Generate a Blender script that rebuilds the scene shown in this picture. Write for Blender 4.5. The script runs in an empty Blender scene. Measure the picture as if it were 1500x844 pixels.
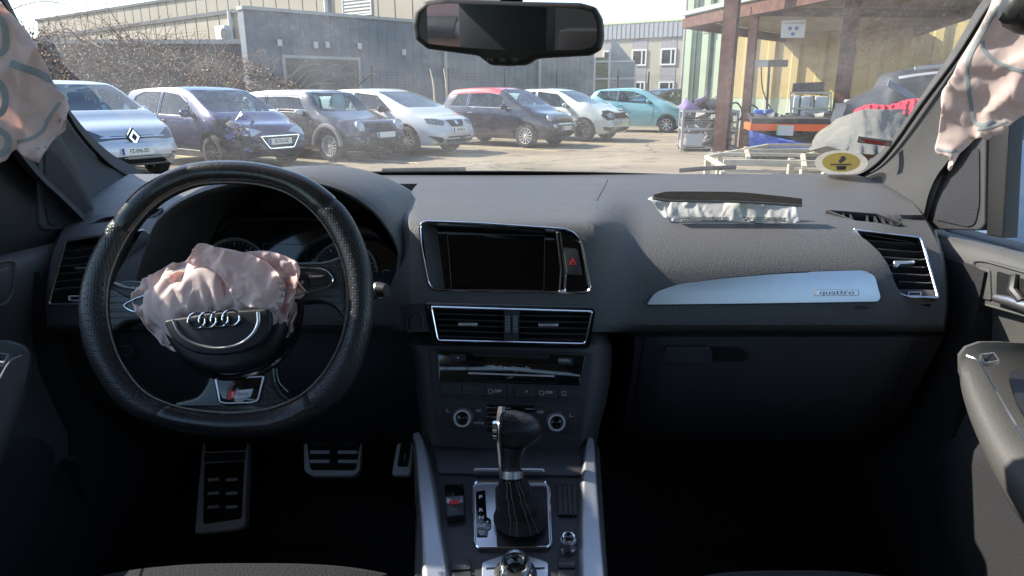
import bpy, bmesh, math, random
from mathutils import Vector, Matrix, noise
from mathutils.bvhtree import BVHTree
from math import sin, cos, pi, radians, sqrt, atan2
random.seed(7)
V = Vector
scene = bpy.context.scene
COL = scene.collection
PITCH = radians(16); EYE = 1.35; F = 1000.0
# ---------------------------------------------------------------- camera maths
def ray(u, v):
    x = (u-750)/F; y = (422-v)/F
    return V((x, cos(PITCH)+y*sin(PITCH), -sin(PITCH)+y*cos(PITCH)))
def P(u, v, Y):
    d = ray(u, v); t = Y/d.y
    return V((t*d.x, Y, EYE+t*d.z))
def PZ(u, v, z):
    d = ray(u, v); t = (z-EYE)/d.z
    return V((t*d.x, t*d.y, z))
class Frame:
    """a plane in the world: origin, right axis, up axis, normal towards the viewer"""
    def __init__(s, o, n, up=V((0, 0, 1))):
        s.o = V(o); s.n = V(n).normalized()
        s.x = V(up).cross(s.n).normalized(); s.y = s.n.cross(s.x).normalized()
    def loc(s, u, v, h=0):
        d = ray(u, v); e = V((0, 0, EYE)); o = s.o+s.n*h
        t = (o-e).dot(s.n)/d.dot(s.n); p = e+d*t-o
        return (p.dot(s.x), p.dot(s.y))
    def at(s, a, b, h=0): return s.o+s.x*a+s.y*b+s.n*h
    def px(s, u, v, h=0):
        a, b = s.loc(u, v, h); return s.at(a, b, h)
    def L(s, pts, h=0): return [s.loc(u, v, h) for u, v in pts]
# ---------------------------------------------------------------- 2D helpers
def rounded(pts, r, n=5):
    out = []; N = len(pts)
    for i in range(N):
        p = V(pts[i]).to_2d() if len(pts[i]) == 3 else V(pts[i]); a = V(pts[i-1]); b = V(pts[(i+1) % N])
        rr = r[i] if isinstance(r, (list, tuple)) else r
        da = a-p; db = b-p; k = min(rr, da.length*.48, db.length*.48)
        if k < 1e-6: out.append((p.x, p.y)); continue
        s = p+da.normalized()*k; e = p+db.normalized()*k
        for j in range(n+1):
            t = j/n; q = s*(1-t)**2+p*2*t*(1-t)+e*t*t
            out.append((q.x, q.y))
    return out
def cr(pts, n=6, closed=False):
    """Catmull-Rom through points of any dimension"""
    pts = [V(p) for p in pts]; N = len(pts); out = []
    rng = range(N if closed else N-1)
    for i in rng:
        p1 = pts[i]; p2 = pts[(i+1) % N]
        p0 = pts[i-1] if (closed or i > 0) else p1*2-p2
        p3 = pts[(i+2) % N] if (closed or i < N-2) else p2*2-p1
        for j in range(n):
            t = j/n
            out.append(.5*((2*p1)+(p2-p0)*t+(2*p0-5*p1+4*p2-p3)*t*t+(3*p1-p0-3*p2+p3)*t**3))
    if not closed: out.append(pts[-1].copy())
    return out
def area2(p): return sum(p[i-1][0]*p[i][1]-p[i][0]*p[i-1][1] for i in range(len(p)))/2
def inset2(p, d):
    """move a polygon inwards by d"""
    if area2(p) < 0: d = -d
    out = []; N = len(p)
    for i in range(N):
        a = V(p[i-1][:2]); b = V(p[i][:2]); c = V(p[(i+1) % N][:2])
        e1 = (b-a); e2 = (c-b)
        if e1.length < 1e-7: e1 = e2
        if e2.length < 1e-7: e2 = e1
        e1 = e1.normalized(); e2 = e2.normalized()
        n1 = V((-e1.y, e1.x)); n2 = V((-e2.y, e2.x)); m = n1+n2
        if m.length < 1e-4: m = n1
        m.normalize(); k = d/max(.5, m.dot(n1))
        q = b+m*k; out.append((q.x, q.y))
    return out
def lerp(a, b, t): return a+(b-a)*t
def smooth(e0, e1, x):
    t = max(0, min(1, (x-e0)/(e1-e0))); return t*t*(3-2*t)
def inpoly(x, y, p):
    c = False
    for i in range(len(p)):
        x1, y1 = p[i-1][:2]; x2, y2 = p[i][:2]
        if (y1 > y) != (y2 > y) and x < (x2-x1)*(y-y1)/(y2-y1)+x1: c = not c
    return c
def edist(x, y, p):
    m = 1e9; q = V((x, y))
    for i in range(len(p)):
        a = V(p[i-1][:2]); b = V(p[i][:2]); ab = b-a; l = ab.length_squared
        t = 0 if l == 0 else max(0, min(1, (q-a).dot(ab)/l)); m = min(m, (q-a-ab*t).length)
    return m
def hermite(pts):
    xs = [p[0] for p in pts]; ys = [p[1] for p in pts]; n = len(xs)
    d = [(ys[i+1]-ys[i])/(xs[i+1]-xs[i]) for i in range(n-1)]
    m = [d[0]]+[0 if d[i-1]*d[i] <= 0 else 2*d[i-1]*d[i]/(d[i-1]+d[i]) for i in range(1, n-1)]+[d[-1]]
    def f(x):
        if x <= xs[0]: return ys[0]
        if x >= xs[-1]: return ys[-1]
        i = 0
        while x > xs[i+1]: i += 1
        h = xs[i+1]-xs[i]; t = (x-xs[i])/h
        return (2*t**3-3*t*t+1)*ys[i]+(t**3-2*t*t+t)*h*m[i]+(-2*t**3+3*t*t)*ys[i+1]+(t**3-t*t)*h*m[i+1]
    return f
# ---------------------------------------------------------------- mesh builder
class MB:
    def __init__(s): s.v = []; s.f = []
    def add(s, vs, fs):
        b = len(s.v); s.v += [V(x) for x in vs]; s.f += [[b+i for i in f] for f in fs]; return s
    def box(s, c, size, rot=None, bev=0):
        hx, hy, hz = size[0]/2, size[1]/2, size[2]/2
        if bev:
            bm = bmesh.new(); bmesh.ops.create_cube(bm, size=1)
            for w in bm.verts: w.co = V((w.co.x*size[0], w.co.y*size[1], w.co.z*size[2]))
            bmesh.ops.bevel(bm, geom=bm.edges[:], offset=bev, segments=2, affect='EDGES', profile=.6)
            vs = [w.co.copy() for w in bm.verts]; bm.verts.index_update()
            fs = [[w.index for w in f.verts] for f in bm.faces]; bm.free()
        else:
            vs = [V((x, y, z)) for x in (-hx, hx) for y in (-hy, hy) for z in (-hz, hz)]
            fs = [(0, 1, 3, 2), (4, 6, 7, 5), (0, 4, 5, 1), (2, 3, 7, 6), (0, 2, 6, 4), (1, 5, 7, 3)]
        if rot is not None: vs = [rot @ x for x in vs]
        return s.add([x+V(c) for x in vs], fs)
    def bar(s, a, b, w, h, up=V((0, 0, 1))):
        a = V(a); b = V(b); d = (b-a); l = d.length; d.normalize()
        x = d.cross(V(up))
        if x.length < 1e-4: x = V((1, 0, 0))
        x.normalize(); y = x.cross(d)
        m = Matrix((x, d, y)).transposed()
        return s.box((a+b)/2, (w, l, h), m)
    def tube(s, pts, r, seg=8, closed=False, sq=None, up=V((0, 0, 1)), caps=True):
        pts = [V(p) for p in pts]; n = len(pts); rows = []
        prev = None
        if up is None: up = (0, 0, 1); sq = None
        for i in range(n):
            if closed: t = pts[(i+1) % n]-pts[i-1]
            else: t = pts[min(i+1, n-1)]-pts[max(i-1, 0)]
            if t.length < 1e-9: t = V((0, 0, 1))
            t.normalize()
            if prev is None:
                a = t.cross(V(up))
                if a.length < 1e-3: a = t.cross(V((1, .3, 0)))
            else: a = prev-t*prev.dot(t)
            if sq is not None and up is not None and sq != 0:
                a = t.cross(V(up))
            a.normalize(); prev = a; b = t.cross(a).normalized()
            rr = r[i] if isinstance(r, (list, tuple)) else r
            k = 1 if not sq else sq
            rows.append([pts[i]+a*cos(2*pi*j/seg)*rr+b*sin(2*pi*j/seg)*rr*k for j in range(seg)])
        base = len(s.v)
        for q in rows: s.v += q
        m = n if closed else n-1
        for i in range(m):
            for j in range(seg):
                A = base+i*seg+j; B = base+i*seg+(j+1) % seg
                C = base+((i+1) % n)*seg+(j+1) % seg; D = base+((i+1) % n)*seg+j
                s.f.append([A, B, C, D])
        if not closed and caps:
            s.f.append([base+j for j in range(seg)][::-1]); s.f.append([base+(n-1)*seg+j for j in range(seg)])
        return s
    def grid(s, rows, closeu=False):
        b = len(s.v); n = len(rows); m = len(rows[0])
        for r in rows: s.v += [V(x) for x in r]
        for i in range(n-1):
            for j in range(m if closeu else m-1):
                s.f.append([b+i*m+j, b+i*m+(j+1) % m, b+(i+1)*m+(j+1) % m, b+(i+1)*m+j])
        return s
    def solid(s, rows, off):
        """closed body: a sheet, its copy moved by off, and the rim between"""
        off = V(off) if not callable(off) else off
        b = len(s.v); n = len(rows); m = len(rows[0])
        for r in rows: s.v += [V(x) for x in r]
        for r in rows: s.v += [V(x)+(off(V(x)) if callable(off) else off) for x in r]
        k = n*m
        for i in range(n-1):
            for j in range(m-1):
                q = [b+i*m+j, b+i*m+j+1, b+(i+1)*m+j+1, b+(i+1)*m+j]
                s.f.append(q); s.f.append([x+k for x in q[::-1]])
        rim = [j for j in range(m)]+[i*m+m-1 for i in range(1, n)]+[(n-1)*m+j for j in range(m-2, -1, -1)]+[i*m for i in range(n-2, 0, -1)]
        for i in range(len(rim)):
            p, q = b+rim[i-1], b+rim[i]; s.f.append([p, q, q+k, p+k])
        return s
    def prism(s, fr, p2, h0, h1, bev=0, nb=3, back=True):
        """solid from a 2D outline (frame coordinates) between heights h0 and h1, front edge rounded"""
        if area2(p2) < 0: p2 = p2[::-1]
        rings = [(p2, h0)]
        if bev > 0:
            for k in range(nb+1):
                a = k/nb*pi/2; rings.append((inset2(p2, bev*(1-cos(a))), h1-bev+bev*sin(a)))
        else: rings.append((p2, h1))
        n = len(p2); b = len(s.v)
        for q, h in rings: s.v += [fr.at(x, y, h) for x, y in q]
        for i in range(len(rings)-1):
            for j in range(n):
                s.f.append([b+i*n+j, b+i*n+(j+1) % n, b+(i+1)*n+(j+1) % n, b+(i+1)*n+j])
        s.f.append([b+(len(rings)-1)*n+j for j in range(n)])
        if back: s.f.append([b+j for j in range(n)][::-1])
        return s
    def ring(s, fr, p2, w, h0, h1, bev=.0006):
        """frame of width w inside an outline"""
        if area2(p2) < 0: p2 = p2[::-1]
        q = inset2(p2, w); bo = inset2(p2, bev); bi = inset2(p2, w-bev)
        L = [(p2, h0), (p2, h1-bev), (bo, h1), (bi, h1), (q, h1-bev), (q, h0)]
        n = len(p2); b = len(s.v)
        for pp, h in L: s.v += [fr.at(x, y, h) for x, y in pp]
        k = len(L)
        for i in range(k):
            for j in range(n):
                s.f.append([b+i*n+j, b+i*n+(j+1) % n, b+((i+1) % k)*n+(j+1) % n, b+((i+1) % k)*n+j])
        return s
    def revolve(s, o, ax, prof, seg=32, caps=True):
        """prof: (radius, height along ax)"""
        ax = V(ax).normalized(); x = ax.orthogonal().normalized(); y = ax.cross(x)
        rows = [[V(o)+ax*h+(x*cos(2*pi*j/seg)+y*sin(2*pi*j/seg))*max(r, 1e-5) for j in range(seg)] for r, h in prof]
        b = len(s.v); s.grid(rows, True)
        if caps:
            s.f.append([b+j for j in range(seg)][::-1]); s.f.append([b+(len(prof)-1)*seg+j for j in range(seg)])
        return s
    def mesh(s, name, sm=40, fix=True):
        me = bpy.data.meshes.new(name); me.from_pydata([tuple(x) for x in s.v], [], s.f)
        bm = bmesh.new(); bm.from_mesh(me)
        if fix:
            bmesh.ops.remove_doubles(bm, verts=bm.verts, dist=1e-6)
            bmesh.ops.recalc_face_normals(bm, faces=bm.faces)
        for f in bm.faces: f.smooth = sm > 0
        bm.to_mesh(me); bm.free()
        if sm: me.set_sharp_from_angle(angle=radians(sm))
        return me
    def build(s, name, mat, parent=None, sm=40, fix=True):
        return link(name, s.mesh(name, sm, fix), mat, parent)
def link(name, me, mat, parent=None):
    o = bpy.data.objects.new(name, me); COL.objects.link(o)
    if mat is not None and len(me.materials) == 0: me.materials.append(mat)
    if parent is not None: adopt(o, parent)
    return o
def adopt(o, parent):
    o.parent = parent
    r = parent
    while r.parent is not None: r = r.parent
    if r.get('_local'): return o
    if parent.type == 'EMPTY': o.matrix_parent_inverse = (Matrix.Translation(parent.location) @ parent.rotation_euler.to_matrix().to_4x4()).inverted()
    return o
def tag(o, label=None, cat=None, group=None, kind=None):
    if label: o['label'] = label
    if cat: o['category'] = cat
    if group: o['group'] = group
    if kind: o['kind'] = kind
    return o
def thing(name, label, cat, loc=(0, 0, 0), rz=0, group=None, local=False):
    o = bpy.data.objects.new(name, None); COL.objects.link(o); o.empty_display_size = .1
    o.location = loc; o.rotation_euler = (0, 0, rz)
    if local: o['_local'] = 1
    return tag(o, label, cat, group)
def copy_tree(o, parent=None):
    c = o.copy(); COL.objects.link(c)
    if parent is not None: c.parent = parent
    for ch in list(o.children): copy_tree(ch, c)
    return c
def boolean(me, cutters, name='cut'):
    """difference of a mesh with a list of meshes, exact solver, via temporary objects"""
    o = bpy.data.objects.new('tmp', me); COL.objects.link(o); tmp = []
    for c in cutters:
        k = bpy.data.objects.new('tmpc', c); COL.objects.link(k); tmp.append(k)
        m = o.modifiers.new('b', 'BOOLEAN'); m.operation = 'DIFFERENCE'; m.solver = 'EXACT'; m.object = k
    dg = bpy.context.evaluated_depsgraph_get(); dg.update()
    out = bpy.data.meshes.new_from_object(o.evaluated_get(dg)); out.name = name
    for k in tmp+[o]: bpy.data.objects.remove(k)
    return out
def text_mb(fr, txt, a, b, size, h=0, depth=.0003, ang=0, align='CENTER', sx=1, bold=0):
    cu = bpy.data.curves.new('t', 'FONT'); cu.body = txt; cu.size = size; cu.extrude = depth; cu.align_x = align; cu.align_y = 'CENTER'
    cu.resolution_u = 2; cu.offset = bold
    o = bpy.data.objects.new('t', cu); COL.objects.link(o)
    dg = bpy.context.evaluated_depsgraph_get(); me = bpy.data.meshes.new_from_object(o.evaluated_get(dg))
    mb = MB(); vs = []
    for w in me.vertices:
        x, y = w.co.x*sx, w.co.y
        vs.append(fr.at(a+x*cos(ang)-y*sin(ang), b+x*sin(ang)+y*cos(ang), h+w.co.z))
    mb.add(vs, [list(p.vertices) for p in me.polygons])
    bpy.data.objects.remove(o); bpy.data.curves.remove(cu); bpy.data.meshes.remove(me)
    return mb
# ---------------------------------------------------------------- materials
def mat(name, col, rough=.5, metal=0., bump=0., bs=400., var=0., vs=6., coat=0., spec=.5, rvar=0., dirt=None, dscale=3., damt=.5, trans=0., emit=None):
    m = bpy.data.materials.new(name); m.use_nodes = True; nt = m.node_tree; N = nt.nodes; Lk = nt.links
    b = N['Principled BSDF']; c = (*col, 1) if len(col) == 3 else col
    b.inputs['Base Color'].default_value = c; b.inputs['Roughness'].default_value = rough; b.inputs['Metallic'].default_value = metal
    b.inputs['Coat Weight'].default_value = coat; b.inputs['Coat Roughness'].default_value = .05; b.inputs['Specular IOR Level'].default_value = spec
    b.inputs['Transmission Weight'].default_value = trans
    if emit: b.inputs['Emission Color'].default_value = (*emit[0], 1); b.inputs['Emission Strength'].default_value = emit[1]
    tc = N.new('ShaderNodeTexCoord')
    out = None
    if var or rvar:
        n = N.new('ShaderNodeTexNoise'); n.inputs['Scale'].default_value = vs; n.inputs['Detail'].default_value = 6; n.inputs['Roughness'].default_value = .65
        Lk.new(tc.outputs['Object'], n.inputs['Vector'])
        if var:
            mx = N.new('ShaderNodeMix'); mx.data_type = 'RGBA'
            mx.inputs[6].default_value = (*[x*(1-var) for x in c[:3]], 1); mx.inputs[7].default_value = (*[min(1, x*(1+var)) for x in c[:3]], 1)
            Lk.new(n.outputs['Fac'], mx.inputs[0]); out = mx.outputs[2]
        if rvar:
            mr = N.new('ShaderNodeMapRange'); mr.inputs[3].default_value = max(.02, rough-rvar); mr.inputs[4].default_value = min(1, rough+rvar)
            mr.inputs[1].default_value = .3; mr.inputs[2].default_value = .7
            Lk.new(n.outputs['Fac'], mr.inputs[0]); Lk.new(mr.outputs[0], b.inputs['Roughness'])
    if dirt:
        n2 = N.new('ShaderNodeTexNoise'); n2.inputs['Scale'].default_value = dscale; n2.inputs['Detail'].default_value = 9; n2.inputs['Roughness'].default_value = .72
        Lk.new(tc.outputs['Object'], n2.inputs['Vector'])
        r = N.new('ShaderNodeMapRange'); r.inputs[1].default_value = .48; r.inputs[2].default_value = .72; r.inputs[4].default_value = damt
        Lk.new(n2.outputs['Fac'], r.inputs[0])
        mx = N.new('ShaderNodeMix'); mx.data_type = 'RGBA'; mx.inputs[6].default_value = c; mx.inputs[7].default_value = (*dirt, 1)
        if out: Lk.new(out, mx.inputs[6])
        Lk.new(r.outputs[0], mx.inputs[0]); out = mx.outputs[2]
    if out: Lk.new(out, b.inputs['Base Color'])
    if bump:
        n = N.new('ShaderNodeTexNoise'); n.inputs['Scale'].default_value = bs; n.inputs['Detail'].default_value = 3
        Lk.new(tc.outputs['Object'], n.inputs['Vector'])
        bp = N.new('ShaderNodeBump'); bp.inputs['Strength'].default_value = bump; bp.inputs['Distance'].default_value = .002
        Lk.new(n.outputs['Fac'], bp.inputs['Height']); Lk.new(bp.outputs[0], b.inputs['Normal'])
    return m
def facing(nt, base, amp):
    N = nt.nodes; L = nt.links; lw = N.new('ShaderNodeLayerWeight'); lw.inputs[0].default_value = .5
    p = N.new('ShaderNodeMath'); p.operation = 'POWER'; p.inputs[1].default_value = 4.5; L.new(lw.outputs['Facing'], p.inputs[0])
    m = N.new('ShaderNodeMath'); m.operation = 'MULTIPLY_ADD'; m.inputs[1].default_value = amp; m.inputs[2].default_value = base; m.use_clamp = True; L.new(p.outputs[0], m.inputs[0]); return m
def glass_mat(name, tint=(.8, .9, .88), refl=.08, rough=.02):
    m = bpy.data.materials.new(name); m.use_nodes = True; nt = m.node_tree; N = nt.nodes; Lk = nt.links
    N.remove(N['Principled BSDF']); o = N['Material Output']
    t = N.new('ShaderNodeBsdfTransparent'); t.inputs[0].default_value = (*tint, 1)
    g = N.new('ShaderNodeBsdfGlossy'); g.inputs['Roughness'].default_value = rough
    mr = facing(nt, refl, .75)
    mx = N.new('ShaderNodeMixShader'); Lk.new(mr.outputs[0], mx.inputs[0]); Lk.new(t.outputs[0], mx.inputs[1]); Lk.new(g.outputs[0], mx.inputs[2])
    Lk.new(mx.outputs[0], o.inputs[0]); return m
# ================================================================ world, sun, camera
SUN_AZ = radians(74)      # to the left of straight ahead
SUN_EL = radians(38)
w = bpy.data.worlds.new("World"); scene.world = w; w.use_nodes = True
nt = w.node_tree; sky = nt.nodes.new('ShaderNodeTexSky'); sky.sky_type = 'NISHITA'; sky.sun_disc = False
sky.sun_elevation = SUN_EL; sky.sun_rotation = -SUN_AZ; sky.air_density = 1.0; sky.dust_density = .5; sky.ozone_density = 1.3
nt.links.new(sky.outputs[0], nt.nodes['Background'].inputs[0]); nt.nodes['Background'].inputs[1].default_value = .15
sl = bpy.data.lights.new('sun', 'SUN'); sl.energy = 4.6; sl.angle = radians(.5); sl.color = (1, .915, .80)
so = bpy.data.objects.new('sun', sl); COL.objects.link(so)
sd = V((-sin(SUN_AZ)*cos(SUN_EL), cos(SUN_AZ)*cos(SUN_EL), sin(SUN_EL)))
so.rotation_euler = sd.to_track_quat('Z', 'Y').to_euler(); so.location = sd*50
cam = bpy.data.cameras.new('camera'); cam.sensor_width = 36; cam.lens = 24; cam.clip_start = .02; cam.clip_end = 3000
co = bpy.data.objects.new('camera', cam); COL.objects.link(co); co.location = (0, 0, EYE); co.rotation_euler = (pi/2-PITCH, 0, 0)
scene.camera = co
scene.view_settings.view_transform = 'Standard'; scene.view_settings.look = 'None'; scene.view_settings.gamma = 1
scene.view_settings.exposure = 1.28
scene.cycles.max_bounces = 8; scene.cycles.transparent_max_bounces = 24; scene.cycles.caustics_reflective = False
# ================================================================ ground
def ground_mat():
    m = bpy.data.materials.new('worn_asphalt'); m.use_nodes = True; nt = m.node_tree; N = nt.nodes; L = nt.links
    b = N['Principled BSDF']; b.inputs['Roughness'].default_value = .9
    tc = N.new('ShaderNodeTexCoord')
    n1 = N.new('ShaderNodeTexNoise'); n1.inputs['Scale'].default_value = .35; n1.inputs['Detail'].default_value = 8; n1.inputs['Roughness'].default_value = .65
    n2 = N.new('ShaderNodeTexNoise'); n2.inputs['Scale'].default_value = 14; n2.inputs['Detail'].default_value = 6; n2.inputs['Roughness'].default_value = .8
    mp = N.new('ShaderNodeMapping'); mp.inputs['Rotation'].default_value = (0, 0, radians(-33)); mp.inputs['Scale'].default_value = (.5, 1.1, 1)
    L.new(tc.outputs['Object'], mp.inputs[0]); L.new(mp.outputs[0], n1.inputs[0]); L.new(tc.outputs['Object'], n2.inputs[0])
    r = N.new('ShaderNodeValToRGB'); e = r.color_ramp.elements
    e[0].position = .3; e[0].color = (.13, .108, .080, 1); e[1].position = .7; e[1].color = (.34, .275, .185, 1)
    k = r.color_ramp.elements.new(.5); k.color = (.23, .188, .132, 1)
    L.new(n1.outputs[0], r.inputs[0])
    mx = N.new('ShaderNodeMix'); mx.data_type = 'RGBA'; mx.blend_type = 'MULTIPLY'; mx.inputs[0].default_value = .7
    r2 = N.new('ShaderNodeMapRange'); r2.inputs[1].default_value = .3; r2.inputs[2].default_value = .7; r2.inputs[3].default_value = .55; r2.inputs[4].default_value = 1.25
    L.new(n2.outputs[0], r2.inputs[0]); L.new(r.outputs[0], mx.inputs[6]); L.new(r2.outputs[0], mx.inputs[7]); L.new(mx.outputs[2], b.inputs[0])
    vc = N.new('ShaderNodeTexVoronoi'); vc.feature = 'DISTANCE_TO_EDGE'; vc.inputs['Scale'].default_value = .35; L.new(tc.outputs['Object'], vc.inputs[0])
    n3 = N.new('ShaderNodeTexNoise'); n3.inputs['Scale'].default_value = 1.6; n3.inputs['Detail'].default_value = 7; L.new(tc.outputs['Object'], n3.inputs[0])
    vm = N.new('ShaderNodeMix'); vm.data_type = 'VECTOR'; vm.inputs[0].default_value = .35; L.new(tc.outputs['Object'], vm.inputs[4]); L.new(n3.outputs['Color'], vm.inputs[5]); L.new(vm.outputs[1], vc.inputs[0])
    rc_ = N.new('ShaderNodeMapRange'); rc_.inputs[1].default_value = .0; rc_.inputs[2].default_value = .012; rc_.inputs[3].default_value = .45; rc_.inputs[4].default_value = 1
    L.new(vc.outputs['Distance'], rc_.inputs[0])
    st_ = N.new('ShaderNodeMapRange'); st_.inputs[1].default_value = .56; st_.inputs[2].default_value = .68; st_.inputs[3].default_value = 1; st_.inputs[4].default_value = .55; L.new(n3.outputs[0], st_.inputs[0])
    mm = N.new('ShaderNodeMath'); mm.operation = 'MULTIPLY'; L.new(rc_.outputs[0], mm.inputs[0]); L.new(st_.outputs[0], mm.inputs[1])
    m2 = N.new('ShaderNodeMix'); m2.data_type = 'RGBA'; m2.blend_type = 'MULTIPLY'; m2.inputs[0].default_value = 1; L.new(mx.outputs[2], m2.inputs[6]); L.new(mm.outputs[0], m2.inputs[7]); L.new(m2.outputs[2], b.inputs[0])
    bp = N.new('ShaderNodeBump'); bp.inputs['Strength'].default_value = .5; bp.inputs['Distance'].default_value = .02
    L.new(n2.outputs[0], bp.inputs['Height']); L.new(bp.outputs[0], b.inputs['Normal'])
    return m
g = MB(); g.grid([[(-900, -900, 0), (900, -900, 0)], [(-900, 1500, 0), (900, 1500, 0)]])
tag(g.build('ground', ground_mat()), kind='structure')
TH = radians(33)                       # cars stand nose to the right and towards us
hd = V((cos(TH), -sin(TH), 0)); sdv = V((sin(TH), cos(TH), 0))
M_line = mat('worn_yellow_paint', (.62, .5, .22), .8, dirt=(.3, .25, .18), dscale=9, damt=.8)
ml = MB()
for q in [PZ(345, 262, .004), PZ(470, 246, .004), PZ(585, 237, .004), PZ(700, 226, .004), PZ(790, 220, .004), PZ(890, 211, .004)]:
    a = q-hd*4.6; b = q+hd*.5; s = sdv*.055; ml.grid([[a-s, a+s], [b-s, b+s]])
tag(ml.build('parking_lines', M_line), kind='structure')
# ================================================================ buildings
M_blue = mat('blue_grey_cladding', (.15, .17, .20), .7, var=.1, vs=1.2, bump=.0)
M_beige = mat('beige_cladding', (.34, .30, .235), .7, var=.08, vs=.6)
M_darkp = mat('dark_grey_panel', (.07, .078, .09), .7, var=.25, vs=.7)
M_white = mat('white_paint_metal', (.58, .58, .57), .5, var=.06)
M_alu = mat('grey_metal', (.32, .33, .34), .5, .3, var=.15)
M_seam = mat('dark_joint', (.06, .06, .06), .8)
M_dgrey = mat('dirty_roller_door', (.13, .125, .12), .6, var=.25, vs=2)
def wall_frame(a, b):
    a = V((a[0], a[1], 0)); b = V((b[0], b[1], 0)); d = (b-a).normalized(); n = V((d.y, -d.x, 0))
    f = Frame(a, n); f.x = d; f.y = V((0, 0, 1)); f.len = (b-a).length; return f
def block(root, name, fr, h, depth, m, x0=0, x1=None, z0=0):
    x1 = fr.len if x1 is None else x1
    mb = MB(); mb.prism(fr, [(x0, z0), (x1, z0), (x1, h), (x0, h)], -depth, 0); return mb.build(name, m, root, sm=0)
# blue-grey warehouse
fA = wall_frame((-9.55, 26), (4.4, 38.5))
bl = thing('warehouse', 'low blue-grey clad warehouse with a roller door behind the parked cars', 'building', (-9.55, 26, 0))
block(bl, 'wall', fA, 4.2, .5, M_blue)
mb = MB()
x = 0.0
while x < fA.len-.05: mb.prism(fA, [(x, 0.02), (x+.03, .02), (x+.03, 4.18), (x, 4.18)], -.01, .012); x += .42
mb.build('cladding_rib', M_blue, bl, sm=0)
MB().prism(fA, [(-.05, 4.18), (fA.len+.05, 4.18), (fA.len+.05, 4.3), (-.05, 4.3)], -.5, .06).build('roof_edge', M_alu, bl, sm=0)
a, _ = fA.loc(412, 80); b, _ = fA.loc(527, 80); _, zt = fA.loc(412, 80)
mb = MB(); mb.ring(fA, [(a, 0.01), (b, .01), (b, zt), (a, zt)], .12, .0, .05, .005); fm = mb.build('door_frame', M_alu, bl, sm=0)
mb = MB(); mb.prism(fA, [(a+.12, .0), (b-.12, .0), (b-.12, zt-.12), (a+.12, zt-.12)], -.02, .018); mb.build('roller_door', M_dgrey, bl, sm=0)
for (u, v) in [(463, 66), (480, 66), (527, 68), (592, 77), (410, 63)]:
    q = fA.px(u, v, .07); MB().box(q, (.16, .14, .24), bev=.03).build('wall_lamp', M_white, bl)
for u in (653, 790):
    q = fA.px(u, 110, .09); MB().tube([V((q.x, q.y, .05)), V((q.x, q.y, 4.15))], .09, 8).build('drain_pipe', M_alu, bl)
# dark low annex
fD = wall_frame((-30, 27.3), (-9.75, 27.3))
an = thing('annex_building', 'low dark grey flat-roofed annex behind the bramble thicket', 'building', (-30, 27.3, 0))
block(an, 'wall', fD, 3.16, 3, M_darkp)
MB().prism(fD, [(-.05, 3.1), (fD.len, 3.1), (fD.len, 3.26), (-.05, 3.26)], -3.05, .07).build('roof_edge', M_alu, an, sm=0)
mb = MB()
for k in range(24): mb.prism(fD, [(k*.85, .02), (k*.85+.04, .02), (k*.85+.04, 3.08), (k*.85, 3.08)], -.01, .015)
mb.build('cladding_rib', M_darkp, an, sm=0)
# beige halls
def hall(p0, p1, h, label, step, depth):
    f = wall_frame(p0, p1); r = thing('industrial_hall', label, 'building', (p0[0], p0[1], 0))
    block(r, 'wall', f, h, depth, M_beige)
    m = MB(); x = step
    while x < f.len: m.prism(f, [(x, .02), (x+.035, .02), (x+.035, h-.02), (x, h-.02)], -.01, .016); x += step
    m.build('panel_joint', M_seam, r, sm=0)
    MB().prism(f, [(-.1, h-.02), (f.len+.1, h-.02), (f.len+.1, h+.16), (-.1, h+.16)], -depth-.1, .1).build('roof_edge', M_darkp, r, sm=0)
    return f, r
fB, rB = hall((-34, 52), (-12.9, 34.7), 5.0, 'lower beige panelled hall with a downpipe and air conditioner, behind the annex', 1.15, 2.5)
fC, rC = hall((-42, 64.5), (-3.2, 35.4), 7.4, 'tall beige hall with a louvred window rising behind the blue-grey warehouse', 1.25, 6)
q = fB.px(338, 40, .12); MB().tube([V((q.x, q.y, 1)), V((q.x, q.y, 5.1))], .1, 8).build('drain_pipe', M_white, rB)
q = fB.px(328, 50, .25); ac = MB().box(q, (.9, .4, .75), fB_rot := Matrix((fB.x, -fB.n, V((0, 0, 1)))).transposed(), .03).build('air_conditioner', M_white, rB)
ac_f = fB
MB().revolve(fB.px(328, 50, .46), fB.n, [(.0, 0), (.27, 0), (.27, .015), (0, .015)], 20).build('fan_grille', M_seam, ac)
q = fC.px(478, 10, .1); MB().tube([V((q.x, q.y, 1)), V((q.x, q.y, 7.5))], .13, 8).build('drain_pipe', M_white, rC)
a, zb = fC.loc(503, 26); b, _ = fC.loc(546, 26)
mb = MB(); mb.ring(fC, [(a, zb), (b, zb), (b, 7.1), (a, 7.1)], .08, 0, .06, .005); wf = mb.build('window_frame', M_white, rC, sm=0)
mb = MB(); z = zb+.12
while z < 7.0: mb.prism(fC, [(a+.09, z), (b-.09, z), (b-.09, z+.1), (a+.09, z+.1)], .0, .035); z += .17
mb.build('louvre', M_white, wf, sm=0)
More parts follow.
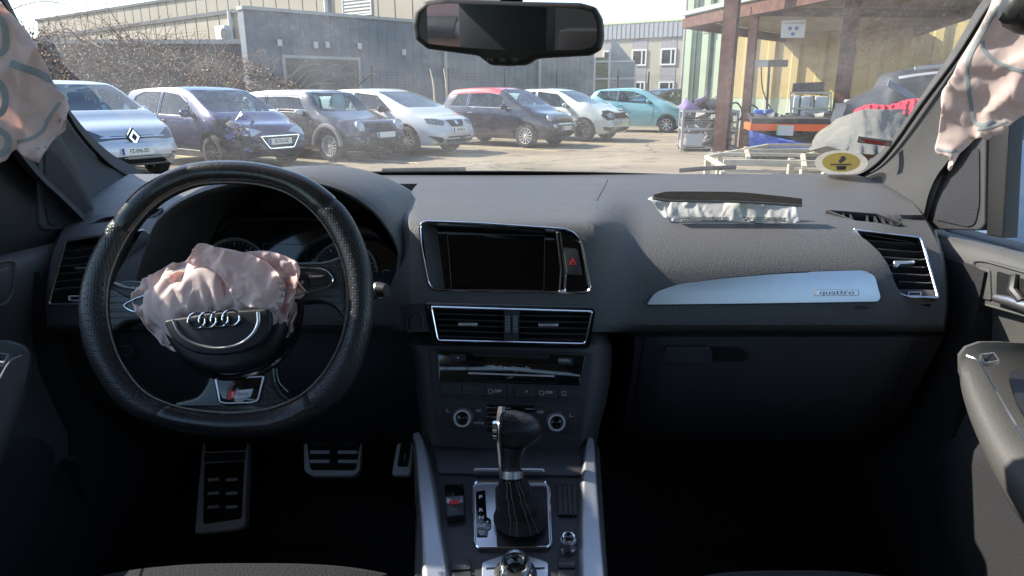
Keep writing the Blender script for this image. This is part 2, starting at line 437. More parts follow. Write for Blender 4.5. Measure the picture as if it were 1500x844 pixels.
# far office block
M_cream = mat('cream_render', (.36, .335, .27), .8, var=.05, vs=.5)
M_mauve = mat('grey_mauve_panel', (.26, .25, .27), .7)
M_band = mat('light_metal_band', (.30, .315, .335), .5, .3)
M_pane = mat('dark_window_pane', (.03, .04, .05), .08, spec=.8)
fO = wall_frame((2, 80.2), (18.5, 68.8))
of = thing('office_block', 'far two-storey cream office block with white framed windows', 'building', (2, 80.2, 0))
block(of, 'wall', fO, 6.6, 8, M_cream)
mb = MB(); mb.prism(fO, [(-.1, 6.55), (fO.len+.1, 6.55), (fO.len+.1, 8.0), (-.1, 8.0)], -8.1, .15); mb.build('metal_parapet', M_band, of, sm=0)
mb = MB()
for k in range(40): mb.prism(fO, [(k*.5, 6.56), (k*.5+.12, 6.56), (k*.5+.12, 7.98), (k*.5, 7.98)], .1, .19)
mb.build('parapet_rib', M_band, of, sm=0)
MB().prism(fO, [(-.1, 8.0), (fO.len+.1, 8.0), (fO.len+.1, 8.14), (-.1, 8.14)], -8.1, .2).build('roof_edge', mat('lime_trim', (.5, .6, .3), .6), of, sm=0)
for u0, u1 in [(926, 948), (968, 991), (884, 906)]:
    a, _ = fO.loc(u0, 80); b, _ = fO.loc(u1, 80)
    MB().prism(fO, [(a, 0.05), (b, .05), (b, 6.5), (a, 6.5)], -.01, .03).build('cladding_panel', M_mauve, of, sm=0)
    for z0, z1 in [(3.9, 5.5), (.9, 2.4)]:
        fr_ = MB().ring(fO, [(a, z0), (b, z0), (b, z1), (a, z1)], .16, .031, .12, .01).build('window', M_white, of, sm=0)
        MB().prism(fO, [(a+.16, z0+.16), (b-.16, z0+.16), (b-.16, z1-.16), (a+.16, z1-.16)], .032, .05).build('pane', M_pane, fr_, sm=0)
        xm = lerp(a, b, .68); MB().prism(fO, [(xm-.07, z0+.16), (xm+.07, z0+.16), (xm+.07, z1-.16), (xm-.07, z1-.16)], .051, .1).build('mullion', M_white, fr_, sm=0)
# glazed lean-to beside the warehouse
q0 = P(871, 60, 44); gh = thing('stair_tower', 'pale steel framed glazed stair shed at the far end of the blue-grey warehouse', 'building', (q0.x, 44, 0))
fS = wall_frame((q0.x, 44), (q0.x+2.6, 43.2))
mb = MB()
for x0 in (0, .9, 2.5): mb.prism(fS, [(x0, 0), (x0+.12, 0), (x0+.12, 3.4+.55*x0 if x0 < 1 else 3.0), (x0, 3.4+.55*x0 if x0 < 1 else 3.0)], -.12, 0)
for z in (1.0, 2.1, 3.1): mb.prism(fS, [(.12, z), (2.5, z), (2.5, z+.1), (.12, z+.1)], -.11, -.01)
mb.build('frame', M_white, gh, sm=0)
MB().prism(fS, [(1.02, 0), (2.5, 0), (2.5, 3.0), (1.02, 4.6)], -.09, -.03).build('cladding', M_band, gh, sm=0)
MB().prism(fS, [(.12, 0), (.9, 0), (.9, 3.4), (.12, 3.4)], -.08, -.05).build('pane', mat('greenish_glass', (.14, .17, .11), .15), gh, sm=0)
# lamp mast
q = P(1003, 60, 40); m_ = MB().tube([V((q.x, 40, 0)), V((q.x, 40, 9))], [.13, .07], 8).build('lamp_mast', M_alu)
tag(m_, 'thin tall grey mast standing left of the green corrugated hall', 'mast')
# ================================================================ green / yellow corrugated hall
M_green = mat('pale_green_sheet', (.42, .49, .36), .5, var=.08, vs=1.0, dirt=(.3, .3, .22), dscale=1.4, damt=.5)
M_yel = mat('ochre_sheet', (.44, .34, .15), .5, var=.1, vs=1.0, dirt=(.28, .2, .1), dscale=2.0, damt=.5)
M_rust = mat('rusty_red_steel', (.085, .033, .025), .75, var=.35, vs=9, dirt=(.2, .09, .05), dscale=6, damt=.8, bump=.3, bs=60)
M_dkgreen = mat('dark_green_trim', (.05, .09, .07), .6)
W0 = V((7.2, 29.2, 0)); Wd = V((4.8, -4.2, 0)).normalized()
W1 = W0+Wd*17
fW = wall_frame(W0, W1)
ch = thing('corrugated_hall', 'tall hall clad in pale green corrugated sheet with an ochre band', 'building', W0)
def corr(f, x0, x1, z0, z1, off=0.0):
    top = []; bot = []; x = x0; st = 0
    pat = [(.0, 0), (.50, 0), (.58, .13), (.82, .13), (.90, 0)]
    per = .90
    pts = []
    while x < x1:
        for dx, dn in pat[:-1]:
            if x+dx < x1: pts.append((x+dx, dn))
        x += per
    pts.append((x1, 0))
    return [[f.at(a, z0, d+off) for a, d in pts], [f.at(a, z1, d+off) for a, d in pts]]
MB().grid(corr(fW, 0, fW.len, 3.6, 8.5, .012)).build('upper_cladding', M_green, ch, sm=0)
MB().grid(corr(fW, 0, fW.len, 0, 8.5, -.01)).build('base_cladding', M_green, ch, sm=0)
x0, _ = fW.loc(1096, 45)
MB().grid(corr(fW, x0-(x0 % .9), fW.len, 1.14, 3.6, .0)).build('ochre_cladding', M_yel, ch, sm=0)
MB().prism(fW, [(.05, 0), (fW.len, 0), (fW.len, 8.4), (.05, 8.4)], -6, -.04).build('rear_wall', M_darkp, ch, sm=0)
MB().prism(fW, [(-.16, 0), (.1, 0), (.1, 8.5), (-.16, 8.5)], -6, .12).build('corner_trim', M_green, ch, sm=0)
a, _ = fW.loc(1020, 60); b, _ = fW.loc(1046, 60)
MB().prism(fW, [(a, 0.02), (b, .02), (b, 8.4), (a, 8.4)], -.01, .02).build('door_recess', M_dkgreen, ch, sm=0)
# ---------------------------------------------------------------- steel canopy
cn = thing('steel_canopy', 'rusty red steel canopy with plywood ceiling in front of the corrugated hall', 'canopy', (6.6, 18, 0))
M_ply = mat('weathered_plywood', (.24, .20, .14), .8, var=.25, vs=3, dirt=(.12, .09, .06), dscale=2, damt=.6)
qa = fW.px(1150, 43); qb = fW.px(1345, 38); A2 = V((qa.x, qa.y, 3.3)); B2 = V((qb.x, qb.y, 3.3))
A_ = V((4.97, 21, 3.3)); D_ = V((6.5, 14.2, 3.3)); B_ = V((10.1, 18.7, 3.3)); C_ = V((9.2, 11.8, 3.3))
def post(p, w, h): return MB().box((p.x, p.y, h/2), (w, w, h), Matrix.Rotation(-.5, 3, 'Z'))
for p, w, h in [(PZ(1055, 223, 0), .30, 4.9), (PZ(1088, 217, 0), .19, 3.3), (V((8.0, 17.2, 0)), .33, 4.6)]:
    pp = V((p.x, p.y, 0)); mb = MB()
    t_ = w*.09   # H section: two flanges and a web
    R_ = Matrix.Rotation(-.5, 3, 'Z')
    mb.box(pp+V((0, 0, h/2))+R_ @ V((0, -w/2, 0)), (w, t_, h), R_); mb.box(pp+V((0, 0, h/2))+R_ @ V((0, w/2, 0)), (w, t_, h), R_)
    mb.box(pp+V((0, 0, h/2)), (t_, w-t_, h), R_); mb.box(pp+V((0, 0, .012)), (w*1.5, w*1.5, .024), R_)
    mb.build('post', M_rust, cn, sm=0)
for a, b, w, h in [(A_, D_, .14, .26), (A_, A2, .14, .26), (B2, C_, .14, .26), (lerp(A_, D_, .45), lerp(B2, C_, .45), .12, .2)]:
    MB().bar(a+V((0, 0, -.05)), b+V((0, 0, -.05)), w, h).build('beam', M_rust, cn, sm=0)
cp = [A_, D_, C_, B2, A2]
MB().add([q+V((0, 0, .1)) for q in cp]+[q+V((0, 0, .15)) for q in cp], [list(range(5)), list(range(5, 10))]+[(i, (i+1) % 5, 5+(i+1) % 5, 5+i) for i in range(5)]).build('ceiling', M_ply, cn, sm=0)
mb = MB(); mb.bar(A_+V((-.1, 0, .2)), D_+V((-.1, 0, .2)), .08, .12); mb.build('gutter', M_alu, cn, sm=0)
# hanging sign
fs = wall_frame((0, 0), (1, -.35)); fs.o = P(1150, 40, 16.5)
fs = Frame(P(1162, 43, 16.4), (-.25, -1, 0))
sg = thing('notice_sign', 'small white notice sign hanging from the canopy beam', 'sign', fs.o)
MB().prism(fs, rounded([(-.25, -.18), (.25, -.18), (.25, .19), (-.25, .19)], .01), -.01, 0).build('board', M_white, sg)
mb = text_mb(fs, 'PORT OBLIGATOIRE', 0, .13, .05, .001)
mb.build('lettering', M_seam, sg, sm=0)
mb = MB()
for dx, dz in [(-.07, .02), (.07, .02), (0, -.1)]: mb.revolve(fs.at(dx, dz, .001), fs.n, [(0, 0), (.042, 0), (.042, .002), (0, .002)], 14)
mb.build('pictogram', mat('sign_blue', (.05, .1, .35), .5), sg, sm=0)
# ================================================================ fence
M_fpost = mat('dark_fence_steel', (.035, .035, .04), .6, var=.3)
fn = thing('mesh_fence', 'dark wire mesh fence with braced posts between parked cars and warehouse', 'fence', (-7, 22.5, 0))
F0 = V((-8.5, 21.8, 0)); F1 = V((7.5, 31.2, 0)); fd = (F1-F0).normalized(); fl = (F1-F0).length
fF = wall_frame(F0, F1)
for u in (545, 657, 739, 815, 905, 950):
    a, _ = fF.loc(u, 120); p = F0+fd*a
    MB().tube([p, p+V((0, 0, 2.2))], .035, 6).build('post', M_fpost, fn)
a, _ = fF.loc(545, 120); p = F0+fd*a
MB().tube([p+V((0, 0, 1.95)), p+fd*2.6], .03, 6).build('brace', mat('weathered_wood', (.16, .12, .09), .8), fn)
MB().tube([p+V((0, 0, 1.95)), p-fd*1.4+V((0, 0, .9))], .03, 6).build('brace', M_fpost, fn)
mb = MB(); z = .1
while z < 2.1: mb.bar(F0+fd*3+V((0, 0, z)), F0+fd*(fl)+V((0, 0, z)), .005, .005); z += .1
x = 3
while x < fl: mb.bar(F0+fd*x+V((0, 0, .02)), F0+fd*x+V((0, 0, 2.08)), .005, .005); x += .1
mb.build('wire_mesh', M_fpost, fn, sm=0)
# bare stakes leaning by the fence
M_stake = mat('pale_dead_wood', (.42, .34, .24), .8, var=.3, vs=12)
for i, (u0, u1) in enumerate([(630, 637), (650, 654)]):
    p = P(u0, 101, 21.5); q = P(u1, 165, 21.0); mid = (p+q)/2+V((.05, 0, 0))
    o = MB().tube(cr([p, mid, V((q.x, q.y, 0))], 4), [.02, .022, .025, .03, .035, .04, .045, .05, .05], 6).build('wooden_stake', M_stake)
    tag(o, ['pale dead stem standing left of the drainpipe behind the cars', 'thinner dead stem close against the warehouse drainpipe'][i], 'stake')
# ================================================================ bramble thicket
M_leaf1 = mat('dead_bramble_leaf', (.30, .21, .14), .8, var=.4, vs=30)
M_leaf2 = mat('dry_pale_leaf', (.46, .37, .26), .8, var=.3, vs=30)
M_leaf3 = mat('dark_bramble_leaf', (.07, .06, .04), .8, var=.4, vs=30)
M_stem = mat('bramble_stem', (.17, .10, .08), .8)
rb = random.Random(3)
hp = [(-14.5, 2.6), (-12.8, 3.1), (-11, 2.9), (-9.6, 2.9), (-8.6, 2.6), (-7.4, 2.3), (-6.2, 1.8), (-5, 1.3), (-4.2, .6)]
hf = hermite(hp)
br = thing('bramble_thicket', 'sprawling brown leafless bramble thicket behind the silver and purple cars', 'bush', (-9.5, 18, 0))
def bush_pt():
    for _ in range(60):
        x = rb.uniform(-14.5, -4.2); n = noise.noise(V((x*.8, 3.1, 0)))*.35+noise.noise(V((x*2.6, 7, 0)))*.25
        h = max(.4, hf(x)*(1+n*.35)); yc = 18.6+(x+9.5)*.18
        y = yc+rb.gauss(0, .8); z = h*rb.random()**.7*(1-.12*abs(y-yc))
        cl = noise.noise(V((x*1.7, y*1.7, z*2.2)))
        if cl > -.22+.5*rb.random()-.25: return V((x, y, z))
    return V((x, y, z))
for m_, n_, s_ in [(M_leaf1, 9000, .042), (M_leaf2, 5500, .032), (M_leaf3, 6000, .05)]:
    mb = MB()
    for _ in range(n_):
        p = bush_pt(); a = V((rb.gauss(0, 1), rb.gauss(0, 1), rb.gauss(0, 1))).normalized(); b = a.orthogonal().normalized(); b = Matrix.Rotation(rb.random()*6.3, 3, a) @ b
        c = a.cross(b); s = s_*rb.uniform(.5, 1.3)
        k = len(mb.v); mb.v += [p-b*s, p+c*s*.5, p+b*s, p-c*s*.5]; mb.f.append([k, k+1, k+2, k+3])
    tag(mb.build('foliage', m_, br, sm=0, fix=False))
mb = MB()
for _ in range(520):
    p = bush_pt(); d = V((rb.gauss(0, .6), rb.gauss(0, .4), rb.uniform(.2, 1.1))).normalized(); L_ = rb.uniform(.5, 1.4)
    if p.z+d.z*L_ > hf(p.x)+.6: L_ *= .6
    pts = [p, p+d*L_*.5+V((rb.gauss(0, .08), 0, .06)), p+d*L_+V((d.x*.2, 0, -.15))]
    mb.tube(pts, [.009, .006, .003], 4, caps=False)
# long arching canes against the sky
for pts in [[(60, 90), (30, 60), (14, 20), (60, 2), (105, 12), (150, 45), (200, 62)], [(190, 70), (150, 30), (110, -4)], [(120, 60), (95, 42), (60, 55), (35, 62)], [(200, 70), (165, 20), (150, -5)], [(150, 70), (100, 48), (50, 50)],
            [(370, 130), (320, 92), (270, 66)], [(300, 110), (345, 92), (388, 72)], [(230, 85), (215, 55), (200, 47)], [(100, 70), (90, 40), (75, 10)], [(170, 75), (178, 45), (205, 35)]]:
    q = [P(u+rb.uniform(-3, 3), v, 17.5+rb.uniform(-.6, .6)) for u, v in pts]; q = cr(q, 4)
    mb.tube(q, [lerp(.017, .006, i/len(q)) for i in range(len(q))], 5, caps=False)
    for i in range(2, len(q)):
        for _ in range(2):
            d = V((rb.gauss(0, .16), rb.gauss(0, .1), rb.gauss(.03, .14))); mb.tube([q[i], q[i]+d], [.005, .003], 3, caps=False)
mb.build('stems', M_stem, br, fix=False)
# ================================================================ cars
M_tyre = mat('tyre_rubber', (.018, .018, .019), .85, dirt=(.12, .1, .08), dscale=9, damt=.4)
M_rim = mat('alloy_silver', (.55, .55, .56), .3, .8)
M_steelw = mat('black_steel_wheel', (.03, .03, .032), .5)
M_blk = mat('black_trim', (.012, .012, .013), .5)
M_inside = mat('car_interior_grey', (.09, .09, .092), .9)
M_seatc = mat('seat_fabric', (.05, .05, .055), .9)
M_cglass = glass_mat('car_window_glass', (.66, .78, .76), .08)
M_wglass = glass_mat('windscreen_glass', (.62, .75, .75), .12)
M_plate = mat('number_plate', (.75, .74, .68), .45)
M_pblue = mat('plate_blue', (.02, .06, .35), .4)
M_lamp = mat('headlamp_glass', (.45, .48, .50), .08, .3, coat=1)
M_lampd = mat('headlamp_dark', (.09, .10, .11), .12, .4, coat=1)
M_chrome = mat('chrome', (.8, .8, .82), .08, 1)
M_orange = mat('orange_lens', (.75, .22, .03), .2, coat=.5)
M_bag = mat('white_airbag_cloth', (.75, .80, .76), .8)
M_crash = mat('exposed_crash_black', (.015, .015, .017), .6, bump=.5, bs=30)
def paint(name, c, met=.35, dirt=(.22, .2, .18), damt=.25):
    return mat(name, c, .28, met, coat=.9, dirt=dirt, dscale=2.2, damt=damt, var=.06, vs=2)
def wheel(root, x, y, r, side, p):
    """tyre and rim of one wheel, axle along local Y"""
    o = V((x, y, r)); ax = V((0, side, 0))
    w = .20; mb = MB()
    mb.revolve(o, ax, [(r*.66, -w/2), (r*.9, -w/2), (r*.975, -w*.42), (r, -w*.3), (r, w*.3), (r*.975, w*.42), (r*.9, w/2), (r*.70, w/2), (r*.665, w*.42), (r*.66, w*.2)], 40, caps=False)
    wh = mb.build('wheel', M_tyre, root); rr = r*.68
    steel = p.get('steel'); mt = M_steelw if steel else p.get('rimmat', M_rim)
    m2 = MB(); m2.revolve(o, ax, [(rr, -w*.3), (rr, w*.44), (rr*.93, w*.46), (rr*.90, w*.36), (rr*.88, -w*.3)], 40, caps=False)
    m2.revolve(o+ax*w*.1, ax, [(0, 0), (rr*.22, 0), (rr*.2, w*.3), (0, w*.34)], 16)
    n = p.get('spokes', 10); X_ = V((1, 0, 0)); Z_ = V((0, 0, 1))
    if steel:
        m2.revolve(o+ax*w*.05, ax, [(rr*.88, 0), (rr*.8, w*.2), (rr*.5, w*.12), (rr*.3, w*.22), (0, w*.2)], 32, caps=False)
    else:
        for i in range(n):
            a = 2*pi*i/n+.1; d = X_*cos(a)+Z_*sin(a); t = X_*-sin(a)+Z_*cos(a); sw = rr*(p.get('sw', 1.5)/n)
            q = []
            for rad, wd, h in [(rr*.15, sw*.7, w*.36), (rr*.6, sw*.75, w*.41), (rr*.92, sw, w*.42)]:
                c = o+d*rad
                q.append([c-t*wd/2+ax*(h-.02), c-t*wd*.35+ax*h, c+t*wd*.35+ax*h, c+t*wd/2+ax*(h-.02)])
            m2.grid(q)
    m2.build('rim', mt, wh)
    MB().revolve(o+ax*w*.02, ax, [(0, 0), (rr*.86, 0), (rr*.86, .01), (0, .01)], 24).build('brake_disc', M_blk if steel else M_tyre, wh)
    return wh
class Car:
    def __init__(s, p):
        s.p = p; s.L = p['L']; s.T = hermite(p['top']); s.B = hermite(p['belt']); s.b = hermite(p.get('bot', [(0, .36), (.25, .24), (.6, .2), (s.L-.6, .2), (s.L-.2, .22), (s.L, .34)]))
        s.w = p['W']/2
    def W(s, x):
        nr, nf = s.p.get('rr', .7), s.p.get('rf', .95); k = s.w
        if x < nr: k *= 1-s.p.get('kr', .2)*(1-x/nr)**2.4
        d = s.L-x
        if d < nf: k *= 1-s.p.get('kf', .27)*(1-d/nf)**2.2
        return k
    def sec(s, x, k=1., inset=0.):
        T = s.T(x)-inset; S = min(s.B(x), T-.035); b = s.b(x)+inset; w = (s.W(x)-inset)*k; h = max(T-S, .03)
        wr = w*(.955-s.p.get('tumble', .36)*h) if h > .1 else w*.915
        e = min(.09, h*.4)
        pts = [(0, b), (w*.6, b), (w*.90, b+.015), (w*.965, b+.12), (w*.995, b+.42*(S-b)), (w, b+.66*(S-b)), (w*.985, S-.07*(1 if S-b > .2 else .3)), (w*.955, S),
               (lerp(w*.955, wr, .52)+.012*h, S+(h-e)*.5), (wr, T-e), (wr-.055, T-e*.28), (wr*.62, T-.004), (0, T)]
        return pts
    def body(s):
        n = 54; xs = [s.L*(1-cos(pi*i/n))/2 for i in range(n+1)]; xs[0] += .004; xs[-1] -= .004
        rows = []
        def full(x, pts): return [V((x, -y, z)) for y, z in pts[::-1]]+[V((x, y, z)) for y, z in pts[1:-1]]
        def shr(pts, k, kz): 
            zc = sum(z for _, z in pts)/len(pts); return [(y*k, zc+(z-zc)*kz) for y, z in pts]
        a = s.sec(xs[0]); rows.append(full(-.035, shr(a, .86, .82)))
        rows.append(full(-.015, shr(a, .96, .95)))
        for x in xs: rows.append(full(x, s.sec(x)))
        a = s.sec(xs[-1]); rows.append(full(s.L+.02, shr(a, .95, .93))); rows.append(full(s.L+.04, shr(a, .84, .78)))
        d = s.p.get('deform')
        if d: rows = [[d(q) for q in r] for r in rows]
        mb = MB(); mb.grid(rows, True); m = len(rows[0])
        mb.f.append(list(range(m))[::-1]); mb.f.append([(len(rows)-1)*m+j for j in range(m)])
        return mb
    def void(s):
        x0, x1 = s.p.get('cab', (.28, s.L-1.25)); rows = []; n = 22
        for i in range(n+1):
            x = lerp(x0, x1, i/n); T = s.T(x)-.05; S = min(s.B(x), T-.02); w = s.W(x)-.07; h = max(T-S, .02)
            wr = w*(.955-s.p.get('tumble', .36)*h); pts = [(0, .42), (w*.9, .42), (w*.93, S), (wr, T-.05 if h > .12 else T-.01), (wr*.6, T), (0, T)]
            rows.append([V((x, -y, z)) for y, z in pts[::-1]]+[V((x, y, z)) for y, z in pts[1:-1]])
        mb = MB(); mb.grid(rows, True); m = len(rows[0]); mb.f.append(list(range(m))[::-1]); mb.f.append([n*m+j for j in range(m)])
        return mb
BB = []
def project(bvh, poly, d, off, cell=.08, inward=0.):
    """cover of an outline laid on a body: outline in (a, z) seen along d, dropped on to the surface"""
    d = V(d).normalized()
    lo = [min(v[k] for v in BB) for k in range(3)]; hi = [max(v[k] for v in BB) for k in range(3)]
    if abs(d.z) > .7: ax, ay, an = V((0, 1, 0)), V((1, 0, 0)), V((0, 0, hi[2]))
    elif abs(d.x) > abs(d.y): ax, ay, an = V((0, 1, 0)), V((0, 0, 1)), V((hi[0] if d.x < 0 else lo[0], 0, 0))
    else: ax, ay, an = V((1, 0, 0)), V((0, 0, 1)), V((0, hi[1] if d.y < 0 else lo[1], 0))
    bm = bmesh.new(); vs = [bm.verts.new((a, b, 0)) for a, b in poly]; f = bm.faces.new(vs)
    bmesh.ops.triangulate(bm, faces=[f])
    for k in (0, 1):
        lo = min(q[k] for q in poly); hi = max(q[k] for q in poly); c = lo+cell
        while c < hi-.001:
            n_ = (1, 0, 0) if k == 0 else (0, 1, 0); pt = (c, 0, 0) if k == 0 else (0, c, 0)
            bmesh.ops.bisect_plane(bm, geom=bm.verts[:]+bm.edges[:]+bm.faces[:], plane_co=pt, plane_no=n_); c += cell
    out = []
    for w in bm.verts:
        base = an+ax*w.co.x+ay*w.co.y; h = bvh.ray_cast(base-d*9, d)
        if h[0] is None:
            h = bvh.find_nearest(base-d*.5)
        nrm = h[1] if h[1].dot(d) < 0 else -h[1]
        out.append(h[0]+nrm*off)
    bm.verts.index_update(); mb = MB(); mb.add(out, [[w.index for w in f.verts] for f in bm.faces]); bm.free()
    if inward:
        pass
    return mb
def sidepoly(poly, sgn): return [(-a*sgn, z) for a, z in poly] if False else poly
def build_car(name, label, x, y, rz, p, group='parked cars on the lot'):
    c = Car(p); L = p['L']
    root = thing(name, label, 'car', (x, y, 0), rz, group, local=True)
    rad = p.get('wr', .31); xf = L-p.get('fo', .78); xr = xf-p['wb']; hw = p['W']/2
    bodymb = c.body(); base = bodymb.mesh('base', 0)
    bm = bmesh.new(); bm.from_mesh(base); bvh = BVHTree.FromBMesh(bm); bm.free(); BB[:] = [v.co.copy() for v in base.vertices]
    # --- openings
    def toggle(f): return f
    base.materials.append(p['paint'])
    def cutter(mb): me = mb.mesh('c', 0); me.materials.append(M_inside); return me
    cut = [cutter(c.void())]
    fs_ = Frame((0, 0, 0), (0, -1, 0)); ff = Frame((0, 0, 0), (1, 0, 0))
    for poly in p['side']: cut.append(cutter(MB().prism(fs_, poly, -1.3, 1.3)))
    ws = p['ws']; rw = p['rw']
    cut.append(cutter(MB().prism(ff, rounded(ws, .05, 3), L-1.9 if 'wsx' not in p else p['wsx'], L+.3)))
    cut.append(cutter(MB().prism(ff, rounded(rw, .06, 3), -.3, .75)))
    for wx in (xr, xf):
        for sg in (-1, 1):
            m_ = MB(); m_.revolve(V((wx, sg*(hw-.26), rad+.01)), (0, sg, 0), [(0, 0), (rad+.055, 0), (rad+.055, .6), (0, .6)], 36); me = m_.mesh('c', 0); me.materials.append(M_blk); cut.append(me)
    me = boolean(base, cut, 'body')
    for f in me.polygons: f.use_smooth = True
    me.set_sharp_from_angle(angle=radians(32))
    bo = bpy.data.objects.new('body', me); COL.objects.link(bo); bo.parent = root
    # --- glass
    for poly in p['side']:
        for sg in (-1, 1):
            q = inset2(poly, -.004)
            project(bvh, q, (0, -sg, 0), -.006, .12).build('window', M_cglass, root)
            # rubber seal round the opening
            b3 = project(bvh, q, (0, -sg, 0), .001, 9)
            mb = MB(); pts = b3.v[:len(poly)]; mb.tube(pts, .011, 5, closed=True, up=None, sq=0); mb.build('window_seal', p.get('seal', M_blk), root)
    q = [(-a, z) for a, z in ws]
    project(bvh, rounded([(a, z) for a, z in ws], .05, 3), (-1, 0, 0), -.006, .1).build('windscreen', M_wglass, root)
    project(bvh, rounded([(a, z) for a, z in rw], .06, 3), (1, 0, 0), -.006, .1).build('rear_window', M_wglass, root)
    if 'roofmat' in p:
        x0, x1 = p['roofx']; rows = []
        for i in range(17):
            xx = lerp(x0, x1, i/16); s_ = c.sec(xx); a = [(lerp(s_[8][0], s_[9][0], .72), lerp(s_[8][1], s_[9][1], .72)), s_[9], s_[10], s_[11], s_[12]]
            o_ = [(.005, 0), (.005, .002), (.003, .004), (0, .005), (0, .005)]; a = [(q[0]+k[0], q[1]+k[1]) for q, k in zip(a, o_)]
            rows.append([V((xx, -q[0], q[1])) for q in a]+[V((xx, q[0], q[1])) for q in a[::-1][1:]])
        MB().grid(rows).build('roof', p['roofmat'], root)
    # --- wheels
    for wx in (xr, xf):
        for sg in (-1, 1): wheel(root, wx, sg*(hw-.115), rad, sg, p)
    # --- inside
    cx = p.get('seatx', L-2.25)
    for sy in (-1, 1):
        mb = MB(); mb.box((cx, sy*.36, .62), (.5, .5, .22), bev=.06); mb.box((cx-.3, sy*.36, .92), (.16, .48, .62), Matrix.Rotation(-.25, 3, 'Y'), .06); mb.box((cx-.40, sy*.36, 1.27), (.1, .26, .17), Matrix.Rotation(-.2, 3, 'Y'), .04)
        mb.build('seat', M_seatc, root)
    MB().box((max(.65, cx-1.05), 0, .85), (.18, 1.2, .6), Matrix.Rotation(-.25, 3, 'Y'), .06).build('rear_bench', M_seatc, root)
    MB().tube([V((cx+.5, .36+.19*cos(k), .98+.19*sin(k))) for k in [i*pi/8 for i in range(16)]], .015, 6, closed=True).build('steering_wheel', M_blk, root)
    MB().box((cx+.78, 0, .84), (.4, 1.25, .2), bev=.07).build('dashboard', M_inside, root)
    for k in p.get('bags', []):
        mb = MB(); bm = bmesh.new(); bmesh.ops.create_icosphere(bm, subdivisions=3, radius=1)
        for w in bm.verts:
            n = noise.noise(w.co*1.7+V((k[0], 0, 0)))*.28; w.co *= 1+n
        mb.add([V((k[0]+w.co.x*k[3], k[1]+w.co.y*k[4], k[2]+w.co.z*k[5])) for w in bm.verts], [[w.index for w in f.verts] for f in bm.faces]); bm.free(); mb.build('airbag', M_bag, root)
    # --- mirrors
    mx, mz = p.get('mirror', (L-1.35, .98)); pm = p.get('mirmat', p['paint'])
    for sg in (-1, 1):
        yb = c.W(mx)*.93; mb = MB(); m0 = V((mx, sg*(yb+.12), mz))
        bm = bmesh.new(); bmesh.ops.create_icosphere(bm, subdivisions=3, radius=1)
        mb.add([m0+V((w.co.x*.075 if w.co.x > 0 else w.co.x*.035, w.co.y*.115, w.co.z*.075)) for w in bm.verts], [[w.index for w in f.verts] for f in bm.faces]); bm.free()
        mm = mb.build('wing_mirror', pm, root)
        MB().bar(m0+V((0, -sg*.14, -.05)), m0+V((0, -sg*.03, -.03)), .05, .04).build('mirror_arm', M_blk, mm)
    # --- door joints, handles, sill
    for poly in p.get('joints', []):
        for sg in (-1, 1):
            pts = []
            for a, z in cr(poly, 5):
                h = bvh.ray_cast(V((a, sg*3, z)), V((0, -sg, 0)))
                if h[0] is not None: pts.append(h[0])
            if len(pts) > 2: MB().tube(pts, .006, 4).build('door_joint', M_blk, root)
    for hx, hz in p.get('handles', []):
        for sg in (-1, 1):
            h = bvh.ray_cast(V((hx, sg*3, hz)), V((0, -sg, 0)))
            if h[0] is not None: MB().box(h[0]+V((0, sg*.02, 0)), (.17, .035, .03), bev=.01).build('door_handle', p.get('hmat', p['paint']), root)
    def feat(nm, poly, d, m_, off=.006, cell=.06, both=True, par=None):
        """poly in (lateral, z) looking along d; mirrored over the centre line when both"""
        r = []
        for sg in ((1, -1) if both else (1,)):
            dd = V((d[0], d[1]*sg, d[2])); q = [(a*sg, z) for a, z in poly]
            r.append(project(bvh, q, dd, off, cell).build(nm, m_, par or root))
        return r
    for nm, poly, d, m_, off, both in p.get('feat', []): feat(nm, poly, d, m_, off, both=both)
    # plate with writing
    if p.get('plate'):
        a, z, txt, pw = p['plate']; h = bvh.ray_cast(V((9, a, z)), V((-1, 0, 0)))[0]
        fp = Frame(h+V((.035, 0, 0)), (1, 0, p.get('ptilt', .0)))
        pl = MB().prism(fp, rounded([(-pw/2, -.055), (pw/2, -.055), (pw/2, .055), (-pw/2, .055)], .01), -.03, 0).build('number_plate', M_plate, root)
        MB().prism(fp, [(-pw/2+.004, -.05), (-pw/2+.045, -.05), (-pw/2+.045, .05), (-pw/2+.004, .05)], .0005, .002).build('plate_band', M_pblue, pl)
        if txt: text_mb(fp, txt, .02, 0, .085, .001, sx=.8, bold=.001).build('lettering', M_blk, pl, sm=0)
    for r_ in p.get('rings', []):   # round lamps: (y, z, radius, material)
        for sg in (-1, 1):
            h = bvh.ray_cast(V((9, sg*r_[0], r_[1])), V((-1, 0, 0)))
            if h[0] is None: continue
            n_ = (h[1]+V((.8, 0, 0))).normalized()
            MB().revolve(h[0]-n_*.03, n_, [(0, 0), (r_[2]*1.1, 0), (r_[2]*1.1, .05), (r_[2]*.95, .058), (r_[2]*.9, .045), (r_[2]*.5, .055), (0, .06)], 24).build(r_[4], r_[3], root)
    root.location = (x, y, 0)
    # shift so that the Empty stands under the middle of the car
    dx = L/2
    for ch in root.children: ch.location.x -= dx
    return root, bvh
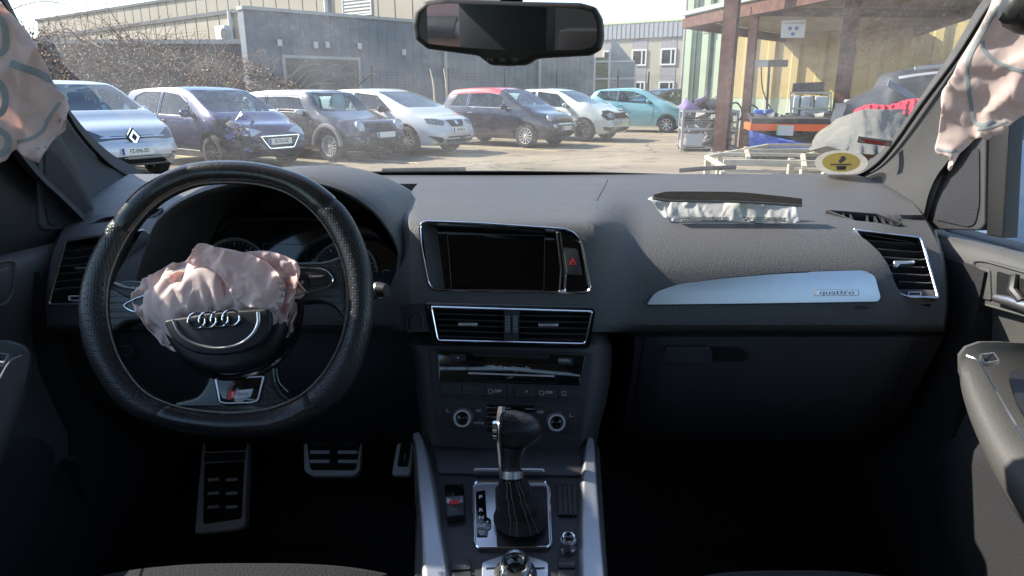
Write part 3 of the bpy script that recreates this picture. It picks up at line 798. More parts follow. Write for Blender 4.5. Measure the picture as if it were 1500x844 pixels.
# ---- profiles
def hatch(L, H, W, wb, cowl, roof0, nose=.62, hood=.92, rear=.25, belt=(.90, .98), tail=1.0, **k):
    """side outline of a small hatchback: cowl and roof0 are x of windscreen foot and head"""
    top = [(0, .62), (.03, tail*.9), (.09, tail+.02), (rear+.02, H-.17), (rear+.18, H-.06), (L*.36, H-.004), (L*.46, H), (roof0-.15, H-.025), (roof0+.10, H-.085), (cowl, hood+.10), (cowl+.12, hood+.055), (L-.55, hood-.06), (L-.2, nose+.10), (L-.06, nose), (L, nose-.14)]
    d = dict(L=L, W=W, wb=wb, top=top, belt=[(0, .72), (.1, belt[1]-.02), (.6, belt[1]), (cowl-.3, belt[0]), (cowl, belt[0]-.01), (L-.5, hood-.16), (L-.15, nose-.04), (L, nose-.2)])
    ww = W/2; d['ws'] = [(-ww*.80, hood+.075), (ww*.80, hood+.075), (ww*.66, H-.075), (-ww*.66, H-.075)]
    d['rw'] = [(-.55, tail+.08), (.55, tail+.08), (.46, H-.12), (-.46, H-.12)]
    d['wsx'] = roof0-.3; d['cab'] = (.22, cowl-.02); d['mirror'] = (cowl-.42, belt[0]+.07); d['seatx'] = cowl-1.1
    d.update(k); return d
CG = {}
P_zoe = paint('ice_blue_paint', (.48, .51, .55), .2, damt=.15)
P_blue = paint('purple_blue_paint', (.028, .030, .095), .3)
P_mini = paint('charcoal_paint', (.045, .047, .058), .3, damt=.35)
P_white = paint('white_car_paint', (.54, .54, .54), 0, damt=.1)
P_navy = paint('dark_navy_paint', (.016, .018, .035), .25, damt=.3)
P_red = paint('red_roof_paint', (.55, .03, .05), .0, damt=.1)
P_pale = paint('pale_grey_white_paint', (.52, .54, .49), 0, damt=.15)
P_turq = paint('light_turquoise_paint', (.22, .45, .48), .1, damt=.1)
P_dk = paint('dark_blue_paint', (.03, .045, .09), .3)
P_br = paint('bronze_brown_paint', (.16, .10, .08), .5)
RZ = -TH
def place(u, v, z, lx, ly, rz=RZ):
    """world position of the car's middle so that its local point (lx from the middle, ly) stands at pixel (u, v), height z"""
    q = PZ(u, v, z); return q.x-(lx*cos(rz)-ly*sin(rz)), q.y-(lx*sin(rz)+ly*cos(rz))
def fd2(a, b): return [(a, b)]
# silver-blue electric hatchback
p = hatch(4.05, 1.55, 1.73, 2.59, 3.22, 2.42, nose=.74, hood=1.0, belt=(.98, 1.06), tail=1.05, wr=.32, paint=P_zoe, spokes=8,
    side=[[(1.0, 1.05), (1.72, 1.02), (1.72, 1.42), (1.15, 1.40)], [(1.82, 1.01), (2.85, .99), (2.45, 1.36), (1.82, 1.42)]],
    joints=[[(1.77, 1.4), (1.77, .35)], [(2.95, .95), (2.9, .35)]], handles=[(1.95, .88), (1.15, .9)], plate=(0, .47, 'FZ-096-SD', .52), kf=.2, rf=.8,
    feat=[('headlamp', [(.30, .66), (.52, .63), (.74, .66), (.82, .80), (.66, .80), (.46, .70)], (-1, -.25, 0), M_lampd, .008, True),
          ('grille_bar', [(-.34, .70), (.34, .70), (.34, .655), (-.34, .655)], (-1, 0, 0), M_blk, .01, False),
          ('chrome_trim', [(-.5, .688), (.5, .688), (.5, .672), (-.5, .672)], (-1, 0, 0), M_chrome, .016, False),
          ('bumper_grille', [(-.50, .27), (.50, .27), (.58, .395), (-.58, .395)], (-1, 0, 0), M_crash, .008, False),
          ('fog_lamp', [(.56, .40), (.66, .40), (.66, .44), (.56, .44)], (-1, 0, 0), M_blk, .008, True)])
x, y = place(196, 200, .69, 4.05/2, 0)
zoe, bvh = build_car('parked_car', 'silver-blue hatchback with a diamond badge, nose on, nearest at the left edge of the windscreen', x, y, RZ, p)
h = bvh.ray_cast(V((9, 0, .68)), V((-1, 0, 0)))[0]
fp = Frame(h+V((.03, 0, 0)), (1, 0, .1)); k = [(0, -.12), (.085, 0), (0, .12), (-.085, 0)]
b_ = MB(); b_.prism(fp, rounded([(0, -.155), (.115, 0), (0, .155), (-.115, 0)], .02), -.04, 0, .004).build('badge_base', M_blk, zoe).location.x -= 4.05/2
b_ = MB(); b_.ring(fp, k, .034, .0, .018, .003); b_.build('diamond_badge', M_chrome, zoe).location.x -= 4.05/2
# purple-blue damaged hatchback
def dent(cx, cy, cz, r, a, sc=5):
    def f(q):
        d = (q-V((cx, cy, cz))).length
        if d < r:
            k = (1-d/r)
            return q+V((-.5*a*k+noise.noise(q*sc)*a*k*1.6, -math.copysign(.5*a*k, cy)*(1 if cy else 0), noise.noise(q*sc+V((9, 2, 3)))*a*k*1.5))
        return q
    return f
p = hatch(3.96, 1.46, 1.74, 2.54, 3.05, 2.25, nose=.66, hood=.93, belt=(.90, 1.0), tail=1.0, wr=.31, paint=P_blue, spokes=9, rimmat=M_steelw, seal=M_alu,
    side=[[(.62, 1.05), (.95, .98), (1.52, .965), (1.52, 1.35), (1.0, 1.36), (.75, 1.28)], [(1.64, .955), (2.42, .935), (2.42, 1.17), (2.15, 1.30), (1.64, 1.355)], [(2.48, .935), (2.82, .925), (2.48, 1.13)]],
    joints=[[(1.58, 1.35), (1.6, .9), (1.55, .35)], [(2.88, .9), (2.85, .35)], [(1.6, .35), (2.2, .34), (2.8, .33)]], handles=[(1.75, .84), (.95, .87)], plate=(0, .50, 'EE-762-NZ', .50),
    deform=dent(3.75, -.62, .62, .75, .16), mirror=(2.62, .99), bags=[],
    feat=[('headlamp', [(.30, .66), (.62, .58), (.74, .64), (.60, .74), (.42, .71)], (-1, -.25, 0), M_lamp, .01, True),
          ('grille', [(-.40, .60), (.40, .60), (.26, .40), (-.26, .40)], (-1, 0, 0), M_crash, .008, False),
          ('broken_bumper', [(-.42, .20), (-.40, .50), (-.52, .60), (-.60, .55), (-.72, .62), (-.80, .50), (-.86, .36), (-.8, .22)], (-1, .12, 0), M_crash, .012, False),
          ('crushed_wing', [(3.15, .86), (3.35, .93), (3.70, .86), (3.85, .74), (3.75, .62), (3.55, .70), (3.40, .66), (3.30, .76)], (0, 1, -.25), M_crash, .01, False)])
x, y = place(313, 250, 0, 3.96/2-.78, -.87)
peu, bvh = build_car('parked_car', 'purple-blue hatchback with a crushed front wing, second from the left', x, y, RZ, p)
fp = Frame((4.0, 0, .49), (1, 0, .1)); o = MB().ring(fp, rounded([(-.44, .12), (.44, .12), (.27, -.12), (-.27, -.12)], .05), .022, -.03, .02, .005).build('grille_surround', M_chrome, peu); o.location.x -= 3.96/2
o = MB()
rc = random.Random(5)
for i in range(26):
    c0 = V((3.72+rc.gauss(0, .16), -.66+rc.gauss(0, .09), .62+rc.gauss(0, .14))); m = Matrix.Rotation(rc.random()*6, 3, V((rc.random(), rc.random(), rc.random())).normalized())
    o.add([c0+m @ V(q) for q in [(-.09, -.02, 0), (.1, -.03, .01), (.06, .05, -.01), (-.04, .04, .02)]], [(0, 1, 2, 3)])
o = o.build('crash_debris', mat('torn_purple_sheet', (.10, .10, .28), .3, .4), peu, sm=0, fix=False); o.location.x -= 3.96/2
# charcoal small hatchback with a white roof
def mini_front(q): return q
p = hatch(3.72, 1.41, 1.68, 2.47, 2.70, 2.22, nose=.70, hood=.90, belt=(.88, .93), tail=.98, rear=.12, wr=.31, paint=P_mini, spokes=16, sw=1.35, kf=.2, fo=.72, tumble=.26, rimmat=mat('pale_alloy', (.72, .70, .66), .4, .3),
    side=[[(.25, .99), (1.05, .97), (1.05, 1.29), (.38, 1.29)], [(1.12, .97), (2.32, .95), (2.05, 1.285), (1.12, 1.29)]], mirmat=P_white,
    joints=[[(1.08, 1.3), (1.1, .9), (1.05, .32)], [(2.42, .9), (2.42, .35)]], handles=[(1.2, .86)], plate=(.05, .52, '', .50), bags=[(2.1, -.35, 1.12, .12, .14, .22), (2.15, .3, 1.15, .1, .2, .2)],
    deform=dent(3.45, -.5, .6, .6, .10), rings=[(.56, .70, .11, M_lamp, 'headlamp'), (.45, .44, .05, M_lampd, 'fog_lamp')],
    feat=[          ('grille', [(-.38, .56), (.38, .56), (.32, .74), (-.32, .74)], (-1, 0, 0), M_crash, .008, False),
          ('torn_bumper', [(-.7, .22), (-.3, .2), (.1, .3), (.5, .22), (.62, .35), (.3, .46), (-.1, .42), (-.42, .55), (-.75, .5)], (-1, 0, 0), M_crash, .012, False),
          ('indicator', [(2.50, .80), (2.58, .80), (2.58, .75), (2.50, .75)], (0, 1, 0), M_orange, .01, False)])
p['roofmat'] = P_white; p['roofx'] = (.22, 2.20)
x, y = place(482, 237, 0, 3.72/2-.72, -.84)
mini, bvh = build_car('parked_car', 'charcoal small hatchback with a white roof and torn front bumper, third from the left', x, y, RZ, p)
mb = MB()
for wx in (3.72-.72,):
    pts = [V((wx+.39*cos(a), -.855, .32+.39*sin(a))) for a in [pi*i/14 for i in range(15)]]
    mb.tube(pts, .045, 6, up=V((0, 1, 0)), sq=0)
o = mb.build('arch_trim', mat('faded_grey_plastic', (.16, .16, .16), .8), mini); o.location.x -= 3.72/2
# white hatchback
p = hatch(4.06, 1.44, 1.70, 2.47, 3.15, 2.20, nose=.70, hood=.95, belt=(.92, 1.0), tail=1.0, wr=.315, paint=P_white, spokes=10, sw=2.0, fo=.83,
    side=[[(.85, 1.03), (1.50, .99), (1.50, 1.33), (1.02, 1.31)], [(1.62, .985), (2.82, .95), (2.30, 1.27), (1.62, 1.335)]], mirmat=M_blk,
    joints=[[(1.56, 1.33), (1.58, .9), (1.52, .33)], [(2.95, .92), (2.92, .33)]], handles=[(1.72, .86), (1.0, .89)], plate=(0, .55, 'ZB-781-LA', .50), mirror=(2.62, .99),
    feat=[('headlamp', [(.40, .74), (.52, .64), (.82, .70), (.84, .80), (.62, .79)], (-1, -.3, 0), M_lampd, .008, True),
          ('grille', [(-.30, .76), (.30, .76), (.20, .62), (-.20, .62)], (-1, 0, 0), M_crash, .008, False),
          ('bumper_grille', [(-.42, .42), (.42, .42), (.34, .28), (-.34, .28)], (-1, 0, 0), M_crash, .008, False),
          ('fog_lamp_recess', [(.48, .30), (.62, .30), (.80, .44), (.56, .40)], (-1, -.2, 0), M_crash, .008, True),
          ('badge', [(-.05, .66), (.05, .66), (.05, .74), (-.05, .74)], (-1, 0, 0), M_chrome, .02, False)])
x, y = place(594, 228, 0, 4.06/2-.83, -.85)
build_car('parked_car', 'intact white hatchback parked between the white-roofed car and the red-roofed car', x, y, RZ, p)
# navy city car with a red roof
p = hatch(3.55, 1.48, 1.63, 2.30, 2.68, 2.02, nose=.72, hood=.96, belt=(.93, .97), tail=.98, rear=.30, wr=.295, paint=P_navy, spokes=12, sw=1.7, fo=.70, kf=.3, rf=1.0, tumble=.34, rimmat=mat('cream_alloy', (.7, .66, .60), .4, .3), seal=M_chrome,
    side=[[(.50, 1.0), (1.02, .99), (1.02, 1.36), (.72, 1.33)], [(1.10, .99), (2.40, .965), (2.0, 1.29), (1.55, 1.36), (1.10, 1.37)]],
    joints=[[(1.06, 1.36), (1.1, .9), (1.05, .32)], [(2.42, .95), (2.42, .35)]], handles=[(1.18, .84)], hmat=M_chrome, plate=(0, .48, '', .45), bags=[(2.0, -.3, 1.12, .12, .12, .2)],
    rings=[(.55, .74, .085, M_lamp, 'headlamp'), (.50, .54, .055, M_lamp, 'fog_lamp')],
    roofmat=P_red, roofx=(.36, 2.02), feat=[
          ('chrome_trim', [(-.34, .60), (.34, .60), (.34, .565), (-.34, .565)], (-1, 0, 0), M_chrome, .012, False),
          ('torn_bumper', [(-.62, .24), (-.1, .22), (.5, .24), (.6, .36), (.2, .42), (-.3, .40), (-.66, .45)], (-1, 0, 0), M_crash, .012, False)])
x, y = place(768, 217, 0, 3.55/2-.70, -.815)
build_car('parked_car', 'dark navy city car with a red roof standing in the middle of the row', x, y, RZ, p)
# white hatchback with a buckled bonnet
def crump(q):
    q = q.copy()
    if q.x > 2.85 and q.z > .72:
        k = smooth(2.85, 3.7, q.x); q.z += .10*k*(1-k)*4*.9+.05*k+noise.noise(q*4)*.07*k; q.x -= .10*k*smooth(.7, 1, q.z)
    if q.x > 3.5 and q.z < .8: q += V((noise.noise(q*5)*.06, noise.noise(q*5+V((3, 0, 0)))*.04, 0))
    return q
p = hatch(3.97, 1.46, 1.68, 2.46, 3.02, 2.20, nose=.72, hood=.95, belt=(.92, .98), tail=1.0, wr=.31, paint=P_pale, steel=1, fo=.80, deform=crump,
    side=[[(.85, 1.02), (1.50, .98), (1.50, 1.35), (1.0, 1.33)], [(1.60, .975), (2.72, .95), (2.25, 1.28), (1.60, 1.355)]], mirmat=P_white,
    joints=[[(1.55, 1.34), (1.57, .9), (1.5, .33)], [(2.85, .92), (2.82, .33)]], handles=[(1.68, .86)], plate=(.1, .55, '', .48),
    feat=[('headlamp_hole', [(.38, .80), (.45, .62), (.70, .60), (.82, .72), (.76, .84), (.55, .86)], (-1, -.25, 0), M_crash, .01, True),
          ('headlamp', [(.42, .74), (.48, .66), (.66, .66), (.74, .74), (.58, .78)], (-1, -.25, 0), M_lamp, .03, True),
          ('grille', [(-.40, .78), (.40, .78), (.38, .64), (-.38, .64)], (-1, 0, 0), M_crash, .01, False),
          ('bumper_grille', [(-.42, .40), (.42, .40), (.40, .30), (-.40, .30)], (-1, 0, 0), M_crash, .01, False),
          ('fog_lamp_recess', [(.50, .32), (.74, .33), (.78, .42), (.52, .41)], (-1, -.2, 0), M_crash, .01, True)])
x, y = place(853, 208, 0, 3.97/2-.80, -.84)
po, bvh = build_car('parked_car', 'white hatchback with a buckled bonnet and black steel wheel, right of the red-roofed car', x, y, RZ, p)
# light turquoise small car
p = hatch(3.62, 1.50, 1.62, 2.36, 2.70, 1.95, nose=.70, hood=.98, belt=(.95, 1.06), tail=1.02, rear=.28, wr=.285, paint=P_turq, spokes=8, sw=2.4, fo=.70, kf=.26,
    side=[[(.45, 1.24), (.70, 1.10), (1.15, 1.06), (1.15, 1.38), (.55, 1.38)], [(1.22, 1.05), (2.42, .98), (2.10, 1.22), (1.70, 1.36), (1.22, 1.385)]], mirror=(2.25, 1.05),
    joints=[[(1.18, 1.38), (1.2, .9), (1.15, .32)], [(2.45, .95), (2.45, .35)]], handles=[(1.3, .92)],
    feat=[('headlamp', [(.40, .82), (.52, .72), (.70, .74), (.74, .88), (.62, .92)], (-1, -.6, 0), M_lamp, .01, True)])
x, y = place(975, 195, 0, 3.62/2-.70, -.81, radians(-20))
build_car('parked_car', 'light turquoise small hatchback seen side on left of the wire mesh crate', x, y, radians(-20), p)
# dark car behind it
p = hatch(4.3, 1.52, 1.78, 2.6, 3.25, 2.4, nose=.75, hood=1.0, belt=(.98, 1.04), wr=.32, paint=P_dk, spokes=10,
    side=[[(.7, 1.08), (1.6, 1.04), (1.6, 1.40), (.95, 1.38)], [(1.7, 1.03), (2.9, 1.0), (2.5, 1.33), (1.7, 1.41)]])
x, y = 6.9, 32.2
build_car('parked_car', 'dark blue car showing only its cabin behind the light turquoise hatchback', x, y, radians(200), p)
# ================================================================ things in the yard on the right
ry = random.Random(11)
M_galv = mat('galvanised_wire', (.45, .45, .44), .45, .5, var=.2, vs=20)
M_cream2 = mat('cream_painted_steel', (.46, .42, .33), .6, var=.12, vs=8, dirt=(.3, .22, .14), dscale=7, damt=.7)
M_purple = mat('lilac_plastic', (.42, .33, .55), .5, var=.1)
M_gpl = mat('scuffed_grey_plastic', (.22, .20, .19), .6, var=.3, vs=8)
M_ibc = mat('white_plastic_tank', (.5, .5, .49), .5, var=.08, vs=4)
M_bluep = mat('blue_plastic', (.03, .13, .55), .4)
M_tarpb = mat('blue_tarpaulin', (.10, .17, .55), .4, var=.2, vs=8, bump=.5, bs=40)
M_film = mat('black_plastic_film', (.02, .02, .022), .22, bump=.8, bs=30)
M_or = mat('orange_strap', (.85, .14, .03), .5)
M_pallet = mat('blackened_wood', (.06, .055, .05), .8, var=.4, vs=12)
M_redc = mat('red_cloth', (.62, .02, .05), .9, var=.15, vs=14)
M_tarpg = mat('dusty_grey_cover', (.13, .127, .11), .85, var=.1, vs=5, dirt=(.25, .22, .18), dscale=5, damt=.5, bump=.3, bs=60)
# wire mesh crate
fc = Frame(PZ(1037, 222, 0), (-.15, -1, 0)); fc.y = V((0, 0, 1)); fc.x = V((1, -.15, 0)).normalized(); fc.n = V((-.15, -1, 0)).normalized()
s_ = fc.o.y/1000*1.0
w2, dz, dp = .62, .95, .85
cr_ = thing('wire_crate', 'grey wire mesh crate full of bumper scrap beside the rusty canopy post', 'crate', fc.o)
def cpt(a, b, c): return fc.at(a, b, -c)
mb = MB()
for a in (-w2, w2):
    for c in (0, dp): mb.bar(cpt(a, 0.0, c), cpt(a, dz, c), .05, .05)
for b in (.1, .52, dz-.03):
    for c in (0, dp): mb.bar(cpt(-w2, b, c), cpt(w2, b, c), .035, .05)
    for a in (-w2, w2): mb.bar(cpt(a, b, 0), cpt(a, b, dp), .035, .05)
mb.build('crate_frame', M_galv, cr_, sm=0)
mb = MB()
n = 22
for i in range(1, n):
    a = -w2+2*w2*i/n
    for c in (.002, dp): mb.bar(cpt(a, .1, c), cpt(a, dz, c), .006, .006)
for i in range(1, 16):
    b = .1+i*.053
    for c in (-.004, dp): mb.bar(cpt(-w2, b, c), cpt(w2, b, c), .006, .006)
    for a in (-w2, w2): mb.bar(cpt(a, b, 0), cpt(a, b, dp), .006, .006)
mb.build('wire_mesh', M_galv, cr_, sm=0)
MB().box(cpt(0, .09, dp/2), (w2*2, dp, .03)).build('crate_floor', M_pallet, cr_, sm=0)
MB().prism(Frame(cpt(-.33, .28, -.02), fc.n), [(-.2, -.13), (.18, -.15), (.2, .12), (-.19, .13)], 0, .006).build('paper_sheet', M_ibc, cr_, sm=0)
def lump(c, r, seed, rough=.25, sub=3, flat=0):
    bm = bmesh.new(); bmesh.ops.create_icosphere(bm, subdivisions=sub, radius=1)
    for w in bm.verts:
        q = w.co.copy(); n = noise.noise(q*1.3+V((seed, 0, 0)))+.5*noise.noise(q*3.1+V((0, seed, 0)))
        w.co = q*(1+n*rough); w.co = V((w.co.x*r[0], w.co.y*r[1], w.co.z*r[2]))
    bm.verts.index_update(); mb = MB(); mb.add([V(c)+w.co for w in bm.verts], [[w.index for w in f.verts] for f in bm.faces]); bm.free(); return mb
def shell(c, size, rot, bend, thick=.02, seed=0):
    """curved torn panel such as a bumper skin"""
    rows = []
    for i in range(13):
        t = i/12*2-1; r_ = []
        for j in range(7):
            s = j/6*2-1; p = V((t*size[0]/2, bend*(t*t)*size[1]+.25*size[1]*s*s, s*size[2]/2))
            p += V((noise.noise(p*4+V((seed, 0, 0))), noise.noise(p*4+V((0, seed, 0))), noise.noise(p*4+V((0, 0, seed)))))*.04
            r_.append(V(c)+rot @ p)
        rows.append(r_)
    return MB().solid(rows, rot @ V((0, thick, 0)))
R3 = lambda a, b, c: (Matrix.Rotation(c, 3, 'Z') @ Matrix.Rotation(b, 3, 'Y') @ Matrix.Rotation(a, 3, 'X'))
items = [(cpt(-.42, .92, .3), (.55, .25, .30), R3(.5, .5, .2), M_purple, 'crumpled lilac bumper skin hanging over the crate corner'), (cpt(-.15, 1.12, .35), (.36, .2, .34), R3(.9, -.6, .3), M_purple, 'squarish lilac plastic panel on top of the wire crate'),
         (cpt(.18, 1.1, .3), (.5, .3, .28), R3(.4, -.7, -.3), M_gpl, 'grey-brown plastic shell on top of the wire crate'), (cpt(.02, 1.0, .45), (.8, .3, .3), R3(.2, .1, .1), M_blk, 'black plastic part under the lilac pieces'), (cpt(.4, .98, .4), (.5, .3, .35), R3(.1, .5, .6), M_blk, 'black plastic part at the right end of the wire crate')]
for i, (c_, sz, rt, m_, lb) in enumerate(items): tag(shell(c_, sz, rt, .4, seed=i*3.3).build('scrap_panel', m_), lb, 'car part', 'scrap heaped in the wire crate')
mb = MB()
for i in range(60):
    c_ = cpt(ry.uniform(-.55, .55), ry.uniform(.15, .85), ry.uniform(.1, .75)); mb.box(c_, (ry.uniform(.1, .4), ry.uniform(.05, .2), ry.uniform(.03, .1)), R3(ry.random()*3, ry.random()*.5, ry.random()*3), .01)
tag(mb.build('scrap_heap', M_gpl), 'mixed grey scrap filling the wire crate', 'scrap', kind='stuff')
# black hoses beside the crate
for i, (u, v, r_) in enumerate([(1076, 165, .18), (1100, 172, .22)]):
    c_ = P(u, v, 17.2); pts = [c_+V((cos(a)*r_, .05*sin(a*2), sin(a)*r_*1.3)) for a in [k*2*pi/20 for k in range(20)]]
    tag(MB().tube(pts, .022, 6, closed=True).build('hose_coil', M_blk), ['small black hose loop between the two left canopy posts', 'wider black hose loop right of the thin canopy post'][i], 'hose')
# work light on stand
wl = thing('work_light', 'two-headed work light on a thin stand under the canopy', 'lamp', P(1126, 180, 17.5))
fl_ = Frame(P(1128, 93, 17.5), (-.1, -1, 0))
base = P(1122, 182, 17.5)
MB().tube([V((base.x, base.y, .55)), fl_.px(1127, 96)], .03, 8).build('stand', M_blk, wl)
for (u0, u1, nm, mm) in [(1105, 1124, 'lamp_head', M_white), (1126, 1153, 'lamp_head', M_blk)]:
    a, b = fl_.loc(u0, 88); a2_, b2_ = fl_.loc(u1, 98); MB().prism(fl_, rounded([(a, b2_), (a2_, b2_), (a2_, b), (a, b)], .02), -.1, .06, .01).build(nm, mm, wl)
MB().tube(cr([fl_.px(1115, 97), fl_.px(1117, 130), fl_.px(1128, 158), fl_.px(1140, 175)], 5), .016, 5).build('cable', M_blk, wl)
# stack of pallets with orange strap under black film
fp_ = Frame(P(1100, 205, 14.2), (-.2, -1, 0)); fp_.y = V((0, 0, 1)); fp_.x = V((1, -.2, 0)).normalized()
x1 = fp_.loc(1225, 190)[0]; fpo = fp_.o.copy(); fp_.o = V((fpo.x, fpo.y, 0))
z_of = lambda v: fp_.loc(1160, v)[1]
pk = thing('wrapped_pallet', 'low stack wrapped in black film with an orange band and a blue tarpaulin', 'pallet', fp_.o)
zt_, zo1, zo0 = z_of(174), z_of(182), z_of(192)
rows = []
for j, z in enumerate([0.0, zo0*.3, zo0*.6, zo0*.9, zo0]):
    rows.append([fp_.at(lerp(-.02, x1, i/30), z, .05*noise.noise(V((i*.4, j*1.1, 0)))+.04*noise.noise(V((i*1.3, j*2.1, 5)))) for i in range(31)])
MB().solid(rows, -fp_.n*1.0).build('black_film', M_film, pk, sm=20)
MB().prism(fp_, [(-.04, zo0), (x1, zo0), (x1, zo1), (-.04, zo1)], -1.0, .02).build('orange_band', M_or, pk, sm=0)
mb = MB()
for k in range(6): mb.prism(fp_, [(-.02+k*.03, zo1+.002), (x1, zo1+.002), (x1, zt_), (-.02, zt_)], -.18*k-.14, -.18*k)
mb.build('pallet_deck', M_pallet, pk, sm=0)
a, b = fp_.loc(1139, 183); a2_, b2_ = fp_.loc(1161, 199)
pp_ = MB().prism(fp_, [(a, b2_+.01), (a2_, b2_), (a2_+.005, b-.01), (a, b)], .03, .038).build('white_label', M_white, pk, sm=0)
MB().prism(fp_, [(a-.012, b2_+.01), (a+.012, b2_+.01), (a+.012, b), (a-.012, b)], .0385, .041).build('green_edge', mat('green_tape', (.1, .5, .25), .5), pk, sm=0)
rows = []
for i in range(21):
    t = i/20; u_ = lerp(1098, 1190, t); vt = lerp(190, 212, t**.8); vb = lerp(216, 218, t)
    rows.append([fp_.px(u_, lerp(vt, vb, j/5), .10+.05*noise.noise(V((i*.5, j*.7, 0)))) for j in range(6)])
MB().solid(rows, -fp_.n*.01).build('blue_tarpaulin', M_tarpb, pk, sm=30)
# blue crates on top, IBC tanks, tyres
def crate_box(nm, u0, v0, u1, v1, Y, m_, label, cat, dep=.5, grp=None):
    f = Frame(P((u0+u1)/2, v1, Y), (-.25, -1, 0)); a, b = f.loc(u0, v1); c, d = f.loc(u1, v0)
    o = MB().prism(f, rounded([(a, b), (c, b), (c, d), (a, d)], .03), -dep, 0, .02).build(nm, m_)
    return tag(o, label, cat, grp)
crate_box('blue_bucket', 1104, 161, 1119, 173, 15.6, M_bluep, 'bright blue plastic tub behind the wrapped pallet', 'tub', .2)
crate_box('blue_box', 1121, 160, 1133, 172, 15.7, mat('darker_blue_plastic', (.03, .07, .3), .5), 'darker blue plastic box right of the bright blue tub', 'box', .2)
fi = Frame(P(1160, 176, 15.6), (-.25, -1, 0))
ibt = thing('tank_container', 'white plastic tank in a pale metal cage under the pile of tyres', 'tank', fi.o)
for (u0, v0, u1, v1, m_, nm) in [(1160, 140, 1172, 175, M_ibc, 'tank_end'), (1173, 141, 1189, 158, M_ibc, 'tank_panel'), (1193, 141, 1214, 158, M_ibc, 'tank_panel'), (1172, 160, 1214, 176, M_ibc, 'tank_base')]:
    a, b = fi.loc(u0, v1); c, d = fi.loc(u1, v0); MB().prism(fi, rounded([(a, b), (c, b), (c, d), (a, d)], .02), -.7, -.02, .015).build(nm, m_, ibt)
mb = MB()
for u in (1158, 1190, 1217): mb.bar(fi.px(u, 136), fi.px(u, 177), .03, .03)
for v in (136, 159, 177): mb.bar(fi.px(1157, v), fi.px(1218, v), .03, .04)
mb.build('cage', M_cream2, ibt, sm=0)
for i, (u, v, Y, tl) in enumerate([(1183, 133, 15.9, .05), (1184, 126, 15.9, -.04)]):
    c_ = P(u, v, Y+.1); r_ = .33
    o = MB().revolve(c_, (tl, 0, 1), [(r_*.6, -.06), (r_*.92, -.075), (r_, -.05), (r_, .05), (r_*.92, .075), (r_*.6, .06)], 30, caps=False)
    tag(o.build('tyre', M_tyre), ['lower tyre of the pair lying on the tank container', 'upper tyre of the pair lying on the tank container'][i], 'tyre', 'tyres on the tank container')
for i, (u, v) in enumerate([(1243, 168), (1256, 172)]):
    crate_box('plastic_canister', u-7, v-22, u+5, v+4, 15.2-.3*i, M_ibc, ['white canister just right of the thick canopy post', 'smaller white canister beside the grey car cover'][i], 'canister', .2)
# dark debris pile behind the cover
M_deb = mat('dark_car_scrap', (.035, .037, .042), .5, var=.4, vs=7, bump=.5, bs=14)
wr = thing('wrecked_car', 'dark wrecked car with a raised bonnet behind the red cloth, under the canopy', 'car', P(1310, 190, 14))
rows = []
prof = [(1235, 150), (1262, 146), (1290, 132), (1306, 112), (1325, 103), (1360, 96), (1400, 91), (1450, 88)]
for i, (u, v) in enumerate(cr(prof, 4)):
    r_ = []
    for j in range(9):
        t = j/8; q = P(u, lerp(v, 214, t), 11.6-1.2*t*(1-.3*t)); q += V((noise.noise(q*3), noise.noise(q*3+V((5, 0, 0))), noise.noise(q*3+V((0, 5, 0)))))*.08; r_.append(q)
    rows.append(r_)
MB().solid(rows, (0.05, .5, 0)).build('crumpled_body', M_deb, wr, sm=30)
rows = []
for u, v in cr([(1318, 112), (1350, 107), (1400, 102), (1450, 99)], 3): rows.append([P(u, v, 11.2), P(u+1, v+3.5, 11.1)])
MB().solid(rows, (0, .04, 0)).build('chrome_trim', M_alu, wr)
rows = []
for u, v in cr([(1303, 116), (1316, 124), (1330, 132), (1342, 140)], 3): rows.append([P(u, v, 11.0), P(u-3, v+10, 10.9)])
MB().solid(rows, (0, .03, 0)).build('torn_panel', mat('torn_grey_sheet', (.14, .15, .17), .4, .3), wr)
a_ = P(1340, 100, 11.5); b_ = P(1405, 94, 11.5); MB().bar(a_, b_, .03, .05).build('roof_bar', M_alu, wr)
# red cloth
rows = []
for i in range(41):
    t = i/40; u = lerp(1243, 1360, t); vt = hermite([(0, 172), (.15, 158), (.3, 153), (.5, 154), (.75, 146), (1, 143)])(t); vb = vt+lerp(9, 21, min(1, t*2.5))*(1+.15*sin(i*1.1))
    r_ = []
    for j in range(9):
        s = j/8; q = P(u, lerp(vt, vb, s), 10.55-.35*s); q += V((0, .05*sin(i*1.7+s*3)+.05*noise.noise(V((i*.6, s*4, 0))), .02*noise.noise(V((i*.9, s*3, 2))))); r_.append(q)
    rows.append(r_)
tag(MB().solid(rows, (0, .03, 0)).build('red_cloth', M_redc), 'crumpled bright red cloth lying along the top of the grey cover', 'cloth')
# grey cover over a seat or bonnet
rows = []
top = hermite([(0, 200), (.12, 182), (.3, 165), (.42, 160), (.7, 160), (1, 158)]); bot = hermite([(0, 214), (.2, 221), (.5, 226), (1, 224)])
for i in range(49):
    t = i/48; u = lerp(1212, 1345, t); r_ = []
    for j in range(19):
        s = j/18; v = lerp(top(t), bot(t), s)
        q = P(u, v, 10.4-1.3*s-.35*sin(pi*min(1, t*1.1)))
        f = .5+.5*noise.noise(V((i*.11, j*.07, 3))); q.y += .10*noise.noise(V((i*.16, j*.10, 0)))+.035*sin(i*.85+j*.2)*smooth(.55, .95, s)+.03*noise.noise(V((i*.5, j*.4, 1))); r_.append(q)
    rows.append(r_)
tag(MB().solid(rows, (0, .5, -.1)).build('car_cover', M_tarpg, sm=50), 'dusty grey padded cover draped over a car front below the red cloth', 'cover')
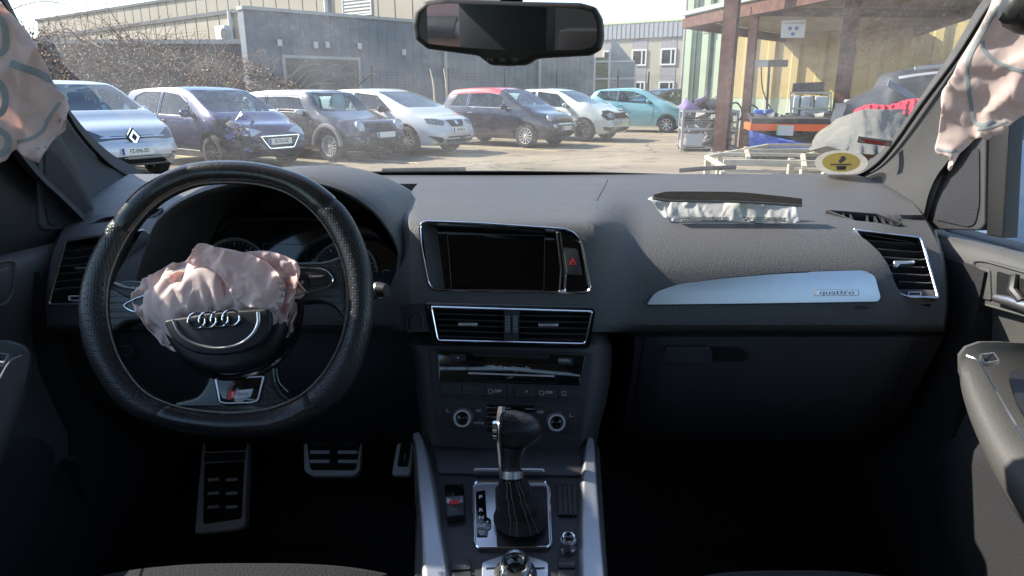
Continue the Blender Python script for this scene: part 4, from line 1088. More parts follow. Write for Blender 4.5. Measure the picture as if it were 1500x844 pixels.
# cream steel racks lying in front
rk = thing('steel_rack', 'cream painted steel frame rack lying low in front of the grey cover', 'rack', PZ(1180, 240, 0))
zr = .42
def rp(u, v, z=zr): return PZ(u, v, z)
mb = MB()
for a, b in [((1035, 230), (1125, 213)), ((1125, 213), (1330, 213)), ((1055, 226), (1330, 228)), ((1080, 221), (1300, 219)), ((1060, 236), (1330, 240)), ((1035, 230), (1062, 246)), ((1175, 228), (1262, 213)), ((1176, 228), (1178, 246)), ((1092, 217), (1096, 232)), ((1330, 213), (1330, 250)), ((1240, 245), (1330, 226))]:
    mb.bar(rp(*a), rp(*b), .06, .05)
mb.build('top_frame', M_cream2, rk, sm=0)
for u, v in [(1037, 231), (1055, 227), (1060, 246), (1178, 244), (1160, 228), (1330, 240), (1210, 248)]:
    q = rp(u, v); MB().box((q.x, q.y, zr/2-.02), (.08, .08, zr-.04)).build('leg', M_cream2, rk, sm=0)
mb = MB()
for a, b in [((1045, 240), (1330, 246)), ((1060, 250), (1320, 254)), ((1100, 238), (1180, 236))]:
    mb.bar(rp(*a, .16), rp(*b, .16), .06, .05)
mb.build('lower_rail', M_cream2, rk, sm=0)
# small sign high on the ochre wall
q = fW.px(1421, 23, .12); o = MB().box(q, (.3, .12, .32), Matrix.Rotation(-.7, 3, 'Z'), .02).build('outlet_box', M_cream2); tag(o, 'small cream box fixed high on the corrugated wall', 'box')
# scrap heaps under canopy at back
mb = MB()
for i in range(50):
    q = P(ry.uniform(1100, 1235), ry.uniform(170, 182), ry.uniform(15.3, 16.2)); mb.box(q, (ry.uniform(.1, .5), ry.uniform(.1, .3), ry.uniform(.04, .16)), R3(ry.random(), ry.random()*.5, ry.random()*3), .01)
tag(mb.build('parts_heap', M_deb), 'dark heap of mixed car parts behind the wrapped pallet', 'scrap', kind='stuff')
mb = MB()
q0 = PZ(1060, 236, 0)
for i in range(26):
    q = PZ(ry.uniform(1040, 1110), ry.uniform(219, 228), .03); mb.box(q, (ry.uniform(.05, .25), .1, ry.uniform(.04, .08)), R3(0, 0, ry.random()*3), .01)
tag(mb.build('ground_debris', M_gpl), 'small debris scattered around the foot of the crate', 'debris', kind='stuff')
# car beyond the right door window
p = hatch(4.1, 1.48, 1.74, 2.55, 3.1, 2.3, nose=.68, hood=.97, wr=.32, paint=paint('slate_blue_paint', (.04, .07, .11), .2), spokes=8,
    side=[[(.8, 1.05), (1.5, 1.0), (1.5, 1.34), (1.0, 1.33)], [(1.6, .99), (2.75, .95), (2.3, 1.28), (1.6, 1.35)]], feat=[])
build_car('parked_car', 'slate blue car glimpsed through the passenger door window at the right edge', 4.3, 5.3, radians(-120), p)
p = hatch(4.5, 1.92, 1.90, 2.7, 3.45, 2.8, nose=1.08, hood=1.30, belt=(1.22, 1.26), tail=1.2, wr=.36, paint=P_br, spokes=8,
    side=[[(.9, 1.32), (1.7, 1.30), (1.7, 1.75), (1.1, 1.72)], [(1.8, 1.29), (3.0, 1.27), (2.75, 1.68), (1.8, 1.77)]],
    feat=[('headlamp', [(.42, .92), (.75, .92), (.82, 1.08), (.46, 1.04)], (-1, -.2, 0), M_lamp, .01, True), ('grille', [(-.36, .78), (.36, .78), (.38, 1.0), (-.38, 1.0)], (-1, 0, 0), M_crash, .01, False)], plate=(0, .5, '', .5), rings=[(.62, .70, .08, M_lamp, 'fog_lamp')])
build_car('parked_car', 'bronze brown car seen nose on in the left of the rear-view mirror', -3.45, -7.75, radians(86), p)
# ================================================================ cabin materials
def grain(name, c, rough=.55, bump=.35, bs=900, var=.12, spec=.4, coat=0., dust=None, damt=.12):
    return mat(name, c, rough, 0, bump=bump, bs=bs, var=var, vs=14, spec=spec, coat=coat, rvar=.06, dirt=dust, dscale=260, damt=damt)
M_dash = grain('soft_dash_plastic', (.088, .086, .087), .52, bump=.8, bs=480, var=.05, dust=(.22, .21, .20), damt=.22)
M_dashl = grain('dark_lower_plastic', (.055, .055, .060), .55)
M_stackp = mat('satin_stack_plastic', (.038, .038, .041), .42, rvar=.05)
M_gloss = mat('piano_black', (.006, .006, .007), .06, coat=.6, dirt=(.05, .045, .04), dscale=40, damt=.1)
M_screen = mat('screen_glass', (.004, .004, .005), .10)
M_satin = mat('satin_aluminium', (.62, .62, .64), .32, .95, rvar=.05)
M_trimal = mat('brushed_aluminium_trim', (.58, .59, .62), .33, .92, bump=.05, bs=60)
M_chr = mat('trim_chrome', (.82, .82, .84), .12, 1)
M_carpet = mat('black_carpet', (.022, .022, .026), .95, bump=.8, bs=500)
M_mark = mat('white_marking', (.85, .85, .86), .6)
M_markd = mat('dim_marking', (.22, .22, .23), .6)
M_redm = mat('red_marking', (.75, .03, .03), .5)
M_leather = grain('smooth_leather', (.020, .020, .022), .26, coat=.25, bump=.2, bs=260, spec=.5, dust=(.05, .045, .04), damt=.25)
M_pillar = mat('woven_pillar_cloth', (.048, .047, .046), .92, bump=.5, bs=1200, var=.15, vs=300)
M_headl = mat('grey_roof_lining', (.30, .29, .28), .95)
M_doorp = grain('door_panel_plastic', (.085, .084, .083), .55, bump=.4, bs=700, var=.1)
def perf_mat():
    m = grain('perforated_leather', (.022, .022, .024), .36, coat=.0, bump=0, spec=.5); nt = m.node_tree; N = nt.nodes; L = nt.links
    b = N['Principled BSDF']; tc = N.new('ShaderNodeTexCoord'); v = N.new('ShaderNodeTexVoronoi'); v.inputs['Scale'].default_value = 270; v.inputs['Randomness'].default_value = .15
    L.new(tc.outputs['Object'], v.inputs['Vector'])
    r = N.new('ShaderNodeMapRange'); r.inputs[1].default_value = .15; r.inputs[2].default_value = .42
    L.new(v.outputs['Distance'], r.inputs[0])
    bp = N.new('ShaderNodeBump'); bp.inputs['Strength'].default_value = .7; bp.inputs['Distance'].default_value = .0006
    L.new(r.outputs[0], bp.inputs['Height']); L.new(bp.outputs[0], b.inputs['Normal'])
    mx = N.new('ShaderNodeMix'); mx.data_type = 'RGBA'; mx.inputs[6].default_value = (.004, .004, .004, 1); mx.inputs[7].default_value = (.026, .025, .027, 1)
    L.new(r.outputs[0], mx.inputs[0]); L.new(mx.outputs[2], b.inputs['Base Color']); return m
M_perf = perf_mat()
def cloth_mat(name, c, tr=.35, c2=None):
    m = mat(name, c, .82, var=.05, vs=20, spec=.2); nt = m.node_tree; N = nt.nodes; L = nt.links
    b = N['Principled BSDF']; tc = N.new('ShaderNodeTexCoord'); n1 = N.new('ShaderNodeTexNoise'); n1.noise_type = 'RIDGED_MULTIFRACTAL'; n1.inputs['Scale'].default_value = 26; n1.inputs['Detail'].default_value = 3; n1.inputs['Distortion'].default_value = .6
    L.new(tc.outputs['Object'], n1.inputs[0]); bp = N.new('ShaderNodeBump'); bp.inputs['Strength'].default_value = .30; bp.inputs['Distance'].default_value = .004; L.new(n1.outputs[0], bp.inputs['Height'])
    wv = N.new('ShaderNodeTexNoise'); wv.inputs['Scale'].default_value = 1500; L.new(tc.outputs['Object'], wv.inputs[0]); b2 = N.new('ShaderNodeBump'); b2.inputs['Strength'].default_value = .2; b2.inputs['Distance'].default_value = .001; L.new(wv.outputs[0], b2.inputs['Height']); L.new(bp.outputs[0], b2.inputs['Normal']); L.new(b2.outputs[0], b.inputs['Normal']); t = N.new('ShaderNodeBsdfTranslucent'); t.inputs[0].default_value = (*(c2 or c), 1)
    mx = N.new('ShaderNodeMixShader'); mx.inputs[0].default_value = tr
    L.new(b.outputs[0], mx.inputs[1]); L.new(t.outputs[0], mx.inputs[2]); L.new(mx.outputs[0], N['Material Output'].inputs[0]); return m
M_bagp = cloth_mat('pink_airbag_nylon', (.88, .73, .71), .30, (.95, .50, .40))
M_bagc = cloth_mat('curtain_airbag_nylon', (.80, .68, .65), .35, (.9, .68, .62))
M_seamg = mat('grey_airbag_seam', (.33, .37, .40), .85, bump=.5, bs=900)
M_wrap = cloth_mat('white_wrap_cloth', (.72, .71, .70), .15)
def PX(u, v, X):
    d = ray(u, v); t = X/d.x; return V((X, t*d.y, EYE+t*d.z))
def drape(bvh, poly, off, cell=25, skirt=True, pre=None):
    """solid cover lying on a surface: outline given in picture coordinates of the survey, dropped on to the body"""
    bm = bmesh.new(); vs = [bm.verts.new((a, b, 0)) for a, b in poly]; f = bm.faces.new(vs); bmesh.ops.triangulate(bm, faces=[f])
    for k in (0, 1):
        lo = min(q[k] for q in poly); hi = max(q[k] for q in poly); c = lo+cell
        while c < hi-.5:
            bmesh.ops.bisect_plane(bm, geom=bm.verts[:]+bm.edges[:]+bm.faces[:], plane_co=(c, 0, 0) if k == 0 else (0, c, 0), plane_no=(1, 0, 0) if k == 0 else (0, 1, 0)); c += cell
    top = []; low = []; e = V((0, 0, EYE))
    for w in bm.verts:
        d = ray(w.co.x, w.co.y).normalized(); h = bvh.ray_cast(e, d)
        if h[0] is None: h = bvh.find_nearest(e+d*1.2)
        n = h[1] if h[1].dot(d) < 0 else -h[1]
        top.append(h[0]+n*off); low.append(h[0]-n*.002)
    bm.verts.index_update(); n0 = len(top); fs = [[w.index for w in f.verts] for f in bm.faces]
    for ed in bm.edges:
        if len(ed.link_faces) == 1: a, b = ed.verts[0].index, ed.verts[1].index; fs.append([a, b, b+n0, a+n0])
    bm.free(); mb = MB(); mb.add(top+low, fs); return mb
def drape_line(bvh, pts, off=.0):
    e = V((0, 0, EYE)); out = []
    for u, v in pts:
        d = ray(u, v).normalized(); h = bvh.ray_cast(e, d)
        if h[0] is None: h = bvh.find_nearest(e+d*1.2)
        n = h[1] if h[1].dot(d) < 0 else -h[1]; out.append(h[0]+n*off)
    return out
# ================================================================ the car shell around the camera
G = Frame((0, 1.66, 1.165), (0, -.522, -.853))
sh = thing('car_cabin', 'dark front cabin of a car with dusty windscreen, pillars and black carpet', 'car cabin', (0, .5, .42))
def windscreen_mat():
    m = bpy.data.materials.new('dusty_windscreen'); m.use_nodes = True; nt = m.node_tree; N = nt.nodes; L = nt.links; N.remove(N['Principled BSDF'])
    tr = N.new('ShaderNodeBsdfTransparent'); tr.inputs[0].default_value = (.95, .97, .96, 1)
    df = N.new('ShaderNodeBsdfTranslucent'); df.inputs[0].default_value = (.85, .83, .80, 1)
    d2 = N.new('ShaderNodeBsdfDiffuse'); d2.inputs[0].default_value = (.8, .78, .75, 1)
    ds = N.new('ShaderNodeMixShader'); ds.inputs[0].default_value = .4; L.new(df.outputs[0], ds.inputs[1]); L.new(d2.outputs[0], ds.inputs[2])
    tc = N.new('ShaderNodeTexCoord')
    def speck(scale, lo, hi, amt):
        v = N.new('ShaderNodeTexVoronoi'); v.inputs['Scale'].default_value = scale; L.new(tc.outputs['Object'], v.inputs['Vector'])
        r = N.new('ShaderNodeMapRange'); r.inputs[1].default_value = hi; r.inputs[2].default_value = lo; r.inputs[3].default_value = 0; r.inputs[4].default_value = amt
        L.new(v.outputs['Distance'], r.inputs[0]); return v, r
    def msk(scale, lo, hi):
        n = N.new('ShaderNodeTexNoise'); n.inputs['Scale'].default_value = scale; n.inputs['Detail'].default_value = 5; n.inputs['Roughness'].default_value = .7
        L.new(tc.outputs['Object'], n.inputs['Vector']); r = N.new('ShaderNodeMapRange'); r.inputs[1].default_value = lo; r.inputs[2].default_value = hi; L.new(n.outputs[0], r.inputs[0]); return r
    def mul(a, b):
        k = N.new('ShaderNodeMath'); k.operation = 'MULTIPLY'; L.new(a, k.inputs[0]); L.new(b, k.inputs[1]) if not isinstance(b, float) else setattr(k.inputs[1], 'default_value', b); return k.outputs[0]
    def add(a, b):
        k = N.new('ShaderNodeMath'); k.operation = 'ADD'; k.use_clamp = True; L.new(a, k.inputs[0])
        if isinstance(b, float): k.inputs[1].default_value = b
        else: L.new(b, k.inputs[1])
        return k.outputs[0]
    v1, s1 = speck(330, .03, .25, .42); v2, s2 = speck(130, .02, .07, .3); m1 = msk(6, .30, .60); m2 = msk(150, .52, .72); m3 = msk(3, .35, .7)
    f = add(mul(s1.outputs[0], m1.outputs[0]), mul(s2.outputs[0], m3.outputs[0])); f = add(f, mul(m2.outputs[0], .05)); f = add(f, mul(m3.outputs[0], .11)); f = add(f, .022)
    mx = N.new('ShaderNodeMixShader'); L.new(f, mx.inputs[0]); L.new(tr.outputs[0], mx.inputs[1]); L.new(ds.outputs[0], mx.inputs[2])
    gl = N.new('ShaderNodeBsdfGlossy'); gl.inputs['Roughness'].default_value = .02; fr = facing(nt, .015, .35)
    m3_ = N.new('ShaderNodeMixShader'); L.new(fr.outputs[0], m3_.inputs[0]); L.new(mx.outputs[0], m3_.inputs[1]); L.new(gl.outputs[0], m3_.inputs[2])
    L.new(m3_.outputs[0], N['Material Output'].inputs[0]); return m
gl_ = MB(); gl_.grid([[G.at(lerp(-.80, .80, i/8), b, 0) for i in range(9)] for b in (-.06, .3, .6, .86)])
gl_.build('windscreen', windscreen_mat(), sh)
# black ceramic edge of the glass
eL = [(97, 160), (115, 190), (140, 220), (168, 246), (200, 262), (235, 262), (330, 256), (430, 254)]
eR = [(1462, -6), (1440, 22), (1400, 85), (1350, 152), (1308, 212), (1280, 243), (1250, 257), (1205, 261), (1100, 260), (1000, 257)]
full = cr([(-10, -20), (60, 90)]+eL+[(750, 252)]+eR[::-1], 5)
q = [G.px(a, b, .004) for a, b in full]; rows = [q, [G.px(a+(4 if a > 1200 else (-4 if a < 240 else 0)), b+(7 if 150 < a < 1260 else 3), .004) for a, b in full]]
MB().solid(rows, -G.n*.003).build('glass_border', M_blk, sh)
# pillars
def pillar(inner, outer, sgn, name='pillar'):
    rows = []
    for (a, b), (c, d) in zip(cr(inner, 4), cr(outer, 4)):
        i_ = G.px(a, b, .006); o_ = PX(c, d, sgn*.765)
        r_ = [i_+V((sgn*.012, .05, 0)), i_]
        for t in (.08, .25, .5, .75, .93, 1):
            r_.append(i_.lerp(o_, t)+V((sgn*.006, -.030, .002))*sin(pi*t))
        r_.append(o_+V((sgn*.05, .04, 0))); rows.append(r_)
    return MB().solid(rows, (sgn*.03, .05, .02))
inR = [(1508, -60), (1470, -6), (1449, 22), (1410, 85), (1362, 152), (1319, 212), (1291, 243), (1266, 258), (1240, 268), (1215, 285)]
ouR = [(1560, -40), (1530, 10), (1500, 60), (1450, 130), (1415, 185), (1392, 230), (1372, 258), (1360, 285), (1352, 318), (1345, 335)]
pillar(inR, ouR, 1).build('pillar', M_pillar, sh)
inL = [(-55, -60), (-20, -6), (6, 40), (44, 105), (78, 160), (102, 192), (130, 222), (160, 246), (194, 264), (220, 285)]
ouL = [(-160, -40), (-120, 10), (-80, 60), (-35, 130), (0, 180), (25, 220), (60, 262), (90, 290), (120, 320), (140, 345)]
pillar(inL, ouL, -1).build('pillar', M_pillar, sh)
# roof, sills, floor, bulkhead, unseen rear light block
MB().box((0, -.42, 1.70), (1.5, 2.55, .06), bev=.02).build('roof_lining', M_headl, sh)
MB().box((0, .87, 1.665), (1.5, .1, .07), bev=.02).build('header_rail', M_headl, sh)
MB().box((0, .1, .40), (1.56, 3.2, .05)).build('floor_carpet', M_carpet, sh)
rows = [[V((x, y, z)) for x in (-.8, -.4, 0, .4, .8)] for y, z in [(1.25, .42), (1.42, .55), (1.52, .75), (1.6, 1.0), (1.66, 1.12)]]
MB().solid(rows, (0, .06, 0)).build('bulkhead', M_carpet, sh)
MB().box((0, -1.75, .95), (1.56, .06, 1.15)).build('rear_light_block', M_carpet, sh)  # unseen closed panel, added to keep light from behind out of the cabin
for s in (-1, 1):
    MB().box((s*.84, -.6, .72), (.06, 2.3, .66)).build('side_wall', M_dashl, sh)
    MB().box((s*.82, -.35, 1.35), (.06, .16, .7), Matrix.Rotation(.1, 3, 'X')).build('door_pillar', M_headl, sh)
    MB().bar((s*.78, .95, 1.62), (s*.74, -1.7, 1.66), .06, .07).build('roof_rail', M_headl, sh)
    MB().box((s*.79, 1.32, .72), (.05, .5, .7)).build('kick_panel', M_carpet, sh)
# wiper blade seen over the dash edge
for pts, nm in [([(560, 250), (640, 248.5), (682, 248)], 'wiper_blade'), ([(995, 250), (1030, 247), (1078, 245)], 'wiper_blade')]:
    MB().tube([G.px(a, b, -.03) for a, b in pts], .006, 6).build(nm, M_blk, sh)
# stickers on the windscreen
st = thing('round_sticker', 'round yellow and grey sticker low on the right of the windscreen', 'sticker', G.px(1232, 236))
def film(m_, k):
    nt = m_.node_tree; N = nt.nodes; o_ = N['Material Output']; src = o_.inputs[0].links[0].from_socket; t_ = N.new('ShaderNodeBsdfTransparent'); x_ = N.new('ShaderNodeMixShader'); x_.inputs[0].default_value = k
    nt.links.new(src, x_.inputs[1]); nt.links.new(t_.outputs[0], x_.inputs[2]); nt.links.new(x_.outputs[0], o_.inputs[0]); return m_
c = [(1232+39*cos(a), 236+18.5*sin(a)) for a in [i*2*pi/40 for i in range(40)]]; ci = [(1232+28*cos(a), 235+14*sin(a)) for a in [i*2*pi/40 for i in range(40)]]
M_stg = cloth_mat('sticker_grey', (.40, .38, .33), .6, (.5, .48, .42)); M_sty = cloth_mat('sticker_yellow', (.50, .42, .10), .6, (.6, .5, .14)); film(M_stg, .45); film(M_sty, .3)
MB().prism(G, G.L(c), .004, .0046).build('backing', M_stg, st, sm=0); MB().prism(G, G.L(ci), .0047, .0052).build('yellow_disc', M_sty, st, sm=0)
mb = MB()
for poly in [[(1224, 240), (1240, 240), (1238, 246), (1226, 246)], [(1216, 237), (1246, 237), (1246, 239), (1216, 239)], [(1228, 232), (1236, 226), (1240, 229), (1234, 235), (1229, 236)], [(1230, 228), (1234, 225), (1237, 227), (1232, 230)]]: mb.prism(G, G.L(poly), .0053, .0056)
mb.build('printed_mark', mat('sticker_mauve', (.34, .34, .42), .6), st, sm=0)
st = thing('warning_sticker', 'small red and white rectangular sticker on the right of the windscreen', 'sticker', G.px(1282, 204))
MB().prism(G, G.L([(1257, 197), (1307, 204), (1304, 212), (1255, 206)]), .004, .0046).build('backing', M_white, st, sm=0)
MB().ring(G, G.L([(1257, 197), (1307, 204), (1304, 212), (1255, 206)]), .0012, .0046, .005, .0001).build('border', M_seam, st, sm=0)
mb = MB()
for k in range(2):
    mb.prism(G, G.L([(1262+4*k, 200.5+3*k), (1298-4*k, 205.5+2.6*k), (1298-4*k, 207.2+2.6*k), (1262+4*k, 202.2+3*k)]), .0047, .0052)
mb.build('red_lines', M_redm, st, sm=0)
# ================================================================ dashboard
def dY(v):  # depth of the central section by survey row
    return hermite([(256, 1.665), (270, 1.49), (290, 1.31), (308, 1.16), (320, 1.085), (331, 1.05), (360, 1.035), (440, 1.0), (500, .985), (520, .98)])(v)
def dYp(v):  # passenger and driver sides
    return hermite([(256, 1.665), (272, 1.50), (290, 1.36), (310, 1.25), (330, 1.17), (350, 1.115), (375, 1.075), (400, 1.052), (450, 1.035), (476, 1.03), (484, 1.04), (490, 1.065), (520, 1.10)])(v)
vr = [255, 258, 262, 268, 275, 283, 292, 300, 308, 315, 321, 327, 334, 342, 355, 370, 385, 400, 420, 440, 458, 470, 476, 481, 486]
ledge = hermite([(255, 190), (268, 168), (292, 132), (308, 112), (327, 98), (342, 90), (370, 78), (400, 72), (440, 68), (486, 70)])
redge = hermite([(255, 1250), (268, 1290), (292, 1330), (308, 1346), (342, 1366), (370, 1377), (400, 1382), (440, 1385), (486, 1380)])
rows = []
for v in vr:
    r_ = []; l, r = ledge(v), redge(v)
    us = [l-14, l-5, l]+[lerp(l, 240, i/6) for i in range(1, 6)]+[240+i*15 for i in range(52)]+[lerp(1020, r, i/20) for i in range(1, 21)]+[r+4, r+10]
    for k, u in enumerate(us):
        kk = lerp(smooth(500, 600, u)*(1-smooth(880, 1000, u)), smooth(560, 606, u)*(1-smooth(868, 935, u)), smooth(262, 318, v))
        vv = v
        if v >= 476:   # lower edge slopes up to the sides
            pass
        Y = lerp(dYp(v), dY(v), kk)
        if v > 320: Y += .02*smooth(l+60, l, u)+.03*smooth(r-90, r, u)
        if k < 3: Y += (.16, .05, 0)[k]
        if k >= len(us)-2: Y += (.05, .16)[k-len(us)+2]
        r_.append(P(u, v+ (0 if v > 262 else 0), Y))
    rows.append(r_)
dmb = MB().solid(rows, (0, .13, -.05)); dme = dmb.mesh('dash', 0); dme.materials.append(M_dash)
bm = bmesh.new(); bm.from_mesh(dme); DB = BVHTree.FromBMesh(bm); bm.free()
da = thing('dashboard', 'black grained dashboard with silver trims, spanning the cabin under the windscreen', 'dashboard', (0, 1.05, .9))
def plane_fit(p1, p2, p3):
    n = (p2-p1).cross(p3-p1).normalized()
    if n.y > 0: n = -n
    return Frame((p1+p2+p3)/3, n)
e0 = V((0, 0, EYE))
def dh(u, v): return DB.ray_cast(e0, ray(u, v).normalized())[0]
S = plane_fit(dh(640, 350), dh(840, 360), dh(740, 436))
RV = plane_fit(dh(1290, 345), dh(1350, 390), dh(1330, 430))
LV = plane_fit(dh(110, 360), dh(180, 370), dh(110, 440))
S2 = plane_fit(dh(640, 450), dh(860, 455), dh(750, 478)); S2 = Frame(S2.o+S2.n*.002, S2.n)
scr = rounded(S.L([(613, 323), (700, 326), (834, 335), (852, 350), (868, 431), (745, 429), (628, 426), (615, 360)]), .016, 6)
cv_out = rounded(S2.L([(630, 448), (869, 455), (858, 505), (640, 500)]), .006, 4)
rv_out = rounded(RV.L([(1249, 336), (1350, 348), (1376, 438), (1325, 437), (1306, 424), (1286, 388)]), [.003, .008, .006, .01, .01, .03], 5)
lv_out = rounded(LV.L([(97, 351), (213, 337), (196, 365), (176, 402), (150, 436), (136, 447), (71, 448)]), [.008, .003, .03, .01, .01, .01, .006], 5)
tv = [(1208, 308), (1285, 314), (1323, 327), (1316, 332), (1252, 325)]
tvl = [(128, 331), (150, 320), (212, 311), (240, 305), (228, 318), (190, 326)]
def cutm(fr, p2, a, b): me = MB().prism(fr, p2, a, b).mesh('c', 0); me.materials.append(M_dashl); return me
TV = Frame(dh(1265, 320), (0, -.3, 1), up=V((0, 1, 0))); TVL = Frame(dh(180, 318), (0, -.3, 1), up=V((0, 1, 0)))
cut = [cutm(S, scr, -.045, .05), cutm(S2, cv_out, -.06, .05), cutm(RV, rv_out, -.06, .08), cutm(LV, lv_out, -.06, .08),
       cutm(Frame((0, 1.0, 0), (0, -1, 0)), Frame((0, 1.035, 0), (0, -1, 0)).L([(200, 428), (207, 395), (216, 368), (232, 330), (265, 301), (317, 280), (380, 270), (440, 270), (498, 284), (541, 311), (566, 343), (580, 371), (580, 400), (568, 432), (500, 440), (260, 440)]), -.5, .3),
       cutm(TV, rounded(TV.L(tv), .004), -.03, .05), cutm(TVL, rounded(TVL.L(tvl), .004), -.03, .05)]
me = boolean(dme, cut, 'pad')
for f in me.polygons: f.use_smooth = True
me.set_sharp_from_angle(angle=radians(30))
link('padded_shell', me, M_dash, da)
# seam between centre and passenger pad
MB().tube(drape_line(DB, cr([(890, 264), (882, 280), (874, 294)], 5), .0002), .0009, 4).build('pad_seam', M_blk, da)
# ---- screen
sc = MB().prism(S, inset2(scr, .001), -.0445, -.036).build('screen_recess', M_gloss, da)
MB().ring(S, scr, .0035, -.012, .0035, .0012).build('chrome_frame', M_chr, da)
s2p = rounded(S.L([(655, 343), (798, 345), (797, 426), (661, 424)], -.034), .002)
MB().prism(S, s2p, -.036, -.0335, .0005).build('screen', M_screen, da)
MB().ring(S, s2p, .0006, -.0335, -.0330, .0001).build('screen_border', M_markd, da, sm=0)
# left inner wall of the recess, angled
a = S.L([(616, 328), (634, 330), (646, 420), (628, 424)], -.004)
w0, w1, w2_, w3 = [S.px(u, v, h) for u, v, h in [(617, 327, -.004), (640, 335, -.034), (652, 424, -.034), (630, 424, -.004)]]
MB().solid([[w0, w1], [w3, w2_]], S.n*.001).build('recess_cheek', M_dashl, da)
hz = rounded(S.L([(817, 339), (834, 340), (851, 356), (864, 428), (826, 427), (824, 390)]), .004)
MB().prism(S, hz, -.044, -.005, .001).build('side_panel', M_gloss, da)
MB().ring(S, rounded(S.L([(814, 338), (822, 338), (830, 400), (829, 427), (818, 427), (821, 395)]), .003), .0028, -.04, -.001, .001).build('divider_trim', M_chr, da)
hb = MB().prism(S, rounded(S.L([(825, 362), (846, 364), (853, 403), (830, 402)]), .003), -.006, .0005, .0015).build('hazard_button', M_stackp, da)
MB().prism(S, S.L([(839, 378), (845, 388), (833, 388)]), .0005, .0012).build('red_triangle', M_redm, hb, sm=0)
MB().prism(S, S.L([(839, 382), (842, 387), (836, 387)]), .0012, .0015).build('triangle_core', M_stackp, hb, sm=0)
# ---- vents
def vent(name, fr, p2, slat_px, knob, wheels=None, ringw=.0028, nsl=5, rw=None):
    r_ = MB().ring(fr, p2, ringw, -.02, .003, .001).build(name, M_chr, da)
    MB().prism(fr, inset2(p2, .0012), -.058, -.052).build('duct', M_blk, r_, sm=0)
    (la, lb), (ra, rb_), (lc, ld), (rc_, rd) = slat_px   # top-left, top-right, bottom-left, bottom-right
    for k in range(nsl):
        t = (k+.6)/nsl
        a = fr.px(lerp(la, lc, t), lerp(lb, ld, t), -.014); b = fr.px(lerp(ra, rc_, t), lerp(rb_, rd, t), -.014)
        d = (b-a).normalized(); nn = (fr.n+fr.y*.35).normalized()
        MB().add([a-nn*.02, b-nn*.02, b, a, a-nn*.02+fr.y*.0018, b-nn*.02+fr.y*.0018, b+fr.y*.0018, a+fr.y*.0018], [(0, 1, 2, 3), (4, 5, 6, 7), (0, 1, 5, 4), (1, 2, 6, 5), (2, 3, 7, 6), (3, 0, 4, 7)]).build('slat', M_stackp, r_, sm=0)
    return r_
MB().prism(S2, rounded(S2.L([(586, 447), (869, 449), (877, 460), (872, 512), (632, 507), (600, 494), (589, 470)]), .008), -.004, -.0005, .001).build if False else None
blk_ = MB().ring(S2, rounded(S2.L([(622, 443), (873, 450), (863, 511), (634, 506)]), .008), .0052, -.01, .0015, .001).build('vent_surround', M_gloss, da)
v1 = vent('centre_vent', S2, cv_out, [(637, 455), (738, 458), (645, 497), (740, 500)], None)
(la, lb) = (760, 458)
for k in range(5):
    t = (k+.6)/5; a = S2.px(760, lerp(458, 501, t), -.014); b = S2.px(lerp(866, 857, t), lerp(459, 503, t), -.014); nn = (S2.n+S2.y*.35).normalized()
    MB().add([a-nn*.02, b-nn*.02, b, a, a-nn*.02+S2.y*.0018, b-nn*.02+S2.y*.0018, b+S2.y*.0018, a+S2.y*.0018], [(0, 1, 2, 3), (4, 5, 6, 7), (0, 1, 5, 4), (1, 2, 6, 5), (2, 3, 7, 6), (3, 0, 4, 7)]).build('slat', M_stackp, v1, sm=0)
MB().prism(S2, S2.L([(738, 453), (761, 453), (760, 502), (738, 501)]), -.05, -.004, .001).build('centre_divider', M_stackp, v1)
for u in (743.5, 754.5):
    w_ = MB().prism(S2, rounded(S2.L([(u-3.2, 463), (u+3.2, 463), (u+3.2, 487), (u-3.2, 487)]), .0015), -.01, .001, .001).build('thumb_wheel', M_markd, v1)
    for k in range(5): MB().box(S2.px(u, 466+k*4.6, .0016), (.003, .0012, .0012)).build('rib', M_blk, w_, sm=0)
for u0, u1, v0, v1_ in [(671, 699, 473, 478), (789, 818, 474, 479)]:
    MB().prism(S2, rounded(S2.L([(u0, v0), (u1, v0), (u1, v1_), (u0, v1_)]), .0015), -.02, .0, .0012).build('vent_knob', M_satin, v1)
for u in (648, 652):
    pass
rv = vent('end_vent', RV, rv_out, [(1262, 345), (1346, 352), (1320, 418), (1368, 420)], None, nsl=6, ringw=.0038)
MB().prism(RV, rounded(RV.L([(1312, 378), (1343, 378), (1343, 382), (1322, 383), (1317, 388), (1312, 387)]), .002), -.016, -.008, .0012).build('vent_knob', M_satin, rv)
MB().prism(RV, RV.L([(1311, 421), (1371, 422), (1375, 435), (1326, 434)]), -.03, -.006, .001).build('wheel_plate', M_stackp, rv)
MB().ring(RV, rounded(RV.L([(1332, 426), (1351, 426), (1351, 432), (1332, 432)]), .001), .0009, -.006, -.003, .0002).build('thumb_wheel', M_mark, rv)
lv = vent('end_vent', LV, lv_out, [(100, 362), (205, 350), (82, 428), (158, 422)], None, nsl=6, ringw=.0038)
MB().prism(LV, rounded(LV.L([(104, 388), (126, 388), (126, 391), (104, 391)]), .001), -.016, -.008, .001).build('vent_knob', M_satin, lv)
MB().ring(LV, rounded(LV.L([(98, 432), (118, 432), (118, 439), (98, 439)]), .001), .0009, -.008, -.003, .0002).build('thumb_wheel', M_mark, lv)
